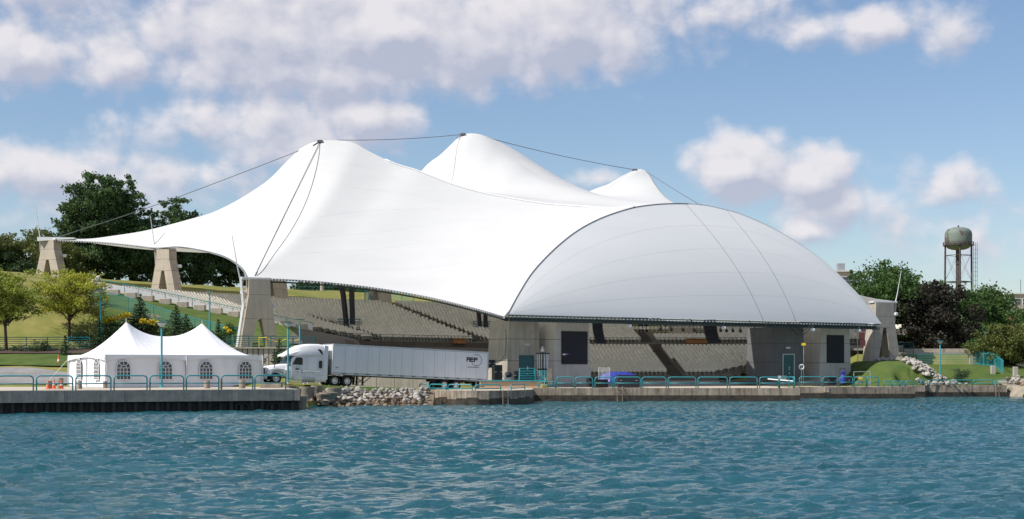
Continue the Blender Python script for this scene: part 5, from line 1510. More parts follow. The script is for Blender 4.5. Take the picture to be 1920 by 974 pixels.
for (x_, y_) in ((0, 0), (LW / 2, 0), (LW, 0), (0, LD), (LW, LD), (0, LD / 2)):
    m = MB(); m.tube([(x_, y_ - .12, -.02), (x_, y_ - .12, EH - .05)], .07, 8); m.build('pole', M['steelwhite'], tr)
for p_ in PXs:
    m = MB(); m.tube([(p_, LD / 2, 0), (p_, LD / 2, EH + 3.0)], .08, 6); m.tube([(p_, LD / 2, EH + 2.95), (p_, LD / 2, EH + 3.3)], .03, 5); m.build('centre_pole', M['steelwhite'], tr)
def arch_window(c, dirv, w, h, parent):
    """c = bottom centre on the wall, dirv = along wall; outward = right-hand side"""
    dv = Vector(dirv).normalized(); ov = Vector((dv.y, -dv.x, 0)); c = Vector(c)
    def P_(x, z, o): return tuple(c + dv * x + ov * o + Vector((0, 0, z)))
    r_ = w / 2; hs = h - r_
    outl = [(-r_, 0), (r_, 0)] + [(r_ * math.cos(a), hs + r_ * math.sin(a)) for a in [math.pi * k / 14 for k in range(15)]]
    n = len(outl)
    m = MB(); m.add([P_(x, z, .012) for x, z in outl] + [P_(x, z, .03) for x, z in outl], [tuple(range(n, 2 * n))] + [(i, (i + 1) % n, n + (i + 1) % n, n + i) for i in range(n)])
    wd = m.build('window', M['tentglass'], parent)
    m = MB(); bw = .02
    def bar(x0, z0, x1, z1, b=bw):
        dd = Vector((x1 - x0, 0, z1 - z0)); L2 = dd.length; nx, nz = -dd.z / L2 * b, dd.x / L2 * b
        q = [(x0 + nx, z0 + nz), (x0 - nx, z0 - nz), (x1 - nx, z1 - nz), (x1 + nx, z1 + nz)]
        m.hexa([P_(x, z, .03) for x, z in q], [P_(x, z, .06) for x, z in q])
    for a in (.25, .5, .75): bar(r_ * .42 * math.cos(math.pi * a), hs + r_ * .42 * math.sin(math.pi * a), r_ * math.cos(math.pi * a), hs + r_ * math.sin(math.pi * a))
    for k in range(6): a0, a1 = math.pi * k / 6, math.pi * (k + 1) / 6; bar(r_ * .42 * math.cos(a0), hs + r_ * .42 * math.sin(a0), r_ * .42 * math.cos(a1), hs + r_ * .42 * math.sin(a1))
    for x in (-r_ * .5, 0, r_ * .5): bar(x, 0, x, hs)
    k = 0
    while k * .34 < hs: bar(-r_, hs - k * .34, r_, hs - k * .34); k += 1
    for i in range(n - 1):
        if i != 0: bar(*outl[i], *outl[i + 1], b=.03)
    bar(-r_, 0, -r_, hs, .03); bar(-r_, 0, r_, 0, .03)
    m.build('window_bars', M['tentcloth'], wd)
    return wd
for x_ in (1.60, 5.35, 9.10, 12.85): arch_window((x_, -.0, .70), (1, 0, 0), 1.22, 1.62, tr)
for y_ in (2.3, 7.4): arch_window((-.0, y_, .70), (0, -1, 0), 1.35, 1.85, tr)
for (px_, Y_, lab) in ((321, 112.3, 'third'),): pass
# guy ropes and ballast on the tent's left
for k, (a, b_) in enumerate(((Vector((-40.6, 130.9, 4.5)), Vector((-43.0, 131.0, 1.9))), (Vector((-35.0, 122, 4.4)), Vector((-36.3, 120.3, 1.75))))):
    m = MB(); m.tube([a, b_], .025, 4); tag(m.build('guy_rope', M['steelwhite']), 'thin guy rope at the tent\'s %s corner' % ('far left' if k == 0 else 'near left'), 'rope')

# ================================================================= LORRY
ang = math.atan2(.48, .877)
lo = thing('semi_truck', (-23.36, 132.0, 2.0), 'white articulated lorry with sleeper cab and long white box trailer beside the tent', 'lorry', rot=(0, .0417, ang))
def ex(m, poly, y0, y1): return m.extr(poly, y0, y1)
# chassis
m = MB(); m.box((5.0, -.45, .85), (8.4, .14, .28)); m.box((5.0, .45, .85), (8.4, .14, .28)); m.box((1.1, 0, .55), (.3, 2.2, .3)); m.box((7.4, 0, .55), (1.6, 1.9, .25)); m.build('chassis', M['black'], lo)
# cab body: loft of cross sections
def loftx(secs, mt, name, parent, smooth=True):
    """secs: (x, half width bottom, half width top, z bottom, z top, corner)"""
    m = MB(); rings = []
    for (x, wb_, wt_, zb, zt, c) in secs:
        ring = [(x, -wb_, zb), (x, -wb_, zb + (zt - zb) * .5)]
        ring += [(x, -wt_ + c * (1 - math.cos(a)) * 1.0, zt - c + c * math.sin(a)) for a in [math.pi / 2 * k / 4 for k in range(5)]]
        ring += [(x, -y, z) for (_, y, z) in ring[::-1]]
        rings.append(ring)
    n = len(rings[0]); vs = [p for r_ in rings for p in r_]; fs = []
    for i in range(len(rings) - 1):
        for k in range(n):
            k2 = (k + 1) % n; fs.append((i * n + k, i * n + k2, (i + 1) * n + k2, (i + 1) * n + k))
    fs.append(tuple(range(n - 1, -1, -1))); fs.append(tuple((len(rings) - 1) * n + k for k in range(n)))
    m.add(vs, fs); return m.build(name, M[mt], parent, smooth=smooth)
loftx([(.20, .70, .62, .75, 1.45, .15), (.45, .86, .78, .7, 1.62, .18), (1.2, .95, .86, .7, 1.76, .2), (2.05, 1.02, .95, .7, 1.90, .2), (2.2, 1.06, 1.0, .7, 1.92, .2)], 'white', 'hood', lo)
cab = loftx([(2.1, 1.16, 1.02, .6, 1.90, .12), (2.85, 1.20, 1.02, .55, 2.72, .15), (3.0, 1.22, 1.06, .5, 2.80, .18), (6.0, 1.24, 1.2, .5, 3.0, .2)], 'white', 'cab', lo)
loftx([(1.95, 1.02, .98, 2.62, 2.76, .05), (2.4, 1.08, 1.0, 2.66, 2.98, .12), (2.9, 1.14, 1.02, 2.7, 3.35, .22), (3.5, 1.18, 1.05, 2.75, 3.68, .3), (4.3, 1.2, 1.08, 2.8, 3.87, .32), (5.2, 1.22, 1.12, 2.85, 3.90, .3), (5.75, 1.22, 1.15, 2.85, 3.84, .25)], 'white', 'roof_fairing', lo)
m = MB(); m.hexa([(5.75, -1.24, .6), (6.12, -1.22, .6), (6.12, 1.22, .6), (5.75, 1.24, .6)], [(5.75, -1.2, 3.8), (6.12, -1.2, 3.76), (6.12, 1.2, 3.76), (5.75, 1.2, 3.8)])
m.build('side_extender', M['whiteside'], lo)
# windscreen, two panes
for s_ in (-1, 1):
    m = MB(); y0, y1 = sorted((s_ * .04, s_ * .98)); 
    m.add([(2.07, y0, 1.95), (2.07, y1, 1.95), (2.72, y1 * .93, 2.66), (2.72, y0, 2.66)], [(0, 3, 2, 1)]); m.add([(2.10, y0, 1.93), (2.10, y1, 1.93), (2.75, y1 * .93, 2.64), (2.75, y0, 2.64)], [(0, 1, 2, 3)])
    m.build('windscreen', M['glass'], lo)
def sidepoly(poly, y, mt, name, parent, th=.02):
    m = MB(); m.extr(poly, y - th, y); return m.build(name, M[mt], parent)
dr = sidepoly([(2.62, .85), (3.72, .85), (3.72, 2.62), (3.35, 2.68), (2.95, 2.64), (2.48, 2.0)], -1.205, 'whiteside', 'door', lo, .035)
sidepoly([(2.62, 1.88), (3.60, 1.86), (3.60, 2.42), (3.50, 2.56), (3.05, 2.56), (2.92, 2.5)], -1.235, 'glass', 'window', dr, .02)
m = MB(); m.box((3.55, -1.26, 1.25), (.16, .05, .30), bev=.02); m.build('handle', M['black'], dr)
sidepoly([(5.05, 3.38), (5.10, 3.42), (5.35, 3.40), (5.55, 3.15), (5.58, 2.9), (5.45, 2.95)], -1.235, 'glass', 'fairing_window', lo)
sidepoly([(5.22, 1.68), (5.28, 1.62), (5.48, 1.62), (5.54, 1.68), (5.54, 2.28), (5.48, 2.34), (5.28, 2.34), (5.22, 2.28)], -1.255, 'glass', 'sleeper_window', lo)
m = MB(); m.tube([(5.12, -1.25, 1.5), (5.12, -1.25, 2.46), (5.64, -1.25, 2.46), (5.64, -1.25, 1.5)], .02, 4, closed=True); m.tube([(4.7, -1.245, 1.0), (5.7, -1.245, 1.0), (5.7, -1.245, 1.32), (4.85, -1.245, 1.32)], .014, 4, closed=True); m.tube([(3.95, -1.24, .95), (3.95, -1.22, 2.6)], .02, 4); m.tube([(4.15, -1.24, .95), (4.15, -1.22, 2.6)], .012, 4); m.tube([(2.2, -1.2, 2.72), (5.7, -1.255, 2.66)], .02, 4)
m.build('body_lines', M['alu'], lo)
# sun visor with lettering-like lamps
m = MB(); m.hexa([(1.86, -.98, 2.60), (2.3, -1.02, 2.66), (2.3, 1.02, 2.66), (1.86, .98, 2.60)], [(1.95, -.98, 2.76), (2.4, -1.02, 2.86), (2.4, 1.02, 2.86), (1.95, .98, 2.76)]); m.build('sun_visor', M['white'], lo)
# fenders, bumper, grille, headlights
for s_ in (-1, 1):
    m = MB(); pr_ = [(.22, .86), (.28, 1.12), (.55, 1.35), (1.1, 1.45), (1.65, 1.42), (2.2, 1.3), (2.2, 1.02), (1.78, 1.02), (1.62, 1.22), (1.35, 1.30), (1.0, 1.28), (.72, 1.1), (.62, .86)]
    y0, y1 = (-1.22, -.80) if s_ < 0 else (.80, 1.22); m.extr(pr_, y0, y1); m.build('fender', M['white'], lo, smooth=True)
    m = MB(); m.hexa([(.20, s_ * 1.22, .98), (.20, s_ * .85, .98), (.62, s_ * .95, 1.02), (.62, s_ * 1.24, 1.02)][::s_ * -1], [(.30, s_ * 1.20, 1.22), (.30, s_ * .82, 1.22), (.68, s_ * .95, 1.26), (.68, s_ * 1.235, 1.26)][::s_ * -1]); m.build('headlight', M['chrome'], lo)
m = MB(); m.box((.12, 0, .62), (.34, 2.35, .48), bev=.1); m.build('bumper', M['whiteside'], lo)
m = MB(); m.box((.14, 0, 1.1), (.12, 1.1, .62), bev=.04); m.build('grille', M['black'], lo)
for k in range(5): m = MB(); m.box((.07, 0, .9 + k * .11), (.03, 1.0, .035)); m.build('grille_bar', M['chrome'], lo)
m = MB(); m.tube([(.95, -1.0, 1.45), (.93, -1.12, 1.85), (1.02, -1.12, 2.0)], .035, 6); m.box((.95, -1.14, 1.9), (.08, .2, .3), bev=.03); m.build('hood_mirror', M['black'], lo)
m = MB(); m.tube([(2.5, -1.15, 2.35), (2.3, -1.42, 2.3), (2.3, -1.42, 1.7), (2.5, -1.15, 1.7)], .025, 5); m.box((2.3, -1.42, 2.0), (.1, .22, .62), bev=.04); m.build('door_mirror', M['black'], lo)
# tank, steps, skirts
m = MB(); m.tube([(3.7, -.95, .62), (4.9, -.95, .62)], .33, 16); m.build('fuel_tank', M['alu'], lo, smooth=True)
m = MB(); m.box((3.1, -1.08, .42), (.9, .22, .08)); m.box((3.1, -1.12, .68), (.9, .18, .08)); m.build('steps', M['alu'], lo)
m = MB(); m.box((5.3, -1.1, .62), (1.4, .1, .5)); m.build('side_skirt', M['whiteside'], lo)
def wheel(x, y, r_=.52, w=.30, rimm='chrome', deep=False):
    m = MB(); s_ = -1 if y < 0 else 1
    prof = [(r_ * .58, -w / 2), (r_ * .90, -w / 2), (r_, -w / 2 + .05), (r_, w / 2 - .05), (r_ * .90, w / 2), (r_ * .58, w / 2)]
    n = 24; vs = []; 
    for (a, b_) in prof:
        for k in range(n): an = 2 * math.pi * k / n; vs.append((x + a * math.cos(an), y + b_, r_ + a * math.sin(an)))
    fs = []
    for i in range(6):
        for k in range(n): k2 = (k + 1) % n; i2 = (i + 1) % 6; fs.append((i * n + k, i2 * n + k, i2 * n + k2, i * n + k2))
    m.add(vs, fs); tyre = m.build('wheel', M['rubber'], lo, smooth=True)
    ys = y + s_ * (w / 2 - .02); yi = y + s_ * (w / 2 - .16)
    m = MB(); vs = []
    for (a, yy) in ((r_ * .60, ys + s_ * .02), (r_ * .54, ys), (r_ * .50, yi), (r_ * .28, yi), (r_ * .26, yi + s_ * .09), (.01, yi + s_ * .10)):
        for k in range(n): an = 2 * math.pi * k / n; vs.append((x + a * math.cos(an), yy, r_ + a * math.sin(an)))
    fs = [(i * n + k, (i + 1) * n + k, (i + 1) * n + (k + 1) % n, i * n + (k + 1) % n) for i in range(5) for k in range(n)]
    m.add(vs, fs); m.build('rim', M[rimm], tyre, smooth=True)
    for k in range(8):
        an = 2 * math.pi * k / 8; m = MB(); m.box((x + r_ * .39 * math.cos(an), yi + s_ * .015, r_ + r_ * .39 * math.sin(an)), (.055, .03, .055)); m.build('bolt', M['black'], tyre)
for x_ in (1.1,): wheel(x_, -1.05); wheel(x_, 1.05)
for x_ in (6.85, 8.12, 18.35, 19.65):
    wheel(x_, -1.12, rimm='white' if x_ < 10 else 'chrome'); wheel(x_, 1.12); wheel(x_, -.78, rimm='black'); 
m = MB()
for x_ in (1.1, 6.85, 8.12, 18.35, 19.65): m.tube([(x_, -1.0, .52), (x_, 1.0, .52)], .09, 8)
m.build('axles', M['black'], lo)
m = MB(); m.extr([(6.2, 1.0), (6.5, 1.12), (8.5, 1.12), (8.75, .85), (8.7, .85), (8.45, 1.07), (6.55, 1.07)], -1.26, -.6); m.build('rear_mudguard', M['black'], lo)
m = MB(); m.box((8.85, -1.0, .55), (.03, .5, .7)); m.build('mud_flap', M['rubber'], lo)
# trailer
TX0, TX1, TZ0, TZ1 = 6.55, 23.1, 1.12, 3.98
m = MB(); m.box(((TX0 + TX1) / 2, 0, (TZ0 + TZ1) / 2), (TX1 - TX0 - .06, 2.54, TZ1 - TZ0 - .04)); trl = m.build('trailer_body', M['joint'], lo)
npan = 14; wpan = (TX1 - TX0 - .2) / npan
m = MB(); m.box((0, 0, 0), (wpan - .022, .03, TZ1 - TZ0 - .30)); pm = m.build('side_panel', M['whiteside'], trl); pm.location = (TX0 + .1 + wpan / 2, -1.29, (TZ0 + TZ1) / 2 + .02)
for s_ in (-1, 1):
    for k in range(npan):
        if s_ == -1 and k == 0: continue
        c = pm.copy(); col.objects.link(c); c.parent = trl; c.location = (TX0 + .1 + wpan * (k + .5), s_ * 1.29, (TZ0 + TZ1) / 2 + .02)
m = MB(); m.box(((TX0 + TX1) / 2, -1.295, TZ1 - .06), (TX1 - TX0, .06, .13)); m.box(((TX0 + TX1) / 2, 1.295, TZ1 - .06), (TX1 - TX0, .06, .13)); m.build('top_rail', M['alu'], trl)
m = MB(); m.box(((TX0 + TX1) / 2, -1.30, TZ0 + .06), (TX1 - TX0, .07, .16)); m.box(((TX0 + TX1) / 2, 1.30, TZ0 + .06), (TX1 - TX0, .07, .16)); m.build('bottom_rail', M['alu'], trl)
m = MB(); m.box(((TX0 + TX1) / 2, 0, TZ1 + .01), (TX1 - TX0, 2.58, .03)); m.build('roof', M['alu'], trl)
for k in range(13): m = MB(); m.box((TX0 + 1.2 + k * 1.2, -1.345, TZ0 + .10), (.42, .02, .05)); m.build('reflector_strip', M['print'], trl)
m = MB(); m.box((TX0 - .02, 0, 3.22), (.05, 2.3, 1.42)); m.build('front_panel', M['white'], trl); m = MB(); m.box((TX0 - .02, 0, 1.82), (.05, 2.3, 1.34)); m.build('front_panel', M['alu'], trl)
for s_ in (-1, 1): m = MB(); m.box((TX0 + .03, s_ * 1.24, (TZ0 + TZ1) / 2), (.14, .12, TZ1 - TZ0), bev=.03); m.build('corner_post', M['white'], trl); m = MB(); m.box((TX1 - .03, s_ * 1.25, (TZ0 + TZ1) / 2), (.12, .1, TZ1 - TZ0)); m.build('corner_post', M['alu'], trl)
m = MB(); m.box((TX1 + .01, 0, (TZ0 + TZ1) / 2), (.05, 2.3, TZ1 - TZ0 - .2)); m.build('rear_door', M['whiteside'], trl)
# under-trailer: landing legs, slider, toolbox
for s_ in (-1, 1):
    m = MB(); m.box((9.9, s_ * .75, .68), (.14, .14, .9)); m.box((9.9, s_ * .75, .2), (.32, .3, .06)); m.tube([(9.9, s_ * .75, .35), (10.9, s_ * .6, 1.1)], .04, 5); m.tube([(9.9, s_ * .75, .35), (9.2, s_ * .6, 1.1)], .03, 5); m.build('landing_leg', M['black'], trl)
m = MB(); m.box((19.0, -.5, .95), (3.6, .12, .3)); m.box((19.0, .5, .95), (3.6, .12, .3)); m.box((14.5, 0, 1.05), (12, 1.6, .08)); m.build('under_frame', M['black'], trl)
m = MB(); m.box((22.9, 0, .55), (.12, 2.3, .12)); m.box((22.9, -.8, .8), (.1, .1, .6)); m.box((22.9, .8, .8), (.1, .1, .6)); m.build('rear_underrun_bar', M['steelwhite'], trl)
m = MB(); m.tube([(6.5, .3, 1.6), (6.3, .1, 1.1), (6.1, .3, 1.5)], .03, 5); m.build('air_line', M['orange'], lo); m = MB(); m.tube([(6.5, -.3, 1.7), (6.3, -.2, 1.2), (6.1, -.1, 1.6)], .03, 5); m.tube([(6.45, 0, 1.2), (6.45, -.2, 1.9)], .04, 5); m.build('air_line', M['black'], lo)
# lettering
def text_part(body, size, loc, rot, parent, mt='print', ext=.006, align='CENTER', bold=.0, name='lettering', sx=1.0):
    cu = bpy.data.curves.new(name, 'FONT'); cu.body = body; cu.size = size; cu.extrude = ext; cu.align_x = align; cu.offset = bold; cu.resolution_u = 3
    ob = bpy.data.objects.new(name, cu); col.objects.link(ob)
    dg = bpy.context.evaluated_depsgraph_get(); me = bpy.data.meshes.new_from_object(ob.evaluated_get(dg)); bpy.data.objects.remove(ob)
    me.materials.clear(); me.materials.append(M[mt]); o = bpy.data.objects.new(name, me); col.objects.link(o); o.parent = parent; o.location = loc; o.rotation_euler = rot; o.scale = (sx, 1, 1)
    return o
def ring(c, r_, th, parent, plane, y, a0=0, a1=360, mt='print', name='logo_ring'):
    m = MB(); n = 40
    pts = []
    for k in range(n + 1):
        a = R(a0 + (a1 - a0) * k / n); 
        if plane == 'y': pts.append((c[0] + r_ * math.cos(a), y, c[1] + r_ * math.sin(a)))
        else: pts.append((y, c[0] + r_ * math.cos(a), c[1] + r_ * math.sin(a)))
    m.tube(pts, th, 4); return m.build(name, M[mt], parent)
def block_letters(x0, z0, s, parent, plane='y', off=-1.315, dirn=1, t=.15):
    """squared REP lettering out of bars; s = letter height"""
    w = s * .84; b_ = s * t * 1.5
    L_ = {'R': [(0, 0, b_, 1), (0, 1 - b_ / s, w, 1), (w - b_, .0, w, 1), (0, .42, w, .42 + b_ / s)],
          'E': [(0, 0, b_, 1), (0, 1 - b_ / s, w, 1), (0, .42, w, .42 + b_ / s), (0, 0, w, b_ / s)],
          'P': [(0, 0, b_, 1), (0, 1 - b_ / s, w, 1), (0, .42, w, .42 + b_ / s), (w - b_, .42, w, 1)]}
    x = x0
    for ch in 'REP':
        m = MB()
        for (a, z_a, b2, z_b) in L_[ch]:
            xa, xb = x + dirn * a, x + dirn * b2
            if ch == 'R' and a > 0 and z_a == 0.0: z_a = 0.0
            if plane == 'y': m.box(((xa + xb) / 2, off, z0 + s * (z_a + z_b) / 2), (abs(xb - xa), .014, s * (z_b - z_a)))
            else: m.box((off, (xa + xb) / 2, z0 + s * (z_a + z_b) / 2), (.014, abs(xb - xa), s * (z_b - z_a)))
        m.build('logo_letter', M['print'], parent); x += dirn * (w + s * .07)
block_letters(20.68, 2.92, .45, trl)
ring((21.78, 3.11), .57, .02, trl, 'y', -1.315, -155, 125)
text_part('REPETITIONTOURING.COM', .105, (21.45, -1.312, 2.36), (R(90), 0, 0), trl, bold=.002)
block_letters(.62, 3.25, .30, trl, plane='x', off=TX0 - .055, dirn=-1)
ring((-.15, 3.33), .33, .012, trl, 'x', TX0 - .055, 0, 360)
ring((3.2, 1.45), .26, .012, lo, 'y', -1.245, 0, 360); text_part('REP', .2, (3.12, -1.25, 1.40), (R(90), 0, 0), lo, bold=.01)
text_part('6237', .14, (TX0 + .45, -1.312, 1.72), (R(90), 0, 0), trl, bold=.004)
text_part('REP TRANSPORT', .09, (4.35, -1.262, 1.22), (R(90), 0, 0), lo, bold=.003)

# ================================================================= SMALL THINGS ON THE PIER AND BANK
def cone(px_, py_, Y_, h, label, stripe=True):
    t = thing('traffic_cone', at(px_, py_, Y_), label, 'traffic cone', 'orange traffic cones')
    m = MB(); m.box((0, 0, .02), (h * .5, h * .5, .04)); m.lathe([(h * .19, .03), (h * .04, h), (.01, h)], 14); m.build('body', M['orange'], t, smooth=True)
    if stripe: m = MB(); m.lathe([(h * .142, h * .38), (h * .103, h * .62)], 14); m.build('white_band', M['white'], t, smooth=True)
cone(101, 729.5, 110.5, .78, 'orange traffic cone with a white band, middle of the three on the pier')
cone(115, 729.5, 110.8, .72, 'orange traffic cone with a white top, right one of the three on the pier')
cone(90, 729.5, 112, .72, 'orange traffic cone half hidden behind the left drum on the pier', False)
cone(110, 684.5, 143.5, .95, 'lone orange traffic cone on the grass strip by the tent')
def drum(px_, py_, Y_, r_, h, label):
    g = MB(); g.lathe([(r_, 0), (r_, h * .9), (r_ * .94, h), (r_ * .7, h), (r_ * .68, h * .9), (.02, h * .88)], 16)
    tag(g.build('concrete_bollard', M['planter'], smooth=True, loc=at(px_, py_, Y_)), label, 'bollard', 'round concrete bollards on the pier')
drum(92, 729.6, 113, .23, .62, 'grey concrete bollard behind the left traffic cone'); drum(113, 729.0, 113.6, .24, .85, 'tall grey concrete bollard behind the right traffic cone')
drum(149, 729.6, 112.6, .2, .62, 'grey concrete bollard by the tent\'s left wall'); drum(197, 728.0, 114, .18, .55, 'small bollard at the tent corner'); drum(388, 728.5, 118, .26, .62, 'beige bollard before the third front window of the tent')
drum(454, 728.5, 119, .27, .7, 'beige bollard before the last front window of the tent'); drum(413.5, 728.5, 118, .16, .85, 'slim beige bollard between the tent windows')
m = MB(); m.box((0, 0, .22), (1.9, .7, .45), bev=.04); tag(m.build('concrete_block', M['planter'], loc=at(508, 727, 123)), 'long concrete block under the lorry bumper', 'block')

# ================================================================= WATER TOWER
wt = thing('water_tower', at(1797, 700, 500), 'old pale green water tower with rust patches and a ladder, above the trees', 'water tower')
s5 = 500 / F
def wz(py_): return (700 - py_) * s5
m = MB(); m.lathe([(.02, wz(469)), (2.2, wz(468.5)), (3.6, wz(466)), (4.5, wz(460)), (4.65, wz(455)), (4.65, wz(440)), (4.4, wz(434.5)), (3.6, wz(430)), (2.0, wz(427.2)), (.4, wz(426.2)), (.02, wz(426))], 40); m.build('tank', M['rust'], wt, smooth=True)
m = MB(); m.lathe([(.25, wz(426)), (.25, wz(424.5)), (.5, wz(424)), (.1, wz(423))], 10); m.build('finial', M['rustpost'], wt)
m = MB(); m.lathe([(4.66, wz(461.2)), (5.25, wz(461.2)), (5.25, wz(460.2)), (4.66, wz(460.2))], 32); m.build('balcony', M['rustpost'], wt)
m = MB(); n = 20
for k in range(n):
    a0, a1 = 2 * math.pi * k / n, 2 * math.pi * (k + 1) / n; p = lambda a, z: (5.2 * math.cos(a), 5.2 * math.sin(a), z)
    m.tube([p(a0, wz(460.5)), p(a0, wz(454.5))], .06, 4); m.tube([p(a0, wz(454.5)), p(a1, wz(454.5))], .06, 4); m.tube([p(a0, wz(460.5)), p(a1, wz(454.5))], .035, 4); m.tube([p(a0, wz(454.5)), p(a1, wz(460.5))], .035, 4)
m.build('balcony_railing', M['rustpost'], wt)
m = MB(); m.tube([(0, 0, wz(469)), (0, 0, -2)], .62, 12); m.build('riser_pipe', M['rustpost'], wt, smooth=True)
legs = [(5.0 * math.cos(a), 5.0 * math.sin(a)) for a in (R(20), R(110), R(200), R(290))]
legs = [(-4.35, 1.8), (4.35, 1.8), (4.3, -1.8), (-4.3, -1.8)]
legs = [(-4.4, 0.6), (4.4, -.6), (-.8, -4.4), (.8, 4.4)]
for (x_, y_) in legs: m = MB(); m.tube([(x_, y_, wz(458)), (x_ * 1.08, y_ * 1.08, -2)], .34, 8); m.build('leg', M['rustpost'], wt, smooth=True)
m = MB(); order = [0, 2, 1, 3]
for k in range(4):
    a, b_ = legs[order[k]], legs[order[(k + 1) % 4]]
    for zz in (wz(479), wz(529)): m.tube([(a[0] * 1.03, a[1] * 1.03, zz), (b_[0] * 1.03, b_[1] * 1.03, zz)], .10 if zz > 39 else .2, 5)
    m.tube([(a[0], a[1], wz(475)), (b_[0] * 1.05, b_[1] * 1.05, wz(529))], .05, 4); m.tube([(b_[0], b_[1], wz(475)), (a[0] * 1.05, a[1] * 1.05, wz(529))], .05, 4)
m.build('brace_rods', M['rustpost'], wt)
m = MB()
for x_ in (5.15, 5.85, 6.45): m.tube([(x_, -.6, wz(455)), (x_, -.6, -2)], .07, 4)
z_ = 0
while z_ < wz(455): m.tube([(4.4, -.6, z_), (6.45, -.6, z_)] if int(z_ * 3) % 4 == 0 else [(5.15, -.6, z_), (6.45, -.6, z_)], .045, 4); z_ += 1.55
m.build('ladder', M['rustpost'], wt)

# ================================================================= BUILDINGS
def building(px0, px1, ytop, Y_, depth, floors, bays, label, wallm, fh=3.4, ww=1.5, wh=1.7, zb=4.0, extras=None, rz=0.0):
    x0, x1 = ax(px0, Y_), ax(px1, Y_); ztop = HC - (ytop - HOR) * Y_ / F
    t = thing('building', ((x0 + x1) / 2, Y_, zb), label, 'building', rz=rz); W_ = x1 - x0; H_ = ztop - zb
    m = MB(); m.box((0, depth / 2, H_ / 2), (W_, depth, H_)); m.build('wall', M[wallm], t)
    m = MB(); m.box((0, depth / 2, H_ + .15), (W_ + .8, depth + .8, .3)); m.build('roof', M['bldgw'], t)
    wd = None
    for f in range(floors):
        for b2 in range(bays):
            p = (-W_ / 2 + W_ * (b2 + .5) / bays, -.02, H_ - 1.2 - wh / 2 - f * fh)
            if wd is None:
                m = MB(); m.box((0, 0, 0), (ww + .25, .12, wh + .25)); wd = m.build('window', M['bldgw'], t); m = MB(); m.box((0, -.05, wh * .27), (ww, .08, wh * .42)); g1 = m.build('pane', M['winb'], wd); m = MB(); m.box((0, -.05, -wh * .25), (ww, .08, wh * .44)); m.build('pane', M['winb'], wd); wd.location = p
            else: copy_tree(wd, loc=p, parent=t)
    return t
b1 = building(1886, 1990, 552, 380, 14, 4, 7, 'beige apartment building with dark windows at the right edge behind the trees', 'bldg', zb=5)
m = MB(); m.box((-6.5, -.3, 11.6), (3.0, .6, 1.2)); m.build('brick_band', M['brick'], b1); m = MB(); m.box((-1, -.25, 9.2), (15.5, .5, 1.6)); m.build('brick_band', M['brick'], b1); m = MB(); m.box((-2.0, 4, 20.5), (.12, .12, 4)); m.build('roof_antenna', M['cable'], b1)
building(1858, 1886, 555, 388, 12, 3, 3, 'white building wing left of the beige apartment building', 'bldgw', zb=5)
b3 = building(1500, 1600, 510, 340, 16, 4, 9, 'dark-roofed office building showing above the right slope of the stage dome', 'bldg', zb=5)
m = MB(); m.box((3.6, 1.5, 22.6), (1.8, 2, 2.0)); m.build('roof_plant', M['alu'], b3)

# right side gates: metal picket fences and concrete posts
def picket(p0, p1, h, label, n, mt='teal'):
    t = thing('picket_fence', (*p0, tz(*p0)), label, 'fence'); a, b_ = Vector((*p0, 0)), Vector((*p1, 0))
    for k in range(n + 1):
        p = a.lerp(b_, k / n); z_ = tz(p.x, p.y); m = MB(); m.tube([(p.x, p.y, z_), (p.x, p.y, z_ + h)], .03 if k % 8 else .06, 4); m.build('picket', M[mt], t, W=True)
    for hh in (.25, h - .25):
        m = MB(); m.tube([(a.lerp(b_, k / 6).x, a.lerp(b_, k / 6).y, tz(*a.lerp(b_, k / 6).xy) + hh) for k in range(7)], .035, 5); m.build('rail', M[mt], t, W=True)
picket((60.6, 187), (62.2, 183.4), 1.9, 'tall teal picket fence descending behind the olive tree', 16)
picket((62.3, 183.2), (62.2, 180.0), 1.9, 'teal picket gate beside the bush and concrete post', 10)
picket((66.3, 179), (71.5, 178.6), 2.0, 'teal picket fence at the far right between concrete posts', 20)
for k, (px_, y0, y1, Y_, wpx, lab) in enumerate(((1821, 657, 695, 187, 7, 'tall concrete post at the end of the lawn fence'), (1862, 686, 716, 180, 8, 'concrete post between the teal gates'), (1904, 688, 720, 178, 8, 'concrete post at the far right fence'))):
    p = at(px_, y1, Y_); h = (y1 - y0) * Y_ / F; w = wpx * Y_ / F
    m = MB(); m.box((0, 0, h / 2 - .3), (w, w, h + .6), bev=.03); tag(m.build('concrete_post', M['concrete'], loc=p), lab, 'post', 'concrete fence posts')
hut = thing('shelter', at(1885, 700, 196), 'low grey shelter with a flat white roof under the olive tree', 'shelter')
m = MB(); m.box((0, 2, .9), (6.0, 3.5, 3.0)); m.build('wall', M['concrete'], hut); m = MB(); m.box((-.4, 1.8, 2.5), (7.6, 4.6, .2)); m.build('roof', M['white'], hut); m = MB(); m.box((-.8, .2, 1.0), (1.6, .1, 2.2)); m.build('doorway', M['black'], hut)

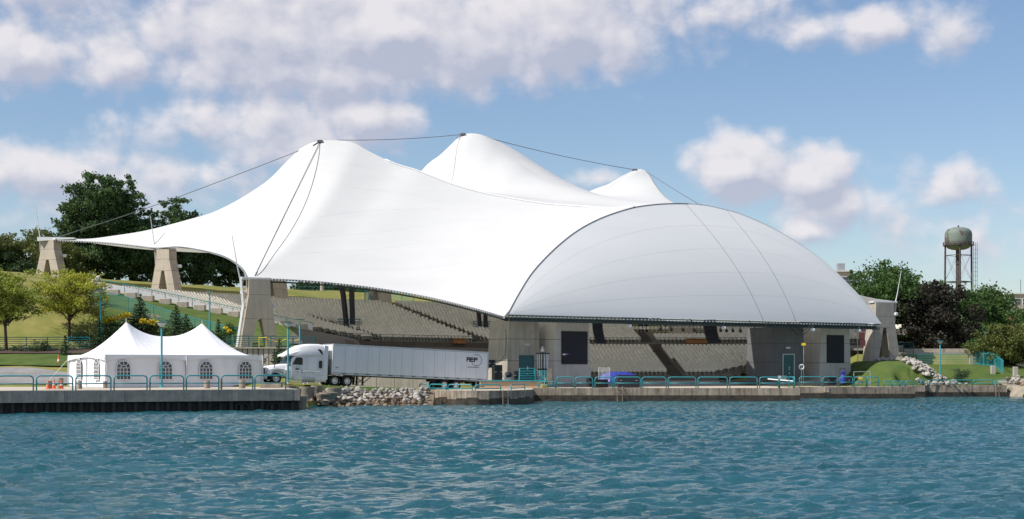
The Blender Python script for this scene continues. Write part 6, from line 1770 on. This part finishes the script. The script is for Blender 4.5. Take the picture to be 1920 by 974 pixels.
# back fence, posts, gates on the far rim of the bowl (seen below the canopy edge)
bf = bar_fence((ax(560, 236), 236), (ax(700, 232), 232), 14.4, 14.0, 6, 2.6, 'tall teal fence along the far rim seen under the canopy', mt='teal_dk', seg=2.5)
bar_fence((ax(732, 222), 222), (ax(775, 219), 219), 13.9, 13.7, 5, 1.3, 'teal railing at the top of the seats right of the rim pylon', seg=2.0)
t = thing('stair_railing', at(690, 545, 216), 'bright teal railing beside the rim pylon stairs', 'railing')
for k in range(7):
    m = MB(); m.tube([at(684, 543 + k * 3.2, 216), at(697, 556 + k * 2.6, 213)], .05, 5); m.build('rail', M['teal'], t, W=True)
for px_, yy in ((684, 543), (697, 556)): m = MB(); m.tube([at(px_, yy, 215 if px_ < 690 else 213), at(px_, yy + 22, 215 if px_ < 690 else 213)], .07, 5); m.build('post', M['teal'], t, W=True)
t = thing('rim_post', at(604, 556, 230), 'round concrete post on the far rim seen under the canopy', 'post'); m = MB(); m.tube([(0, 0, -1), (0, 0, 4)], .32, 10); m.build('shaft', M['concrete'], t)
# boulder like white cover on the hill left
rk_ = put_rock(ax(178, 184), 184, tz(ax(178, 184), 184) + .4, 2.0, False, 'big pale grey boulder on the lawn behind the yellow-green tree', 'hill boulder')

# ================================================================= TREES
DENS = 4.2
def leaf_quads(centres, radii, n_per, size, rngs, squash=0.8, shell=0.55, aspect=1.0, droop=0.0):
    """many small leaf faces spread through ellipsoid clumps"""
    C_, S_ = [], []
    for c, r_ in zip(centres, radii):
        n = int(n_per * DENS * (r_ ** 2))
        v = rngs.normal(size=(n, 3)); v /= np.linalg.norm(v, axis=1)[:, None]
        rad = r_ * (shell + (1 - shell) * rngs.random(n)) ** 1.0 * (1 + .18 * rngs.normal(size=n))
        p = v * rad[:, None]; p[:, 2] *= squash
        C_.append(p + np.array(c)); 
    Pt = np.concatenate(C_); n = len(Pt)
    nr = rngs.normal(size=(n, 3)) + np.array([0, 0, .5]); nr /= np.linalg.norm(nr, axis=1)[:, None]
    t = np.cross(nr, rngs.normal(size=(n, 3))); t /= np.linalg.norm(t, axis=1)[:, None]; b_ = np.cross(nr, t)
    sz = size * (0.6 + .8 * rngs.random(n))[:, None]
    V = np.stack([Pt - t * sz * .5 * aspect, Pt - b_ * sz * .32, Pt + t * sz * .5 * aspect - nr * sz * .08, Pt + b_ * sz * .32], 1).reshape(-1, 3)
    return V
def foliage(name, V, mt, parent, kindstuff=False):
    me = bpy.data.meshes.new(name); inv = MW[parent.name].inverted(); off = np.array(inv.translation)
    np_mesh(me, V + off, np.arange(len(V)), 4); me.materials.append(mt)
    o = bpy.data.objects.new(name, me); col.objects.link(o); o.parent = parent
    return o
def tree(name, base, H, rad, crown0, label, mt, group=None, clumps=26, leaf=.34, dens=34, seed=1, shape='round', trunk=.35, lean=(0, 0), cat='tree', squash=.75, bark='bark', cs=.30, limbs=9, shell=.5, xs=1.0):
    g = np.random.default_rng(seed); rd = random.Random(seed)
    t = thing(name, base, label, cat, group); B = Vector(base)
    cen, rds = [], []
    z0, z1 = crown0 * H, H
    for k in range(clumps):
        for _ in range(30):
            a = rd.uniform(0, 6.283); f = rd.random()
            if shape == 'round': w = math.sqrt(max(0, 1 - (2 * (f - .42)) ** 2 * .85)) if f > .0 else .5
            elif shape == 'cone': w = (1 - f) ** .8
            elif shape == 'umbrella': w = .55 + .45 * math.sin(math.pi * min(1, f * 1.15)) if f < .8 else .6
            elif shape == 'oval': w = math.sin(math.pi * (0.08 + .86 * f)) ** .6
            else: w = 1
            r_ = rad * w * math.sqrt(rd.uniform(.12, 1.0))
            c = (B.x + lean[0] * f + math.cos(a) * r_ * xs, B.y + lean[1] * f + math.sin(a) * r_, B.z + z0 + (z1 - z0) * f - rad * cs * .4 * f)
            if all((c[0] - q[0]) ** 2 + (c[1] - q[1]) ** 2 + (c[2] - q[2]) ** 2 > (rad * cs * .62) ** 2 for q in cen): break
        cen.append(c); rds.append(rad * cs * rd.uniform(.7, 1.25) * (.6 + .4 * w))
    nb = len(cen)
    for k in range(max(4, clumps // 4)):      # inner mass
        f = rd.uniform(.12, .8); a = rd.uniform(0, 6.283); q = rad * .38 * rd.random()
        cen.append((B.x + lean[0] * f + math.cos(a) * q, B.y + lean[1] * f + math.sin(a) * q, B.z + z0 + (z1 - z0) * f)); rds.append(rad * .42)
    # small outlying tufts make the edge uneven
    for k in range(clumps):
        c = cen[k]; a = rd.uniform(0, 6.283); o = rds[k] * 1.05; cen.append((c[0] + math.cos(a) * o, c[1] + math.sin(a) * o, c[2] + rd.uniform(-.2, .7) * o)); rds.append(rds[k] * rd.uniform(.28, .45))
    V = leaf_quads(cen, rds, dens, leaf, g, squash, shell)
    foliage('crown', V, mt, t)
    m = MB(); hz = z0 + (z1 - z0) * .25
    bend = Vector((rd.uniform(-.3, .3), rd.uniform(-.3, .3), 0)) * rad * .2
    m.tube([B + Vector((0, 0, -.4)), B + Vector((0, 0, hz * .4)) + bend * .5, B + Vector((lean[0] * .3, lean[1] * .3, hz)) + bend, B + Vector((lean[0] * .7, lean[1] * .7, H * .8))], [trunk, trunk * .8, trunk * .6, trunk * .12], 8)
    m.build('trunk', M[bark], t, W=True, smooth=True)
    order_ = sorted(range(clumps), key=lambda k: -rds[k])[:limbs]
    for k in order_:
        c = Vector(cen[k]); s = B + Vector((0, 0, max((.12 if shape == 'umbrella' else .25) * H * (1 if crown0 > .15 else .3), min(hz, (c.z - B.z) * .55)))) + bend * .8
        mid = s.lerp(c, .5) + Vector((rd.uniform(-.3, .3), rd.uniform(-.3, .3), rd.uniform(-.1, .5))) * rad * .12
        m = MB(); m.tube([s, mid, c], [trunk * .42, trunk * .26, trunk * .07], 6); m.build('limb', M[bark], t, W=True, smooth=True)
    return t
def tb(px_, Y_, dz=0): x = ax(px_, Y_); return (x, Y_, tz(x, Y_) + dz)
def htop(px_, ytop, Y_): return HC - (ytop - HOR) * Y_ / F - tz(ax(px_, Y_), Y_)
# big dark pines on the hill
def pine(px_, ytop, Y_, rad, label, seed, c0=.06):
    tree('pine_tree', tb(px_, Y_), htop(px_, ytop, Y_) + 1.9, rad, c0, label, L_PINE, 'dark pines on the hill', clumps=80, leaf=.40, dens=30, seed=seed, shape='oval', trunk=.4, cs=.20, squash=.7, limbs=12, shell=.3)
pine(182, 341, 222, 6.0, 'tallest dark pine, left one of the close pair behind the pylons', 21)
pine(222, 343, 224, 5.2, 'tall dark pine, right one of the close pair behind the pylons', 22)
pine(145, 392, 221, 4.4, 'lower shoulder pine left of the tall pair', 27)
pine(256, 398, 226, 4.2, 'dark pine right of the tall pair', 28)
pine(333, 388, 232, 4.2, 'dark pine showing above the canopy between the first two pylons', 23)
pine(376, 425, 234, 4.8, 'dark pine behind the sloping canopy edge', 24)
pine(430, 440, 238, 5.0, 'dark pine behind the tall shaded pylon', 25)
pine(292, 432, 228, 3.4, 'dark pine just right of the second pylon head', 26)
for k, (px_, yt, Y_, r_, lab) in enumerate(((590, 528, 262, 5.5, 'dark tree on the far rim left of the roof mast'), (640, 520, 266, 5.5, 'green tree on the far rim behind the roof mast'), (700, 515, 268, 5.5, 'green tree on the far rim behind the rim pylon'),
        (760, 520, 262, 6, 'dark tree on the far rim right of the rim pylon'), (815, 525, 264, 6, 'dark tree on the far rim above the lawn'), (870, 530, 262, 6, 'tree on the far rim near the canopy corner'))):
    tree('rim_tree', (ax(px_, Y_), Y_, 12.0), (HOR - yt) * Y_ / F + HC - 12 + 1, r_, .05, lab, L_DARK if k % 2 == 0 else L_GREEN, 'trees beyond the far rim', clumps=22, leaf=.5, dens=16, seed=60 + k, cs=.33, limbs=4)
for k, (px_, yt, Y_, r_, lab) in enumerate(((1230, 596, 250, 5, 'green tree behind the upper stairs'), (1275, 598, 252, 5, 'green tree seen under the truss above the right seats'))):
    tree('rim_tree', (ax(px_, Y_), Y_, 5.0), (HOR - yt) * Y_ / F + HC - 5, r_, .05, lab, L_DARK, 'trees beyond the far rim', clumps=16, leaf=.5, dens=14, seed=80 + k, cs=.33, limbs=3)
# yellowish deciduous trees at the far left
tree('leafy_tree', tb(20, 208), htop(20, 436, 208), 5.2, .03, 'olive-green tree at the left edge of the photo, on the hill', L_OLIVE, 'leafy trees on the left hill', clumps=30, leaf=.36, dens=26, seed=31, cs=.30)
tree('leafy_tree', tb(72, 212), htop(72, 424, 212), 4.6, .03, 'olive-green tree behind the first pylon head', L_OLIVE, 'leafy trees on the left hill', clumps=28, leaf=.36, dens=26, seed=32, cs=.30)
tree('leafy_tree', tb(-25, 205), htop(-25, 440, 205), 5, .03, 'dark green tree cut by the left edge', L_DARK, 'leafy trees on the left hill', clumps=24, leaf=.36, dens=24, seed=33, cs=.30)
tree('leafy_tree', tb(118, 214), htop(118, 455, 214), 3.8, .03, 'olive tree between the first pylon and the pines', L_OLIVE, 'leafy trees on the left hill', clumps=22, leaf=.36, dens=26, seed=34, cs=.30)
tree('leafy_tree', tb(48, 204), htop(48, 492, 204), 3.6, .02, 'low dark green tree left of the first pylon legs', L_DARK, 'leafy trees on the left hill', clumps=20, leaf=.36, dens=24, seed=35, cs=.32)
# honey locusts with bare lower branches
def locust(px_, ybase, Y_, ytop, rad, label, seed, dens=15, leafm=L_YEL, clumps=52, twigs=420, lean=(0, 0)):
    b0 = at(px_, ybase, Y_); H = (ybase - ytop) * Y_ / F
    t = tree('honey_locust', b0, H, rad, .34, label, leafm, None, clumps=clumps, leaf=.22, dens=dens * 2.0, seed=seed, shape='umbrella', trunk=.2, lean=lean, squash=.5, cs=.23, limbs=14, shell=.2, xs=1.08)
    rd = random.Random(seed + 5); m = MB()
    for k in range(twigs):
        a = rd.uniform(0, 6.283); r0 = rad * rd.uniform(.1, .8); zz = H * rd.uniform(.35, .75)
        p = Vector((b0.x + math.cos(a) * r0, b0.y + math.sin(a) * r0, b0.z + zz)); d_ = Vector((math.cos(a) + rd.uniform(-.6, .6), math.sin(a) + rd.uniform(-.6, .6), rd.uniform(-.2, .7))).normalized()
        m.tube([p, p + d_ * rd.uniform(.5, 1.1), p + d_ * rd.uniform(1.2, 2.0) + Vector((0, 0, rd.uniform(-.3, .3)))], [.035, .022, .01], 4, cap=False)
    o = m.build('bare_twigs', M['limb'], t, W=True); o['kind'] = 'stuff'
    return t
locust(130, 640, 160.5, 502, 4.8, 'bright yellow-green honey locust with bare lower twigs on the bank', 41)
locust(12, 655, 152, 505, 3.9, 'green-yellow honey locust hanging in from the left edge', 42, leafm=L_LIME, dens=17, twigs=90)
locust(-34, 650, 154, 505, 4.2, 'green honey locust mostly outside the left edge', 43, leafm=L_LIME, dens=16, twigs=60)
# spruces
def spruce(px_, ybase, Y_, ytop, rad, label, seed, mt=L_SPRUCE):
    b0 = at(px_, ybase, Y_); H = (ybase - ytop) * Y_ / F; g = np.random.default_rng(seed); t = thing('spruce_tree', b0, label, 'tree', 'young spruces on the bank')
    pts = []; n = int(900 * H / 3)
    lv = int(H / .28)
    V = []
    for k in range(lv):
        f = (k + .5) / lv; r_ = rad * (1 - f) ** .85; nb_ = max(5, int(13 * (1 - f) + 4))
        for b2 in range(nb_):
            a = g.random() * 6.283; L2 = r_ * (.75 + .4 * g.random()); m_ = max(3, int(L2 * 11))
            for q in range(m_):
                s = (q + .6) / m_; c = np.array([b0.x + math.cos(a) * L2 * s, b0.y + math.sin(a) * L2 * s, b0.z + .15 + H * f * .97 - .10 * s * L2 + .10 * (s ** 2) * L2])
                for w in range(3):
                    cc = c + g.normal(size=3) * .06; nr = g.normal(size=3); nr[2] += .8; nr /= np.linalg.norm(nr); tt = np.cross(nr, g.normal(size=3)); tt /= np.linalg.norm(tt); bb = np.cross(nr, tt); sz = .22
                    V += [cc - tt * sz * .5, cc - bb * sz * .22, cc + tt * sz * .5, cc + bb * sz * .22]
    foliage('crown', np.array(V), mt, t)
    m = MB(); m.tube([b0 + Vector((0, 0, -.3)), b0 + Vector((0, 0, H * .98))], [.11, .02], 6); m.build('trunk', M['bark'], t, W=True)
spruce(263, 622, 162, 552, 1.9, 'dark spruce on the bank above the left tent peak', 51)
spruce(330, 640, 159, 573, 1.9, 'bushy spruce between the two tent peaks', 52)
spruce(349, 640, 158.2, 590, 1.6, 'smaller spruce touching the one between the tent peaks', 53)
spruce(186, 665, 156, 600, 1.5, 'pale spruce beside the lamp post at the tent left', 54)
spruce(122, 690, 147.5, 630, 1.0, 'thin young conifer on the grass strip left of the tent', 55)
spruce(523, 700, 137, 638, 1.15, 'sparse young spruce behind the lorry windscreen', 56)
spruce(409, 640, 160, 600, .7, 'tiny conifer on the bank right of the lamp post', 57)
# right-hand trees
tree('maple_tree', tb(1662, 205), htop(1662, 484, 205), 7.6, .12, 'large mid-green tree above the right pylon', L_GREEN, 'trees behind the right lawn', clumps=54, leaf=.38, dens=24, seed=71, cs=.21, shell=.45)
tree('maple_tree', tb(1620, 215), htop(1620, 545, 215), 4.6, .12, 'smaller green tree between the stage dome and the right pylon', L_GREEN, 'trees behind the right lawn', clumps=20, leaf=.42, dens=22, seed=72, cs=.3)
tree('maple_tree', tb(1722, 214), htop(1722, 512, 214), 5.2, .1, 'green tree rising behind the left side of the purple beech', L_GREEN, 'trees behind the right lawn', clumps=34, leaf=.38, dens=24, seed=171, cs=.24)
tree('copper_beech', tb(1752, 201), htop(1752, 524, 201), 6.3, .0, 'wide dark purple beech tree in front of the water tower', L_PURP, clumps=70, leaf=.36, dens=30, seed=73, cs=.24, trunk=.4)
tree('maple_tree', tb(1850, 216), htop(1850, 532, 216), 7.6, .05, 'green tree right of the purple beech', L_GREEN, 'trees behind the right lawn', clumps=52, leaf=.38, dens=24, seed=74, cs=.22)
tree('maple_tree', tb(1826, 196), htop(1826, 634, 196), 2.2, .05, 'small bright green tree by the tall concrete post', L_GREEN, 'trees behind the right lawn', clumps=16, leaf=.34, dens=30, seed=75, cs=.34)
tree('maple_tree', tb(1935, 225), htop(1935, 578, 225), 5.5, .05, 'green tree at the right edge below the beige building', L_GREEN, 'trees behind the right lawn', clumps=24, leaf=.42, dens=22, seed=78, cs=.3)
tree('maple_tree', tb(1790, 214), htop(1790, 600, 214), 5.5, .0, 'dark green understorey tree between beech and lamp post', L_DARK, 'trees behind the right lawn', clumps=24, leaf=.42, dens=22, seed=79, cs=.3)
tree('maple_tree', tb(1700, 212), htop(1700, 600, 212), 5, .0, 'dark green understorey tree left of the beech', L_DARK, 'trees behind the right lawn', clumps=22, leaf=.42, dens=22, seed=77, cs=.3)
b0 = at(1905, 706, 186); tree('honey_locust', b0, (706 - 606) * 186 / F, 5.6, .28, 'spreading olive-green tree over the far right fence', L_OLIVE, clumps=44, leaf=.28, dens=40, seed=76, shape='umbrella', trunk=.22, squash=.5, cs=.24, limbs=12, shell=.25)
# bushes
def bush(px_, ybase, Y_, r_, h, label, mt, seed, group='bushes', leaf=.16, dens=220, name='bush', cat='bush'):
    b0 = at(px_, ybase, Y_); t = thing(name, b0, label, cat, group); g = np.random.default_rng(seed); rd = random.Random(seed); n = max(6, int(9 * r_))
    cen = [(b0.x + rd.uniform(-.6, .6) * r_, b0.y + rd.uniform(-.6, .6) * r_, b0.z + h * rd.uniform(.25, .75)) for _ in range(n)]; rds = [min(r_, h) * rd.uniform(.35, .55) for _ in range(n)]
    foliage('leaves', leaf_quads(cen, rds, dens / 3.2, leaf, g, .85, .4), mt, t)
    m = MB()
    for k in range(4): m.tube([b0 + Vector((0, 0, -.2)), Vector(cen[k])], [.04, .015], 4)
    m.build('stems', M['bark'], t, W=True); return t
bush(1803, 714, 176, 1.25, 1.7, 'round dark bush on the right lawn', L_SPRUCE, 90)
for k, (px_, w, lab) in enumerate(((4, .7, 'shrub at the left edge of the mulch bed'), (23, .75, 'low shrub second in the mulch bed'), (38, .55, 'small shrub third in the mulch bed'), (53, .65, 'shrub fourth in the mulch bed'), (78, 1.05, 'largest round shrub in the mulch bed'))):
    bush(px_, 668 - (1 if k < 4 else 2), 151, w, w * 1.5, lab, L_DARK if k in (0, 4) else L_SPRUCE, 91 + k, 'shrubs in the mulch bed')
bush(432, 628, 160, 1.2, 1.3, 'green shrub right of the tent, before the tall pylon', L_GREEN, 97)
bush(375, 632, 159, 1.3, 1.1, 'low green shrub behind the tent ridge', L_GREEN, 98); bush(150, 645, 157.5, 1.6, 1.5, 'dark shrub under the honey locust', L_DARK, 99); bush(215, 634, 158.5, 1.6, 1.3, 'dark shrub left of the yellow flowers', L_DARK, 100)
bush(488, 690, 137, .8, 1.3, 'dark bush between the tent and the lorry bonnet', L_DARK, 101); bush(165, 700, 139, .01, .1, 'tiny plant by the tent', L_GREEN, 102) if False else None
bush(1903, 740, 173.6, 1.5, .9, 'low green plants on the far right shore', L_GREEN, 103); bush(1925, 738, 174, 1.5, 1.0, 'green plants at the right edge of the shore', L_OLIVE, 104)
# flower bed on the bank
def flowers(px0, px1, y0, y1, Y_, label, mt, n, seed, leaf=.22, h=.5):
    g = np.random.default_rng(seed); pts = []
    t = thing('flower_bed', at((px0 + px1) / 2, (y0 + y1) / 2, Y_), label, 'flowers'); cen = []
    for k in range(n):
        f = g.random(); p = at(px0 + (px1 - px0) * f, y0 + (y1 - y0) * f, Y_ + g.uniform(-1.2, 1.2)); z_ = max(p.z, tz(p.x, p.y)); cen.append((p.x, p.y, p.z + g.uniform(0, h)))
    foliage('blooms', leaf_quads(cen, [.26] * n, 80, leaf, g, .7, .2), mt, t)
    m = MB()
    for c in cen[::3]: m.tube([(c[0], c[1], tz(c[0], c[1]) - .1), c], [.03, .01], 3, cap=False)
    m.build('stems', M['bark'], t, W=True)
flowers(196, 244, 607, 594, 161.5, 'bright yellow flowers left of the left tent peak', L_FLOWY, 46, 1)
flowers(262, 302, 606, 611, 161, 'yellow flowers between the two spruces', L_FLOWY, 40, 2)
flowers(204, 300, 600, 598, 162.5, 'pale pink flowers along the top of the bed', L_FLOWP, 36, 3, leaf=.14)
flowers(196, 300, 618, 616, 160.6, 'dark leafy planting under the yellow flowers', L_DARK, 110, 4, leaf=.2)
flowers(300, 440, 622, 634, 160.2, 'green leafy planting behind the tent ridge', L_GREEN, 80, 5, leaf=.2)
flowers(423, 434, 622, 626, 157.8, 'small clump of yellow flowers by the pylon foot', L_FLOWY, 5, 6)
# rope line with yellow posts on the retaining wall terrace
for k, px_ in enumerate((486, 499)):
    p = at(px_, 655, 151.2); t = thing('yellow_post', p, 'yellow rope post on the terrace, %s of two' % ('left' if k == 0 else 'right'), 'post', 'yellow rope posts'); m = MB(); m.tube([(0, 0, 0), (0, 0, 1.35)], .05, 6); m.box((0, 0, .03), (.5, .5, .06)); m.build('pole', M['yellow'], t)
m = MB(); m.tube(sagline(at(486, 634, 151.1), at(499, 633, 151.1), .0) + sagline(at(499, 633, 151.1), at(536, 636, 151.1), .35) + sagline(at(536, 636, 151.1), at(562, 636, 151.1), .2), .035, 4); tag(m.build('rope', M['yellow']), 'yellow rope sagging along the terrace rail', 'rope')
print('objects', len(bpy.data.objects))
